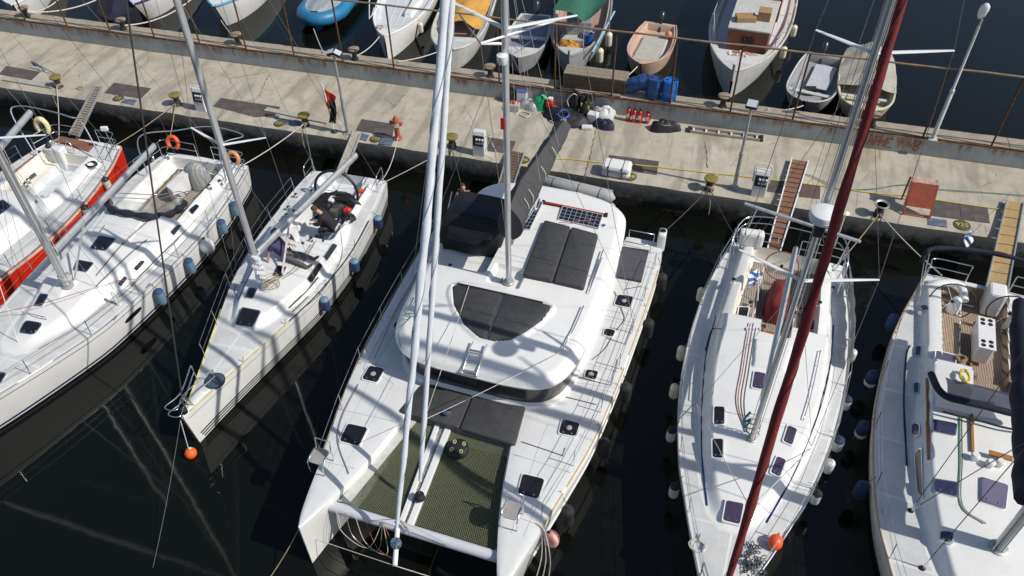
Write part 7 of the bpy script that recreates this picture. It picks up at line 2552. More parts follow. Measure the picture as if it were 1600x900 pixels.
# moulded seams on the decks
SEAM = mat('deck_seam_grey', (0.40, 0.41, 0.42), 0.7)
for s in (-1, 1):
    for q in (0.38, 0.72):
        vv = np.linspace(1.2, 11.6, 40)
        p = [C.w(s * (max(2.6 if v < 8.3 else 0, np.interp(v, cv, ci)) * (1 - q) + np.interp(v, cv, co) * q), v, np.interp(v, cv, cz) + 0.031) for v in vv]
        C.prt(MB().tube(p, 0.007, 4), 'deck_seam', SEAM, 60)
    for v in (2.6, 4.3, 6.1, 7.9, 9.6, 11.2):
        p = [C.w(s * u, v + 0.05 * (u - 2.8), czat(u, v) + 0.002) for u in np.linspace(max(2.62 if v < 8.3 else 0, np.interp(v, cv, ci) + 0.1), np.interp(v, cv, co) - 0.08, 6)]
        C.prt(MB().tube(p, 0.006, 4), 'deck_seam', SEAM, 60)
# ------------------------------------------------------------------ small craft on the far side of the parapet
def small(name, lab, bow, stern, beam, hullm, rimm, wellm, zs=0.62, zb=0.95, inset_=0.14, v0=0.05, v1=0.86, zw=0.2, rake=0.5, cat='boat', full=False, trunk=0.36):
    b, s = P(*bow, zb)[:2], P(*stern, zs)[:2]
    L = float(np.linalg.norm(b - s))
    h = beam / 2
    k = [(0, trunk * 2), (0.2, 0.92), (0.45, 1.0), (0.65, 0.95), (0.8, 0.76), (0.9, 0.5), (0.96, 0.26), (1, 0.03)]
    if full:
        k = [(0, 0.8), (0.2, 0.95), (0.45, 1.0), (0.7, 0.98), (0.85, 0.85), (0.94, 0.6), (0.98, 0.35), (1, 0.05)]
    y = Yacht(name, lab, s, b, [(L * a, h * q) for a, q in k], [(0, zs), (L * 0.4, zs * 0.98), (L * 0.75, zs + (zb - zs) * 0.45), (L, zb)], rake=rake, flare=0.25, bflare=0.6, cat=cat, group='small boats moored behind the parapet')
    y.hull(hullm, zb=-0.3)
    vv = np.linspace(v0 * L, v1 * L, 16)
    rt = np.c_[y.hb(vv) - inset_, vv]
    well = np.vstack([rt, (rt * [-1, 1])[::-1]])
    y.well = well
    fs = []
    if wellm is not None:
        fs = [dict(poly=well, z=zw, w=0.06, part='well', mat=wellm)]
    y.feats = fs
    y.rimm = rimm
    return y


def fin(y, extra=(), rub=None, r=0.03):
    y.deck(y.feats + list(extra), step=0.05, dmat=y.rimm, camber=0.02)
    if rub is not None:
        y.toe_rail(rub, r)
    return y


def thwart(y, v, material, z=0.42, w_=0.28):
    h = float(y.hb(v)) - 0.1
    y.prt(MB().box(y.w(0, v, z), (2 * h, w_, 0.05), math.atan2(y.a[1], y.a[0]) + math.pi / 2), 'thwart', material, None, bevel=0.01)


def outboard(y, u=0.0, col=None, tilt=0.7, s=1.0):
    m_ = col or mat('outboard_black', (0.03, 0.033, 0.04), 0.3, var=0.2, coat=0.3)
    c = y.w(u, -0.12, float(y.zs(0)) + 0.25 * s)
    M = np.array(Matrix.Rotation(math.atan2(y.a[1], y.a[0]) + math.pi / 2, 3, 'Z') @ Matrix.Rotation(-tilt, 3, 'X'))
    o = y.prt(MB().lathe(c, [(0.0, -0.2), (0.13, -0.18), (0.16, -0.05), (0.16, 0.15), (0.11, 0.26), (0, 0.28)], 12, M=M * s, sx=0.8, sy=1.2), 'outboard_cowl', m_, 60)
    y.prt(MB().tube([c + M @ np.array([0, 0, -0.15]) * s, c + M @ np.array([0, 0.05, -0.75]) * s], [0.08 * s, 0.05 * s], 8), 'outboard_leg', m_, 60, o)


def heap(c, rx, ry, h, material, name, parent, seed=0, n=26, rough=0.35):
    r = np.random.RandomState(seed)
    V = []
    ph = r.uniform(0, 6.28, 12)
    for i in range(n):
        a = 2 * math.pi * i / n
        for j in range(9):
            q = j / 8
            f_ = 1 + rough * 0.6 * math.sin(2 * a + ph[3]) + rough * 0.4 * math.sin(3 * a + ph[0]) + rough * 0.3 * math.sin(5 * a + ph[1] + 3 * q)
            zz_ = h * math.sqrt(max(0.0, 1 - q ** 2.4)) * (1 + rough * math.sin(4 * a + ph[2] + 5 * q) * q + rough * 0.8 * r.uniform(-1, 1) * 0.5)
            V.append((c[0] + rx * q * f_ * math.cos(a), c[1] + ry * q * f_ * math.sin(a), c[2] + zz_ - (0.02 if j == 8 else 0)))
    m = MB()
    m.sheet(V, n, 9, True)
    if parent is None:
        return m
    return m.build(name, material, parent, 50)


WOODB = mat('painted_white_planks', (0.50, 0.505, 0.49), 0.55, var=0.1, scale=6, stain=(0.36, 0.33, 0.28), stain_amt=0.6, stain_scale=2.5)
GREYB = mat('weathered_grey_boat', (0.27, 0.28, 0.29), 0.65, var=0.15, scale=4, stain=(0.2, 0.19, 0.18), stain_amt=0.6, stain_scale=2.5)
PINKB = mat('peach_boat_paint', (0.50, 0.35, 0.275), 0.5, var=0.08, scale=4, stain=(0.4, 0.3, 0.24), stain_amt=0.5, stain_scale=2.5)
FLOOR = mat('grey_floorboards', (0.43, 0.42, 0.37), 0.75, var=0.1, scale=5, stain=(0.25, 0.24, 0.2), stain_amt=0.5, stain_scale=3)
CYAN = mat('cyan_inflatable', (0.02, 0.17, 0.32), 0.45, var=0.1, scale=3)
CREAMB = mat('cream_boat_paint', (0.60, 0.56, 0.42), 0.55, var=0.1, scale=4, stain=(0.33, 0.3, 0.22), stain_amt=0.6, stain_scale=2.5)
BLUEG = mat('light_blue_gunwale', (0.10, 0.32, 0.46), 0.5, var=0.12, scale=5)
TARPY = mat('mustard_tarpaulin', (0.50, 0.27, 0.05), 0.75, var=0.2, scale=4, bump=0.5, bscale=6)
BROWNC = mat('varnished_brown_cabin', (0.19, 0.058, 0.028), 0.45, var=0.25, scale=7)

# pink skiff
y = small('motor_skiff', 'peach pink open skiff with grey floor panel and black outboard', (1001, 100), (1033, 36), 2.05, PINKB, PINKB, PINKB, 0.6, 0.85, 0.15, 0.04, 0.88, 0.28)
fl = y.trace([(988, 80), (1003, 33), (1044, 47), (1030, 89)], 0.35)
fl = np.array([(-0.62, 1.1), (0.62, 1.1), (0.66, y.L * 0.72), (-0.66, y.L * 0.72)])
fin(y, [dict(poly=fl, z=0.40, w=0.05, part='floor_panel', mat=FLOOR)], PINKB)
outboard(y)
ob = y.w(0.55, 0.9, 0.5)
ball_buoy(ob, 0.17, mat('pale_orange_float', (0.62, 0.26, 0.14), 0.5, var=0.2), 'pale orange float lying in the peach pink skiff')
# brown cabin fishing boat
y = small('fishing_boat', 'white fishing boat with varnished brown cabin and boxes on its roof', (1146, 112), (1205, -60), 3.7, WOODB, WOODB, DECKG, 0.85, 1.35, 0.32, 0.05, 0.83, 0.72, rake=0.2)
fin(y, (), WOODB, 0.05)
cb = [y.uv(P(a, b, 1.0)) for a, b in ((1124, 97), (1190, 110))]
u0, u1 = cb[0][0] + 0.05, cb[1][0] - 0.05
v1 = float(min(y.L * 0.8, 0.5 * (cb[0][1] + cb[1][1])))
v0 = v1 - 3.8
cbm = MB()
cp = [y.w(u, v, 0)[:2] for u, v in ((u0, v1), (u1, v1), (u1 + 0.05, v0), (u0 - 0.05, v0))]
cbm.prism(cp, 0.7, 1.98)
cab_ = y.prt(cbm, 'cabin', BROWNC, None, bevel=0.03)
rf = [y.w(u, v, 0)[:2] for u, v in ((u0 - 0.06, v1 + 0.08), (u1 + 0.06, v1 + 0.08), (u1 + 0.1, v0 + 0.6), (u0 - 0.1, v0 + 0.6))]
y.prt(MB().prism(rf, 1.95, 2.03), 'cabin_roof', WOODB, None, cab_, bevel=0.02)
mid = (np.array(cp[0]) + np.array(cp[1])) / 2
y.prt(MB().box((mid[0], mid[1] - 0.005, 1.5), (0.55, 0.03, 0.36), math.atan2(y.c[1], y.c[0])), 'cabin_window', HATCH, None, cab_)
for k, g_ in enumerate((0.25, 0.6)):
    e = np.array(cp[1]) * (1 - g_) + np.array(cp[2]) * g_
    y.prt(MB().box((e[0] + 0.005, e[1], 1.5), (0.03, 0.6, 0.34), math.atan2(y.c[1], y.c[0])), 'cabin_window', HATCH, None, cab_)
y.prt(MB().tube([y.w(0, y.L - 0.1, 0.9), y.w(0, y.L + 0.05, 1.75)], 0.07, 8), 'stem_post', WOODB, 50)
for s in (-1, 1):
    for f_ in (0.45, 0.62, 0.78):
        b = y.w(s * (float(y.hb(y.L * f_)) - 0.1), y.L * f_, float(y.zs(y.L * f_)))
        y.prt(MB().tube([b, b + (0, 0, 0.55)], 0.02, 6), 'stanchion', GALV, 60)
    y.prt(MB().tube([y.w(s * (float(y.hb(y.L * f_)) - 0.1), y.L * f_, float(y.zs(y.L * f_)) + 0.55) for f_ in (0.45, 0.62, 0.78)], 0.014, 5), 'hand_line', ROPEW, 60)
aw = [y.w(u, v, 0)[:2] for u, v in ((u0 - 0.3, v0 + 0.5), (u1 + 0.3, v0 + 0.5), (u1 + 0.3, 0.6), (u0 - 0.3, 0.6))]
y.prt(MB().prism(aw, 2.45, 2.5), 'wheelhouse_roof', BROWNC, None)
y.prt(MB().prism([0.85 * np.array(q) + 0.15 * np.mean(aw, 0) for q in aw], 0.75, 2.45), 'wheelhouse', BROWNC, None)
CARD = mat('brown_cardboard', (0.33, 0.20, 0.09), 0.8, var=0.12, scale=5)
for (px, py), sz, rz, lab in (((1166, 24), (0.85, 0.55, 0.22), 0.25, 'tilted brown cardboard box on the left of the brown cabin roof'), ((1195, 22), (0.55, 0.6, 0.42), -0.05, 'upright brown cardboard box on the right of the brown cabin roof')):
    c = P(px, py, 2.25)
    one(MB().box((c[0], c[1], 2.03 + sz[2] / 2), sz, rz), 'cardboard_box', CARD, lab, 'box', None, None, 0.01)
bw = y.w(0.1, v1 + 0.75, 1.08)
t = thing('fishing_net', 'pinkish net and floats piled on the bow of the brown cabin boat', 'fishing net', tuple(bw))
heap(bw, 0.7, 0.35, 0.16, mat('dull_pink_net', (0.40, 0.22, 0.18), 0.9, var=0.35, scale=12, bump=0.8, bscale=40), 'net', t, 5)
for k in range(7):
    q = bw + (rnd.uniform(-0.6, 0.6), rnd.uniform(-0.25, 0.25), 0.16)
    MB().lathe(q, [(0, -0.06), (0.06, -0.03), (0.06, 0.03), (0, 0.06)], 8).build('float', FWHT, t, 60)
for zt, px, py, lab in ((0.9, 1250, 40, 'cream fender on the right side of the brown cabin boat'), (0.9, 1243, 75, 'lower white fender on the right side of the brown cabin boat')):
    side_fender(y, px, py, zt, 0.6, 0.14, FCRE, lab, up=0.1)
# grey dinghy
y = small('rowing_boat', 'weathered grey open dinghy with a dark outboard beside the covered boat', (1257, 158), (1293, 86), 2.1, GREYB, GREYB, GREYB, 0.55, 0.75, 0.12, 0.04, 0.9, 0.2, full=True)
fin(y, (), WOODB, 0.035)
thwart(y, y.L * 0.74, WOODB, 0.48, 0.22)
y.prt(MB().box(y.w(0.15, y.L * 0.36, 0.34), (0.9, y.L * 0.45, 0.05), math.atan2(y.a[1], y.a[0]) + math.pi / 2), 'floor_panel', mat('pale_floor_sheet', (0.45, 0.47, 0.5), 0.6, var=0.1, scale=3), None)
y.prt(MB().tube([y.w(-0.6, y.L * 0.55, 0.5), y.w(-0.5, y.L * 0.88, 0.75)], 0.025, 6), 'oar', mat('pale_blue_oar', (0.4, 0.5, 0.6), 0.5), 60)
y.prt(MB().box(y.w(0, y.L * 0.66, 0.4), (0.4, 0.3, 0.28), 0.2), 'fuel_tank', BLACK, None, bevel=0.03)
outboard(y, -0.2)
# covered dinghy
y = small('rowing_boat', 'cream dinghy under a taut beige tarpaulin behind the maroon furled sail', (1352, 172), (1358, 82), 2.3, CREAMB, CREAMB, CREAMB, 0.6, 0.8, 0.12, 0.04, 0.9, 0.3, full=True)
fin(y, (), CREAMB, 0.045)
V, nu, nv = [], 20, 14
for i in range(nu):
    v = y.L * (0.0 + 0.66 * i / (nu - 1))
    h = float(y.hb(v))
    for j in range(nv):
        q = j / (nv - 1) * 2 - 1
        V.append(y.w(q * (h + 0.04), v, float(y.zs(v)) + 0.05 + 0.5 * (1 - abs(q)) * (1 - 0.5 * i / nu) + 0.035 * math.sin(6 * q + i * 0.7)))
m_ = MB()
m_.sheet(V, nu, nv)
y.prt(m_, 'tarpaulin', mat('beige_tarpaulin', (0.36, 0.345, 0.29), 0.8, var=0.15, scale=4, bump=0.5, bscale=6), 70)
thwart(y, y.L * 0.72, WOODB, 0.5, 0.2)
# boat with orange nets and green awning
y = small('fishing_boat', 'grey fishing boat with orange nets, blue bucket and green awning', (889, 88), (925, -30), 2.7, GREYB, WOODB, mat('rusty_pink_deck', (0.36, 0.22, 0.17), 0.75, var=0.2, scale=5), 0.7, 1.05, 0.16, 0.05, 0.88, 0.3, rake=0.1)
fin(y, (), GREYB, 0.05)
y.prt(MB().tube([y.w(0, y.L - 0.1, 0.6), y.w(0, y.L + 0.04, 1.35)], 0.06, 8), 'stem_post', GREYB, 50)
y.prt(MB().box(P(895, 62, 0.55), (1.1, 0.7, 0.35), math.atan2(y.a[1], y.a[0]) + math.pi / 2), 'engine_box', FLOOR, None, bevel=0.02)
gn = y.w(-0.25, y.L * 0.72, 0.34)
gn = P(890, 77, 0.35)
t = thing('fishing_net', 'heap of orange fishing net in the grey fishing boat', 'fishing net', tuple(gn))
heap(gn, 0.62, 0.55, 0.34, mat('orange_net', (0.50, 0.23, 0.03), 0.9, var=0.4, scale=10, bump=1.0, bscale=30), 'net', t, 8)
heap(gn + (0.55, -0.1, 0), 0.4, 0.35, 0.22, mat('dark_maroon_net', (0.13, 0.05, 0.04), 0.9, var=0.4, scale=10, bump=1.0, bscale=30), 'net', t, 9)
bk = P(918, 68, 0.4)
t = thing('bucket', 'blue plastic tub standing beside the orange nets', 'bucket', tuple(bk))
BLUP = mat('blue_plastic', (0.02, 0.12, 0.42), 0.4, var=0.12, scale=5)
MB().lathe(bk, [(0.2, 0), (0.27, 0.5), (0.29, 0.5), (0.29, 0.53), (0.25, 0.53), (0.19, 0.05), (0, 0.05)], 18).build('tub', BLUP, t, 50)
MB().tube([bk + (0.27 * math.cos(a), 0.05, 0.5 + 0.1 * math.sin(a)) for a in np.linspace(0, 3.14, 9)], 0.012, 5).build('handle', WSPAR, t, 60)
GNET = mat('green_shade_net', (0.025, 0.13, 0.085), 0.85, var=0.2, scale=6)
gpx = [[(864, 15), (873, 0), (880, -18)], [(893, 20), (900, 2), (905, -18)], [(913, 33), (925, 12), (930, -10)], [(935, 18), (948, 2), (958, -15)]]
V = []
for i, row in enumerate(gpx):
    for j, (a, b) in enumerate(row):
        V.append(P(a, b, 2.15 + 0.18 * (i % 2) - 0.1 * j))
rows = np.array(V).reshape(4, 3, 3)
gg = np.array([smooth_line(rows[:, j], 5) for j in range(3)])
gg = np.array([smooth_line(gg[:, k], 5) for k in range(gg.shape[1])])
m_ = MB()
m_.sheet(gg.reshape(-1, 3), gg.shape[0], gg.shape[1])
y.prt(m_, 'green_awning', GNET, 70)
for (a, b) in ((866, 14), (913, 33), (955, 0)):
    p = P(a, b, 2.15)
    y.prt(MB().tube([p, (p[0], p[1], 0.5)], 0.025, 6), 'awning_pole', GALV, 60)
y.prt(MB().tube([P(925, 82, 0.95), P(960, 18, 1.1)], 0.05, 7), 'blue_spar', mat('pale_blue_spar', (0.25, 0.45, 0.55), 0.5, var=0.2), 60)
y.prt(MB().box(P(905, 40, 0.9), (1.2, 1.2, 0.9), 0.2), 'wheelhouse', GREYB, None, bevel=0.05)
for px, py, lab in ((938, 75, 'yellowish fender nearest the bow of the orange net boat'), (952, 50, 'yellowish fender amidships of the orange net boat')):
    c = P(px, py, 0.85)
    fender(c, 0.75, 0.16, FCRE, lab, line_to=c + (-0.25, 0, 0.25))
# small blue grey boat
y = small('motor_boat', 'small blue grey motor boat with dark outboard left of the net boat', (808, 90), (838, 22), 2.0, GREYB, WOODB, mat('slate_boat_interior', (0.19, 0.215, 0.27), 0.65, var=0.15, scale=5), 0.6, 0.95, 0.14, 0.03, 0.72, 0.3, rake=0.35)
fin(y, (), WOODB, 0.03)
thwart(y, y.L * 0.45, WOODB, 0.5)
for s in (-1, 1):
    y.prt(MB().tube(smooth_line([y.w(s * 0.75, y.L * 0.6, 0.8), y.w(s * 0.6, y.L * 0.75, 1.25), y.w(s * 0.25, y.L * 0.93, 1.35), y.w(0, y.L, 1.35)], 5), 0.016, 6), 'bow_rail', STEEL, 60)
outboard(y, 0, None, 0.5, 1.2)
# yellow tarpaulin boat
y = small('wooden_boat', 'white rounded wooden boat under a mustard yellow tarpaulin', (702, 78), (752, -50), 2.6, WOODB, WOODB, WOODB, 0.8, 1.05, 0.2, 0.05, 0.85, 0.4, rake=0.1, full=True)
fin(y, (), WOODB, 0.06)
V, nu, nv = [], 24, 16
for i in range(nu):
    v = y.L * (0.05 + 0.72 * i / (nu - 1))
    h = float(y.hb(v)) - 0.2
    for j in range(nv):
        q = j / (nv - 1) * 2 - 1
        V.append(y.w(q * h, v, float(y.zs(v)) + 0.05 + 0.42 * (1 - abs(q) ** 1.5) + 0.05 * math.sin(7 * q + i * 0.8) + 0.03 * math.sin(i * 1.9)))
m_ = MB()
m_.sheet(V, nu, nv)
y.prt(m_, 'tarpaulin', TARPY, 60)
y.prt(MB().tube([y.w(-0.5, y.L * 0.83, 1.02), y.w(0.5, y.L * 0.83, 1.02)], 0.03, 6), 'bow_beam', mat('reddish_beam', (0.4, 0.15, 0.1), 0.6), 60)
# white launch
y = small('launch', 'white decked launch with stern ladder rail tied to the parapet', (600, 57), (672, -75), 2.8, GEL, GEL, mat('pale_blue_grey_deck', (0.50, 0.53, 0.57), 0.6, var=0.06, scale=4), 0.85, 1.25, 0.22, 0.05, 0.86, 0.75, rake=0.1)
fin(y, [dict(poly=np.array([(-0.8, 0.5), (0.8, 0.5), (0.7, y.L * 0.5), (-0.7, y.L * 0.5)]), z=1.45, w=0.08, part='cabin', mat=GEL), dict(poly=np.array([(0.28, y.L * 0.5), (0.8, y.L * 0.5), (0.62, y.L * 0.72), (0.2, y.L * 0.72)]), z=0.95, w=0.05, part='deck_box', mat=GEL)], GEL, 0.05)
for k in range(3):
    y.prt(MB().beam(y.w(-0.5 + 0.45 * k, y.L * 0.55, 0.765), y.w(-0.35 + 0.3 * k, y.L * 0.8, 0.765), 0.025, 0.02), 'deck_seam', DECKG, None)
for k in range(2):
    a = y.w(-float(y.hb(y.L * 0.8)) + 0.1, y.L * (0.78 - 0.1 * k), 1.0)
    b = y.w(-float(y.hb(y.L * 0.55)) + 0.1, y.L * 0.5, 1.0)
y.prt(MB().tube([P(577, 30, 1.1), P(577, 0, 1.9), P(592, -8, 1.9)], 0.025, 6), 'bow_ladder', WSPAR, 60)
y.prt(MB().tube([P(578, 28, 1.1), P(590, 12, 1.5), P(600, -5, 1.6)], 0.022, 6), 'bow_ladder', WSPAR, 60)
for k in range(3):
    y.prt(MB().tube([P(581 + 6 * k, 24 - 8 * k, 1.2), P(584 + 6 * k, 12 - 8 * k, 1.55)], 0.018, 6), 'ladder_rung', WSPAR, 60)
coil(P(593, 43, 1.25), 0.16, 4, ROPET, 'rope_coil', 'tan rope coil on the bow of the white launch', 0.015, 21)
y.prt(MB().tube([y.w(0, y.L - 0.15, 0.9), y.w(0, y.L + 0.05, 1.4)], 0.05, 8), 'stem_post', GEL, 50)
side_fender(y, 664, 35, 0.9, 0.55, 0.12, FCRE, 'grubby fender on the right side of the white launch', up=0.1)
# cyan inflatable
b, s = P(487, 42, 0.5), P(552, -40, 0.5)
t = thing('inflatable_boat', 'bright cyan inflatable boat with grey cover', 'boat', (*(0.5 * (b + s))[:2], 0.0), 'small boats moored behind the parapet')
ax = (b - s) / np.linalg.norm(b - s)
pr = np.array([-ax[1], ax[0], 0])
L = np.linalg.norm(b - s)
loop = []
for q in np.linspace(0, 1, 9):
    loop.append(s + ax * L * 0.72 * q + pr * 0.95 + (0, 0, 0.08))
for a in np.linspace(0, math.pi, 11)[1:-1]:
    loop.append(s + ax * (L * 0.72 + L * 0.22 * math.sin(a)) + pr * 0.95 * math.cos(a) + (0, 0, 0.08 + 0.12 * math.sin(a)))
for q in np.linspace(1, 0, 9):
    loop.append(s + ax * L * 0.72 * q - pr * 0.95 + (0, 0, 0.08))
MB().tube(loop, 0.34, 14).build('inflated_tube', CYAN, t, 80)
for q in (6, 9, 17, 20):
    MB().tube([loop[q], loop[q] + (loop[q + 1] - loop[q]) * 0.08], 0.347, 14).build('seam_band', mat('dark_cyan_band', (0.015, 0.14, 0.27), 0.5), t, 60)
V, nu, nv = [], 18, 12
for i in range(nu):
    q = i / (nu - 1)
    for j in range(nv):
        r_ = j / (nv - 1) * 2 - 1
        V.append(s + ax * L * (0.05 + 0.85 * q) + pr * r_ * 0.9 * (1 if q < 0.7 else math.sqrt(max(0, 1 - ((q - 0.7) / 0.33) ** 2))) + (0, 0, 0.42 + 0.25 * (1 - abs(r_)) * (1 - q * 0.5) + 0.03 * math.sin(8 * r_ + 5 * q)))
m_ = MB()
m_.sheet(V, nu, nv)
m_.build('grey_cover', mat('grey_pvc_cover', (0.30, 0.33, 0.36), 0.5, var=0.15, scale=5, bump=0.5, bscale=8), t, 70)
lw = MB()
lw.prism([(s + ax * L * 0.0 + pr * 0.8)[:2], (s + ax * L * 0.9 + pr * 0.1)[:2], (s + ax * L * 0.9 - pr * 0.1)[:2], (s - pr * 0.8)[:2]], -0.1, 0.35)
lw.build('hull', CYAN, t)
# white boat with blue gunwale
y = small('motor_boat', 'white motor boat with light blue gunwale stripe at the top left', (334, 10), (430, -95), 2.9, GEL, GEL, DECKG, 0.95, 1.35, 0.3, 0.05, 0.8, 0.9, rake=0.75)
fin(y, (), BLUEG, 0.06)
# navy covered boats at the far left
y = small('motor_boat', 'white motor boat behind the navy covered boat at top left', (208, 7), (300, -90), 2.6, GEL, GEL, DECKG, 0.9, 1.2, 0.3, 0.05, 0.8, 0.8, rake=0.9)
fin(y, (), BLUES, 0.05)
y = small('covered_boat', 'boat wholly wrapped in a navy blue cover at top left', (172, 32), (215, -60), 2.4, NAVY, NAVY, NAVY, 0.8, 1.15, 0.1, 0.02, 0.95, 1.5, rake=0.9)
y.feats[0]['w'] = 0.9
fin(y, (), NAVY, 0.03)
y = small('motor_boat', 'white bow of a motor boat in the top left corner', (20, 8), (60, -95), 2.6, GEL, GEL, DECKG, 0.95, 1.3, 0.3, 0.05, 0.8, 0.8, rake=0.5)
fin(y, (), GEL, 0.05)

# ------------------------------------------------------------------ gangways
def gangway(lab, top, bot, zt, zb_, rail_m, slat_m, n, hr=0.05, gap=0.25, thick=0.03, name='gangway', lift=0.0):
    tl, tr = P(*top[0], zt), P(*top[1], zt)
    bl, br = P(*bot[0], zb_), P(*bot[1], zb_)
    t = thing(name, lab, 'gangway', tuple(0.5 * (tl + br)), 'gangways from the yachts to the quay')
    for a, b in ((tl, bl), (tr, br)):
        MB().beam(a, b, 0.045, hr * 2).build('side_rail', rail_m, t, None, bevel=0.008)
    for k in range(n):
        g0, g1 = (k + gap / 2) / n, (k + 1 - gap / 2) / n
        q = [tl + (bl - tl) * g0, tr + (br - tr) * g0, tr + (br - tr) * g1, tl + (bl - tl) * g1]
        c = np.mean(q, 0)
        dz = 0.004 * math.sin(k * 2.3)
        z = [p[2] + dz for p in q]
        MB().prism([p[:2] for p in q], [a - thick for a in z], z).build('slat', slat_m, t)
    return t


gangway('slatted grey wooden gangplank at the stern of the red hulled yacht', [(149, 133), (160, 135)], [(108, 210), (123, 213)], ZQ + 0.08, 1.35, GALV, TEAKG, 22, gap=0.3)
gangway('narrow plain grey gangplank behind the racing yacht', [(551, 208), (563, 210)], [(527, 268), (540, 270)], ZQ + 0.07, 1.2, mat('grey_plank_edge', (0.33, 0.32, 0.29), 0.8, var=0.12), mat('grey_plank', (0.36, 0.345, 0.30), 0.8, var=0.14, scale=7), 3, gap=0.02)
gangway('brown slatted gangway behind the catamaran mast', [(795, 234), (819, 239)], [(778, 292), (800, 297)], ZQ + 0.08, 1.45, GALV, mat('dark_brown_slat', (0.13, 0.085, 0.06), 0.75, var=0.2, scale=8), 14, gap=0.15)
gangway('red brown slatted gangway with white rails behind the maroon sail yacht', [(1237, 248), (1263, 252)], [(1199, 389), (1219, 393)], ZQ + 0.12, 1.35, WSPAR, mat('red_brown_slat', (0.20, 0.10, 0.06), 0.65, var=0.18, scale=8), 18, gap=0.16)
gangway('plywood gangway with silver rails behind the navy canvas yacht', [(1573, 313), (1599, 317)], [(1539, 455), (1573, 461)], ZQ + 0.12, 1.35, ALU, mat('yellow_plywood', (0.38, 0.26, 0.11), 0.6, var=0.15, scale=6), 10, gap=0.06)

# ------------------------------------------------------------------ gear on the quay
ZG = ZQ + 0.004


def boxy(px, py, sz, rz, material, name, lab, cat, bevel=0.03, z=None, lid=None, group=None):
    c = P(px, py, ZG if z is None else z)
    t = thing(name, lab, cat, tuple(c), group)
    MB().box(c + (0, 0, sz[2] / 2), sz, rz).build('body', material, t, None, bevel=bevel)
    if lid is not None:
        MB().box(c + (0, 0, sz[2] + 0.015), (sz[0] * 1.04, sz[1] * 1.04, 0.035), rz).build('lid', lid, t, None, bevel=0.01)
    return t, c


def bag(px, py, rx, ry, h, material, lab, name='bag', seed=1, strap=None, z=None):
    c = P(px, py, ZG if z is None else z)
    t = thing(name, lab, 'bag', tuple(c))
    heap(c, rx * 1.15, ry * 1.15, h * 1.1, material, 'fabric', t, seed, rough=0.26)
    if strap is not None:
        MB().tube(smooth_line([c + (-rx * 0.5, -ry * 0.3, h * 0.8), c + (0, -ry * 0.8, h * 0.9), c + (rx * 0.5, -ry * 0.3, h * 0.8)], 5), 0.02, 5).build('strap', strap, t, 60)
    return t


BLKF = mat('black_nylon', (0.012, 0.012, 0.014), 0.6, var=0.3, scale=8, bump=0.6, bscale=12)
NAVF = mat('navy_nylon', (0.014, 0.018, 0.045), 0.65, var=0.25, scale=8, bump=0.6, bscale=12)
SILV = mat('crumpled_silver_foil', (0.42, 0.43, 0.42), 0.3, metal=0.2, var=0.35, scale=14, bump=1.0, bscale=22)
CLEAR = mat('translucent_plastic', (0.45, 0.47, 0.46), 0.3, var=0.1, alpha=0.75)
ORNG = mat('orange_plastic', (0.72, 0.11, 0.02), 0.45, var=0.12)
GRNP = mat('green_plastic_bag', (0.005, 0.20, 0.09), 0.3, var=0.25, scale=8, bump=0.8, bscale=14, coat=0.3)
WHTP = mat('white_carton', (0.62, 0.63, 0.63), 0.6, var=0.07)
t, c = boxy(804, 172, (0.42, 0.34, 0.30), 0.05, CLEAR, 'plastic_crate', 'clear plastic crate filled with orange bottles beside the mast', 'crate')
for k in range(5):
    MB().lathe(c + (-0.14 + 0.07 * k, 0.03 * math.sin(k * 2), 0.18), [(0.04, 0), (0.04, 0.16), (0.018, 0.2), (0.018, 0.25), (0, 0.25)], 8).build('bottle', ORNG if k != 3 else FWHT, t, 50)
boxy(816, 160, (0.42, 0.35, 0.55), 0.1, WHTP, 'cool_box', 'white box standing behind the clear plastic crate', 'box', lid=mat('blue_lid', (0.08, 0.12, 0.35), 0.5))
bag(797, 158, 0.24, 0.2, 0.52, BLKF, 'black upright bag left of the white box', seed=2)
bag(826, 167, 0.4, 0.26, 0.30, SILV, 'crumpled silver grey bag left of the green bag', seed=3)
t, c = boxy(826, 154, (0.55, 0.4, 0.36), 0.35, mat('dark_slate_plastic', (0.03, 0.045, 0.05), 0.5, var=0.2), 'tool_box', 'dark box with teal edge behind the silver bag', 'box')
MB().tube([c + (-0.25, -0.1, 0.4), c + (0.0, -0.05, 0.5), c + (0.25, 0.1, 0.4)], 0.022, 6).build('handle', mat('teal_plastic', (0.03, 0.3, 0.3), 0.5), t, 60)
bag(845, 168, 0.33, 0.24, 0.48, GRNP, 'shiny green plastic bag left of the red canister', seed=5)
t, c = boxy(859, 172, (0.30, 0.24, 0.42), 0.1, mat('red_jerrycan', (0.62, 0.03, 0.015), 0.4, var=0.1), 'jerrycan', 'bright red jerrycan with white top between green and black bags', 'jerrycan', 0.06)
MB().box(c + (0.02, 0.02, 0.50), (0.2, 0.16, 0.14), 0.1).build('cap', FWHT, t, None, bevel=0.03)
MB().tube([c + (-0.1, -0.05, 0.42), c + (0, -0.07, 0.52), c + (0.1, -0.05, 0.42)], 0.02, 6).build('handle', mat('red_jerrycan', (0.62, 0.03, 0.015)), t, 60)
bag(866, 158, 0.28, 0.24, 0.55, NAVF, 'navy bag leaning on the wall behind the red jerrycan', seed=7)
bag(886, 186, 0.85, 0.45, 0.32, BLKF, 'big black dive bag lying in front of the diving vests', seed=8, strap=ROPEW)
rg = P(881, 178, 1.5)
t = thing('hose_coil', 'blue hose ring lying on the black dive bag', 'hose', tuple(rg - (0, 0, 0.05)))
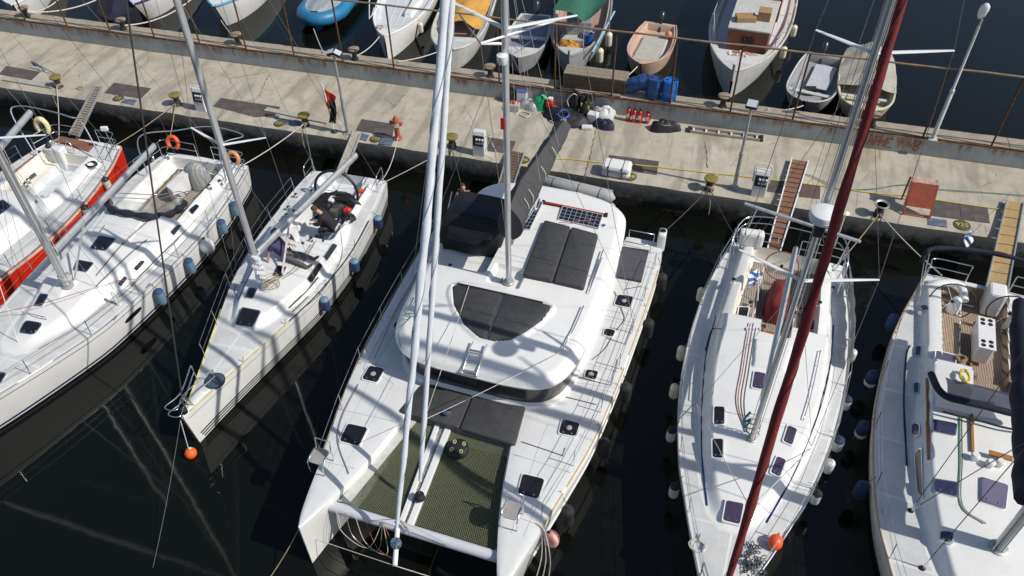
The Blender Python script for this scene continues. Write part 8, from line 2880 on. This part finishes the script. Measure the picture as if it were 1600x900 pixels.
MB().tube([rg + (0.2 * math.cos(a), 0.17 * math.sin(a), 0.08 * math.sin(a)) for a in np.linspace(0, 6.28, 20)[:-1]], 0.045, 7, closed=True).build('ring', ROPEB, t, 60)
MB().tube([rg + (0.02 + 0.19 * math.cos(a), 0.02 + 0.17 * math.sin(a), 0.05 + 0.08 * math.sin(a)) for a in np.linspace(0, 6.28, 20)[:-1]], 0.025, 7, closed=True).build('ring', BLACK, t, 60)
t = bag(899, 176, 0.28, 0.24, 0.82, BLKF, 'upright black diving vest with pale hose', seed=10)
c = P(899, 176, ZG)
MB().tube(smooth_line([c + (-0.2, -0.22, 0.3), c + (-0.28, -0.28, 0.7), c + (-0.05, -0.25, 0.98), c + (0.1, -0.1, 0.8)], 6), 0.018, 6).build('breathing_hose', ROPEW, t, 60)
t = bag(914, 180, 0.32, 0.26, 0.80, BLKF, 'black and yellow diving vest beside the white cartons', seed=11)
c = P(914, 180, ZG)
for k in range(6):
    q = c + (-0.2 + 0.09 * k, -0.22 + 0.02 * (k % 2), 0.3 + 0.09 * ((k * 3) % 5))
    MB().box(q, (0.09, 0.05, 0.16), 0.4 * k).build('yellow_strip', mat('lime_yellow_panel', (0.42, 0.40, 0.03), 0.6), t, None, bevel=0.01)
boxy(926, 190, (0.40, 0.32, 0.40), -0.15, WHTP, 'carton', 'white carton in front of the foil wrapped bundle', 'box')
bag(943, 184, 0.42, 0.3, 0.42, mat('white_foil_bag', (0.55, 0.56, 0.55), 0.35, var=0.25, scale=12, bump=0.9, bscale=18), 'white crinkled bundle right of the white carton', seed=13)
boxy(917, 201, (0.42, 0.22, 0.13), 0.18, WHTP, 'carton', 'small flat white carton lying in front of the dive bag', 'box')
bag(944, 198, 0.36, 0.24, 0.28, NAVF, 'dark blue bag in front of the white bundle', seed=15)
bag(1037, 202, 0.48, 0.26, 0.34, BLKF, 'black holdall lying right of the fire extinguishers', seed=16, strap=mat('grey_strap', (0.2, 0.2, 0.21), 0.7))
EXT = mat('extinguisher_red', (0.55, 0.02, 0.012), 0.3, var=0.08, coat=0.3)
for k, (px, py, h) in enumerate(((981, 188, 0.62), (990, 190, 0.60), (999, 191, 0.60), (1011, 192, 0.52))):
    c = P(px, py, ZG)
    t = thing('fire_extinguisher', 'red fire extinguisher, ' + ('leftmost of the four by the wall', 'second from left by the wall', 'third from left by the wall', 'rightmost and shortest of the four')[k], 'extinguisher', tuple(c), 'fire extinguishers in a row by the parapet')
    MB().lathe(c, [(0.085, 0), (0.09, 0.02), (0.09, h * 0.72), (0.07, h * 0.8), (0.03, h * 0.85), (0.03, h * 0.9)], 16).build('cylinder', EXT, t, 50)
    MB().box(c + (0, 0, h * 0.93), (0.04, 0.14, 0.05), 0.4 * k).build('valve', BLACK, t, None, bevel=0.008)
    MB().box(c + (0, -0.09, h * 0.42), (0.11, 0.01, 0.16)).build('label_plate', FWHT, t)
    MB().tube(smooth_line([c + (0.02, 0, h * 0.92), c + (0.11, -0.03, h * 0.8), c + (0.105, -0.03, h * 0.3)], 4), 0.012, 5).build('hose', BLACK, t, 60)
# folding ladder lying by the wall
a, b = P(1077, 202, ZG + 0.05), P(1190, 216, ZG + 0.05)
t = thing('ladder', 'grey aluminium ladder lying on the quay along the parapet', 'ladder', tuple(0.5 * (a + b) - (0, 0, 0.05)))
d_ = (b - a) / np.linalg.norm(b - a)
n_ = np.array([-d_[1], d_[0], 0])
LADM = mat('dusty_aluminium', (0.33, 0.31, 0.27), 0.5, metal=0.3, var=0.15, scale=6)
for s in (-1, 1):
    MB().beam(a + n_ * s * 0.14, b + n_ * s * 0.14, 0.05, 0.09).build('stile', LADM, t, None, bevel=0.006)
for k in range(6):
    q = a + (b - a) * (0.06 + 0.175 * k)
    MB().beam(q - n_ * 0.15, q + n_ * 0.15, 0.07, 0.05).build('rung', FWHT, t, None, bevel=0.006)
for e in (a, b):
    MB().box(e, (0.12, 0.34, 0.1), math.atan2(d_[1], d_[0])).build('rubber_end', RUBBER, t, None, bevel=0.015)
# white canister on the quay
c = P(963, 271, ZG)
t = thing('liferaft_canister', 'white ribbed canister with two dark straps lying on the quay', 'canister', tuple(c))
MB().box(c + (0, 0, 0.13), (1.02, 0.62, 0.26), -0.02).build('lower_shell', GEL, t, None, bevel=0.10)
MB().box(c + (0, 0, 0.33), (1.04, 0.64, 0.26), -0.02).build('upper_shell', GEL, t, None, bevel=0.11)
for k in (-0.26, 0.24):
    MB().box(c + (k, 0, 0.235), (0.03, 0.655, 0.47), -0.02).build('strap', BLACK, t, None, bevel=0.1)
# blue barrels on the coping
BARB = mat('blue_barrel_plastic', (0.018, 0.06, 0.20), 0.45, var=0.18, scale=4, stain=(0.12, 0.18, 0.3), stain_amt=0.4)
for (px, py), tilt_, mt_, lab in (((993, 152), 1.15, BARB, 'dull blue barrel tipped over on the parapet'), ((1018, 156), 0.06, BARB, 'dull blue barrel standing between the tipped and the bright barrel'),
                                  ((1043, 160), 0.0, mat('bright_blue_barrel', (0.012, 0.13, 0.46), 0.35, var=0.1, coat=0.2), 'bright blue barrel, rightmost of the three')):
    c = P(px, py, ZP)
    c[1] = YP + 0.42
    t = thing('barrel', lab, 'barrel', tuple(c), 'blue barrels on the parapet')
    M = np.array(Matrix.Rotation(tilt_, 3, 'Y') @ Matrix.Rotation(-0.15 if tilt_ > 1 else 0, 3, 'X'))
    off = np.array([-0.35, 0.05, 0.29]) if tilt_ > 1 else np.zeros(3)
    R0, H0 = 0.29, 0.82
    MB().lathe(c + off, [(0.0, 0), (R0 * 0.93, 0.0), (R0, 0.04), (R0, 0.24), (R0 * 1.04, 0.27), (R0, 0.30), (R0, 0.52), (R0 * 1.04, 0.55), (R0, 0.58), (R0, 0.76), (R0 * 0.95, H0), (R0 * 0.88, H0), (R0 * 0.86, H0 - 0.04), (0, H0 - 0.03)], 24, M=M).build('drum', mt_, t, 50)
    for k in (-1, 1):
        q = c + off + M @ np.array([k * 0.14, 0.05, H0 - 0.04])
        MB().lathe(q, [(0.04, 0), (0.04, 0.04), (0, 0.045)], 10, M=M).build('bung', BLACK, t, 50)
# long weathered timber box on the coping
t4 = [P(x, y, ZP + 0.62) for x, y in ((886, 110), (973, 124), (968, 133), (880, 119))]
c = np.mean(t4, 0)
t = thing('timber_box', 'long weathered timber box standing on the parapet left of the barrels', 'timber box', (c[0], c[1], ZP))
WTB = mat('weathered_timber', (0.24, 0.20, 0.15), 0.85, var=0.2, scale=8, bump=0.4, bscale=25)
Lb = 2.5
cx, cy = c[0] + 0.05, YP + 0.66
for k in range(3):
    MB().box((cx, cy - 0.25 + 0.25 * k, ZP + 0.60), (Lb, 0.235, 0.045)).build('top_plank', WTB, t, None, bevel=0.006)
for k in range(3):
    MB().box((cx, cy - 0.35, ZP + 0.10 + 0.195 * k), (Lb * 0.97, 0.03, 0.185)).build('front_plank', mat('dark_timber', (0.11, 0.078, 0.055), 0.85, var=0.25, scale=8, bump=0.4, bscale=25), t, None, bevel=0.006)
for s in (-1, 1):
    MB().box((cx + s * (Lb / 2 - 0.03), cy, ZP + 0.29), (0.05, 0.7, 0.57)).build('end_board', WTB, t, None)
MB().beam((cx + 0.1, YP + 0.1, ZP + 0.03), (cx + 1.1, YP + 0.16, ZP + 0.03), 0.16, 0.05).build('loose_plank', WTB, t, None)
# planks lying on the quay
for pts, lab in (([(412, 172), (418, 167), (513, 187), (510, 192)], 'long grey plank lying behind the yellow topped bollard'), ([(2, 124), (6, 119), (82, 130), (80, 137)], 'long grey plank lying at the far left bollard')):
    w_ = [P(x, y, ZQ + 0.07)[:2] for x, y in pts]
    one(MB().prism(w_, ZQ + 0.012, ZQ + 0.07), 'plank', mat('grey_plank', (0.36, 0.345, 0.30), 0.8, var=0.14, scale=7), lab, 'plank', None, None, 0.006)
# red steel stand with sloping panel
c = P(1431, 327, ZG)
t = thing('steel_stand', 'rusty red steel stand with sloping panel and whitish top', 'stand', tuple(c))
RST = mat('red_oxide_paint', (0.30, 0.062, 0.024), 0.65, var=0.2, scale=6, stain=(0.16, 0.06, 0.03), stain_amt=0.7, stain_scale=4)
pa = [c + np.array(q) for q in ((-0.42, -0.30, 0.30), (0.38, -0.30, 0.30), (0.36, 0.12, 0.98), (-0.40, 0.12, 0.98))]
pb = [q + np.array([0, 0.05, -0.03]) for q in pa]
MB().add(pa + pb, [(0, 1, 2, 3), (7, 6, 5, 4), (0, 4, 5, 1), (1, 5, 6, 2), (2, 6, 7, 3), (3, 7, 4, 0)]).build('front_panel', RST, t)
MB().box(c + (-0.02, 0.28, 0.985), (0.80, 0.34, 0.03)).build('top_shelf', mat('dusty_red_top', (0.42, 0.23, 0.18), 0.8, var=0.35, scale=9, stain=(0.55, 0.52, 0.5), stain_amt=0.9, stain_scale=4), t)
for x in (-0.44, 0.40):
    MB().beam(c + (x, -0.42, 0.0), c + (x, 0.14, 0.99), 0.05, 0.05).build('leg', RST, t)
    MB().beam(c + (x, 0.45, 0.0), c + (x, 0.42, 0.98), 0.05, 0.05).build('leg', RST, t)
MB().beam(c + (-0.44, -0.40, 0.08), c + (0.40, -0.40, 0.08), 0.05, 0.05).build('foot_bar', RST, t)
# hoses and loose ropes on the quay
zq = ZQ + 0.03
rope([P(x, y, zq) for x, y in ((812, 260), (835, 253), (880, 248), (940, 254), (1000, 258), (1100, 269), (1200, 280), (1290, 291), (1360, 301), (1420, 306), (1455, 311), (1543, 324), (1600, 331))], 0.017, ROPEY, 'hose', 'thin yellow hose running along the quay from catamaran to plywood gangway')
rope([P(x, y, zq + 0.02) for x, y in ((1232, 275), (1258, 272), (1285, 283), (1310, 295), (1345, 296), (1372, 294), (1395, 290), (1420, 289), (1460, 295), (1530, 300), (1610, 306))], 0.016, ROPEG, 'hose', 'thin green hose curving past the red stand')
rope([P(x, y, zq) for x, y in ((118, 138), (124, 135), (130, 138), (125, 140), (120, 138), (128, 136))], 0.018, ROPET, 'rope_coil', 'tangle of tan rope beside the slatted gangplank')
rope([P(x, y, zq) for x, y in ((805, 178), (815, 174), (828, 178), (822, 183), (812, 179))], 0.02, ROPEW, 'rope_coil', 'small pale rag of rope in front of the clear crate')
# little striped flag on a stick lying on the quay at the left
a, b = P(87, 116, ZQ + 0.05), P(50, 96, ZQ + 0.35)
t = thing('flag', 'small blue and white flag on a dark stick above the left cover plate', 'flag', tuple(a))
MB().tube([a, b], 0.018, 6).build('stick', DWIRE, t, 60)
cloth(b + (0.0, 0, 0), b + (a - b) * 0.45, 0.18, 12, 6, 0.04, 'flag_cloth', GREEK, t, 12, 0.0)

a, b = P(1500, 385, 1.6), P(1580, 300, 3.2)
t = thing('flag', 'small blue and white flag on a thin line behind the navy canvas yacht', 'flag', tuple(a))
MB().tube([a, b], 0.006, 5).build('line', DWIRE, t, 60)
q = a + (b - a) * 0.3
cloth(q, a + (b - a) * 0.16, 0.42, 10, 8, 0.04, 'flag_cloth', GREEK, t, 14, 0.1)
# ------------------------------------------------------------------ mooring lines
def moor(a, b, r, material, lab, drop=0.15, group='mooring lines'):
    return one(MB().tube(sag(a, b, drop, 16), r, 6), 'mooring_line', material, lab, 'rope', group)


BE = {k: P(*v, ZQ) + np.array([0, -0.1, 0.14]) for k, v in dict(a=(93, 136), b=(278, 164), c=(478, 196), d=(707, 230), e=(1108, 296), f=(1372, 336)).items()}
for i, (p, bk, mt_, r, lab) in enumerate((
        (R_.w(-1.2, 0.2, 1.2), 'a', ROPEW, 0.016, 'left stern line of the red hulled yacht'), (R_.w(1.2, 0.2, 1.2), 'b', ROPET, 0.015, 'right stern line of the red hulled yacht to the second bollard'),
        (A.w(-1.6, 0.2, 1.2), 'b', ROPET, 0.016, 'left stern line of the white cruiser'), (A.w(1.62, 0.2, 1.2), 'c', ROPEW, 0.018, 'pale stern line of the white cruiser to the planked bollard'),
        (B.w(-1.3, 0.2, 1.15), 'c', ROPEG, 0.014, 'green stern line of the racing yacht'), (C.w(-3.3, 0.1, 1.5), 'd', DWIRE, 0.016, 'left stern line of the catamaran'),
        (C.w(3.4, 0.2, 1.6), 'e', DWIRE, 0.016, 'dark right stern line of the catamaran to the yellow bollard'), (E.w(-1.5, 0.15, 1.25), 'e', DWIRE, 0.016, 'dark left stern line of the maroon sail yacht'),
        (E.w(1.55, 0.15, 1.25), 'f', ROPET, 0.016, 'right stern line of the maroon sail yacht to the grey bollard'), (F.w(-1.3, 0.1, 1.3), 'f', ROPEW, 0.020, 'thick pale stern line of the navy canvas yacht'))):
    moor(p, BE[bk], r, mt_, lab, 0.08)
moor(B.w(1.35, 0.15, 1.2), P(622, 214, ZQ + 0.62), 0.014, ROPEW, 'pale line from the racing yacht stern to the red hydrant', 0.25)
moor(B.w(1.4, 0.3, 1.15), P(700, 232, ZQ + 0.2), 0.012, GALV, 'taut line from the racing yacht stern towards the catamaran bollard', 0.03)
for k, (bk, sp) in enumerate(zip('abcdef', (3, 3, 4, 4, 4, 3))):
    c = P(*dict(a=(93, 136), b=(278, 164), c=(478, 196), d=(707, 230), e=(1108, 296), f=(1372, 336))[bk], ZQ)
    pts = [c + (0.135 * math.cos(a), 0.135 * math.sin(a), 0.12 + 0.02 * a / 6.28) for a in np.linspace(0, sp * 6.28, sp * 14)]
    pts += [c + (0.05, -0.35, 0.03), c + (0.12, -0.62, -0.1), c + (0.14, -0.66, -0.6)]
    rope(pts, 0.016, ROPET if k % 2 == 0 else DWIRE, 'mooring_rope', ('tan rope wound on the far left bollard', 'dark rope wound on the second bollard', 'tan rope wound on the planked bollard', 'dark rope wound on the catamaran bollard', 'tan rope wound on the bright yellow bollard', 'dark rope wound on the grey bowl bollard')[k], sm=2)
# lines of the small boats
for a, b, mt_, lab in ((P(593, 57, 1.2), (551, 97), ROPEW, 'white bow line of the white launch to the parapet bollard'), (P(704, 72, 1.0), (624, 97), ROPEW, 'slack bow line of the mustard tarpaulin boat'),
                       (P(345, 32, 0.9), (369, 72), ROPEW, 'white bow line of the blue gunwale boat'), (P(996, 104, 0.9), (955, 125), ROPEW, 'pale bow line of the peach skiff'),
                       (P(1255, 165, 0.6), (1200, 158), ROPEW, 'thin bow line of the grey dinghy'), (P(490, 45, 0.4), (510, 80), ROPEW, 'bow line of the cyan inflatable')):
    e = P(*b, ZP)
    e[1] = YP + 0.45
    moor(a, e + (0, 0, 0.1), 0.022, mt_, lab, 0.12, 'bow lines of the small boats')
e = P(37, 30, ZP)
e[1] = YP + 0.45
for x, y, lab in ((150, 0, 'upper white rope from the far left parapet bollard'), (95, -5, 'lower white rope from the far left parapet bollard')):
    moor(e + (0, 0, 0.2), P(x, y, 1.4), 0.03, ROPEW, lab, 0.2, 'bow lines of the small boats')
e2 = P(193, 46, ZP)
e2[1] = YP + 0.45
moor(e2 + (0, 0, 0.15), P(300, -2, 1.6), 0.03, ROPEW, 'sagging white rope from the second parapet bollard', 0.3, 'bow lines of the small boats')
# bow lines, float and sunken ropes on the near water
bw = B.w(0.0, B.L, 0.9)
flo = P(298, 708, 0.12)
ball_buoy(flo, 0.165, mat('orange_float', (0.72, 0.12, 0.02), 0.45, var=0.12), 'small orange float hanging below the racing yacht bow', neck=(0.0, 0.3, 1), eye=FWHT, oblong=1.0)
moor(flo + (0, 0, 0.2), B.w(-0.05, B.L + 0.05, 1.25), 0.012, ROPEW, 'thin white line holding the orange float', 0.0)
moor(B.w(-0.1, B.L, 1.2), P(236, 900, -0.05), 0.006, WIRE, 'long thin bow line of the racing yacht into the water', 0.1)
moor(P(480, 800, 1.2), P(420, 905, -0.05), 0.012, ROPET, 'thin bow line of the catamaran left hull into the water', 0.1)
# ------------------------------------------------------------------ people
SKIN = mat('skin', (0.48, 0.27, 0.19), 0.55, var=0.06, scale=12)


def skin(name, J, edges, rad, material, parent, sub=2):
    keys = list(J)
    off = np.array(parent['_o'][:])
    me = bpy.data.meshes.new(name)
    me.from_pydata([tuple(np.asarray(J[k], float) - off) for k in keys], [(keys.index(a), keys.index(b)) for a, b in edges], [])
    me.materials.append(material)
    o = bpy.data.objects.new(name, me)
    COL.objects.link(o)
    o.parent = parent
    o['_o'] = off.tolist()
    mod = o.modifiers.new('skin', 'SKIN')
    mod.use_smooth_shade = True
    sv = me.skin_vertices[0].data
    for i, k in enumerate(keys):
        sv[i].radius = (rad[k], rad[k]) if np.isscalar(rad[k]) else rad[k]
        sv[i].use_root = (i == 0)
    s = o.modifiers.new('sub', 'SUBSURF')
    s.levels = s.render_levels = sub
    return o


def person(lab, J, look, shirt, trousers, shoes, hair_m, base, long_sleeve=True):
    """J: joint positions in the world"""
    J = {k: np.asarray(v, float) for k, v in J.items()}
    t = thing('person', lab, 'person', tuple(base))
    J['belly'] = 0.5 * J['hip'] + 0.5 * J['chest']
    J['crown'] = J['head'] + (J['head'] - J['neck']) * 0.15
    rad = dict(hip=0.145, belly=0.14, chest=0.155, neck=0.062, head=0.09, crown=0.06, sl=0.075, sr=0.075, el=0.05, er=0.05, wl=0.034, wr=0.034, hl=0.095, hr=0.095, kl=0.066, kr=0.066, al=0.043, ar=0.043, tl=0.035, tr=0.035)
    E_ = [('hip', 'belly'), ('belly', 'chest'), ('chest', 'neck'), ('neck', 'head'), ('chest', 'sl'), ('sl', 'el'), ('el', 'wl'), ('chest', 'sr'), ('sr', 'er'), ('er', 'wr'),
          ('hip', 'hl'), ('hl', 'kl'), ('kl', 'al'), ('al', 'tl'), ('hip', 'hr'), ('hr', 'kr'), ('kr', 'ar'), ('ar', 'tr')]
    keys = ['hip', 'belly', 'chest', 'neck', 'head', 'sl', 'el', 'wl', 'sr', 'er', 'wr', 'hl', 'kl', 'al', 'tl', 'hr', 'kr', 'ar', 'tr']
    body = skin('body', {k: J[k] for k in keys}, E_, rad, SKIN, t)
    up = ['hip', 'belly', 'chest', 'sl', 'sr', 'el', 'er'] + (['wl', 'wr'] if long_sleeve else [])
    JJ = {k: J[k] for k in up}
    rad['collar'] = 0.055
    JJ['collar'] = J['chest'] + (J['neck'] - J['chest']) * 0.75
    if long_sleeve:
        for a, b in (('el', 'wl'), ('er', 'wr')):
            JJ[b] = J[a] + (J[b] - J[a]) * 0.9
    else:
        for a, b in (('sl', 'el'), ('sr', 'er')):
            JJ[b] = J[a] + (J[b] - J[a]) * 0.7
    skin('shirt', JJ, [e for e in E_ if e[0] in up and e[1] in up] + [('chest', 'collar')], {k: rad[k] * 1.3 + 0.015 for k in JJ}, shirt, t)
    lo_ = ['hip', 'hl', 'kl', 'al', 'hr', 'kr', 'ar']
    JJ = {k: J[k] for k in lo_}
    skin('trousers', JJ, [e for e in E_ if e[0] in lo_ and e[1] in lo_], {k: rad[k] * 1.12 + 0.012 for k in lo_}, trousers, t)
    for a, b in (('al', 'tl'), ('ar', 'tr')):
        d = J[b] - J[a]
        d = d / np.linalg.norm(d)
        MB().tube([J[a] - d * 0.05, J[a] + d * 0.03, J[a] + d * 0.14, J[a] + d * 0.21], [0.045, 0.055, 0.05, 0.025], 10, sq=0.85).build('shoe', shoes, t, 70)
    # head with face and hair
    f = np.asarray(look, float)
    upv = J['head'] - J['neck']
    upv = upv / np.linalg.norm(upv)
    f = f - upv * (f @ upv)
    f /= np.linalg.norm(f)
    sdv = np.cross(upv, f)
    M = np.array([sdv, f, upv]).T
    hc = J['head'] + upv * 0.045
    prof = [(0.0, -0.125), (0.045, -0.115), (0.066, -0.07), (0.075, 0.0), (0.078, 0.05), (0.065, 0.1), (0.035, 0.125), (0, 0.13)]
    hd = MB().lathe(hc, prof, 16, M=M, sy=1.22).build('head', SKIN, t, 80)
    MB().lathe(hc + M @ np.array([0, 0.10, -0.02]), [(0.0, -0.03), (0.016, -0.02), (0.012, 0.02), (0, 0.035)], 8, M=M).build('nose', SKIN, hd, 80)
    for s in (-1, 1):
        MB().lathe(hc + M @ np.array([s * 0.031, 0.083, 0.008]), [(0, -0.012), (0.013, 0), (0, 0.012)], 8, M=M).build('eye', BLACK, hd, 80)
        MB().lathe(hc + M @ np.array([s * 0.079, -0.005, -0.01]), [(0, -0.03), (0.014, -0.01), (0.018, 0.015), (0, 0.032)], 8, M=M, sx=0.6).build('ear', SKIN, hd, 80)
    MB().box(hc + M @ np.array([0, 0.085, -0.062]), (0.045, 0.012, 0.01), M=M).build('mouth', mat('lips', (0.32, 0.12, 0.10), 0.5), hd)
    hp = [(0.072, -0.06), (0.084, -0.01), (0.087, 0.05), (0.073, 0.108), (0.04, 0.136), (0, 0.142)]
    MB().lathe(hc + M @ np.array([0, -0.018, 0.004]), hp, 16, M=M, sy=1.14).build('hair', hair_m, t, 80)
    # hands: palm and five unequal fingers
    for a, b in (('el', 'wl'), ('er', 'wr')):
        d = J[b] - J[a]
        d /= np.linalg.norm(d)
        n = np.cross(d, (0, 0, 1.0))
        n = n / (np.linalg.norm(n) + 1e-9)
        q = np.cross(n, d)
        p0 = J[b]
        hm = MB().tube([p0 - d * 0.02, p0 + d * 0.03, p0 + d * 0.085], [0.03, 0.042, 0.038], 8, sq=0.5)
        for k, ln in enumerate((0.068, 0.08, 0.075, 0.06)):
            r0 = p0 + d * 0.08 + n * (-0.03 + 0.02 * k)
            hm.tube([r0, r0 + d * ln * 0.5 - q * 0.008, r0 + d * ln * 0.85 - q * 0.03], [0.0105, 0.0095, 0.007], 6)
        r0 = p0 + d * 0.03 - n * 0.038
        hm.tube([r0, r0 + d * 0.03 - n * 0.022, r0 + d * 0.06 - n * 0.02 - q * 0.01], [0.013, 0.011, 0.008], 6)
        hm.build('hand', SKIN, t, 70)
    return t


BLKSH = mat('black_jacket', (0.018, 0.017, 0.022), 0.85, var=0.2, scale=9, bump=0.4, bscale=14)
GRYTR = mat('grey_trousers', (0.10, 0.105, 0.10), 0.85, var=0.15, scale=9, bump=0.4, bscale=14)
PURSH = mat('navy_purple_shirt', (0.045, 0.04, 0.10), 0.85, var=0.2, scale=9, bump=0.4, bscale=14)
BRSH = mat('brown_shoes', (0.09, 0.065, 0.045), 0.7, var=0.2)
BRHR = mat('brown_hair', (0.075, 0.038, 0.02), 0.8, var=0.3, scale=20)
# man sitting on the cockpit edge of the racing yacht, bent forward to the left
h = P(520, 352, 1.15)
h = np.array([h[0], h[1], 1.12])
fw = np.array([-0.93, -0.25, 0.0])
sdw = np.array([0.25, -0.93, 0.0])
J = dict(hip=h, chest=h + fw * 0.22 + (0, 0, 0.40), neck=h + fw * 0.36 + (0, 0, 0.60), head=h + fw * 0.47 + (0, 0, 0.69),
         sl=h + fw * 0.28 + sdw * 0.19 + (0, 0, 0.50), sr=h + fw * 0.28 - sdw * 0.19 + (0, 0, 0.50),
         el=h + fw * 0.42 + sdw * 0.24 + (0, 0, 0.24), er=h + fw * 0.44 - sdw * 0.24 + (0, 0, 0.26),
         wl=h + fw * 0.66 + sdw * 0.15 + (0, 0, 0.22), wr=h + fw * 0.68 - sdw * 0.12 + (0, 0, 0.22),
         hl=h + fw * 0.06 + sdw * 0.11 - (0, 0, 0.03), hr=h + fw * 0.06 - sdw * 0.11 - (0, 0, 0.03),
         kl=h + fw * 0.46 + sdw * 0.16 + (0, 0, 0.0), kr=h + fw * 0.46 - sdw * 0.16 + (0, 0, 0.0),
         al=h + fw * 0.40 + sdw * 0.16 - (0, 0, 0.36), ar=h + fw * 0.42 - sdw * 0.16 - (0, 0, 0.36), tl=h + fw * 0.58 + sdw * 0.17 - (0, 0, 0.40), tr=h + fw * 0.6 - sdw * 0.17 - (0, 0, 0.40))
person('brown haired person in dark clothes crouching in the racing yacht cockpit', J, fw + np.array([0, 0, -0.6]), BLKSH, mat('black_trousers', (0.02, 0.02, 0.022), 0.85), BLACK, BRHR, h - (0, 0, 0.43))
# man lying back on the coachroof by the mast, legs stretched to the right
h = B.on(447, 398, 0.12)
fw = P(486, 408, h[2]) - h
fw = fw / np.linalg.norm(fw)
sdw = np.array([-fw[1], fw[0], 0])
zf = lambda p, dz: np.array([p[0], p[1], B.zat(*B.uv(p)) + dz])
J = dict(hip=h, chest=h - fw * 0.28 + (0, 0.02, 0.30), neck=h - fw * 0.34 + (0, 0.06, 0.51), head=h - fw * 0.33 + (0, 0.10, 0.63),
         sl=h - fw * 0.30 + sdw * 0.19 + (0, 0, 0.42), sr=h - fw * 0.30 - sdw * 0.19 + (0, 0, 0.42),
         el=h - fw * 0.18 + sdw * 0.30 + (0, 0, 0.20), er=h - fw * 0.42 - sdw * 0.30 + (0, 0, 0.18),
         wl=h + fw * 0.02 + sdw * 0.36 + (0, 0, 0.12), wr=h - fw * 0.45 - sdw * 0.36 - (0, 0, 0.08),
         hl=h + fw * 0.08 + sdw * 0.10 - (0, 0, 0.02), hr=h + fw * 0.08 - sdw * 0.10 - (0, 0, 0.02))
for s, k in ((1, 'l'), (-1, 'r')):
    kn = h + fw * 0.48 + sdw * (0.16 * s)
    J['k' + k] = zf(kn, 0.16 if s > 0 else 0.10)
    an_ = h + fw * 0.88 + sdw * (0.20 * s)
    J['a' + k] = zf(an_, 0.09)
    J['t' + k] = J['a' + k] + fw * 0.14 + sdw * 0.05 + (0, 0, 0.10)
person('person in purple shirt and grey trousers reclining beside the racing yacht mast', J, fw, PURSH, GRYTR, BRSH, BRHR, h - (0, 0, 0.12), False)
# person standing on the catamaran stern, seen behind the black canopy
hd_ = P(723, 293, 2.95)
g = np.array([hd_[0], hd_[1], 1.25])
fw, sdw = np.array([0.6, -0.8, 0]), np.array([0.8, 0.6, 0])
J = dict(hip=g + (0, 0, 0.93), chest=g + (0, 0, 1.32), neck=g + (0, 0, 1.52), head=g + (0, 0, 1.64), sl=g + sdw * 0.19 + (0, 0, 1.44), sr=g - sdw * 0.19 + (0, 0, 1.44),
         el=g + sdw * 0.26 + (0, 0, 1.16), er=g - sdw * 0.27 + (0, 0, 1.17), wl=g + sdw * 0.22 + fw * 0.2 + (0, 0, 0.98), wr=g - sdw * 0.24 + fw * 0.22 + (0, 0, 1.0),
         hl=g + sdw * 0.1 + (0, 0, 0.88), hr=g - sdw * 0.1 + (0, 0, 0.88), kl=g + sdw * 0.11 + fw * 0.03 + (0, 0, 0.47), kr=g - sdw * 0.11 + fw * 0.05 + (0, 0, 0.47),
         al=g + sdw * 0.11 + (0, 0, 0.08), ar=g - sdw * 0.11 + (0, 0, 0.08), tl=g + sdw * 0.13 + fw * 0.14 + (0, 0, 0.03), tr=g - sdw * 0.13 + fw * 0.14 + (0, 0, 0.03))
person('brown haired person standing at the catamaran stern behind the black canopy', J, fw, mat('tan_shirt', (0.22, 0.14, 0.09), 0.85), BLKSH, BLACK, BRHR, g)
# sail bags and gear in the racing yacht cockpit
for (px, py), r1, r2, hh, mt_, lab, sd_ in (((528, 318), 0.75, 0.34, 0.36, BLKF, 'long black sail bag across the racing yacht cockpit', 31), ((520, 330), 0.4, 0.35, 0.3, BLKF, 'rumpled black bag behind the crouching person', 32),
                                           ((543, 331), 0.16, 0.13, 0.16, mat('red_bag_nylon', (0.55, 0.03, 0.015), 0.6, var=0.2), 'small red bag in the racing yacht cockpit', 33), ((545, 345), 0.28, 0.25, 0.22, BLKF, 'black bundle right of the crouching person', 34),
                                           ((565, 300), 0.11, 0.12, 0.1, ORNG, 'orange pouch near the wheel of the racing yacht', 35)):
    bag(px, py, r1, r2, hh, mt_, lab, seed=sd_, z=0.98)
a, b = P(520, 311, 1.3), P(543, 313, 1.3)
one(MB().tube([a, b], 0.09, 12), 'air_cylinder', BLACK, 'black cylinder lying on the long sail bag', 'cylinder', None, 60)

for o in list(bpy.data.objects):
    if '_o' in o.keys():
        del o['_o']
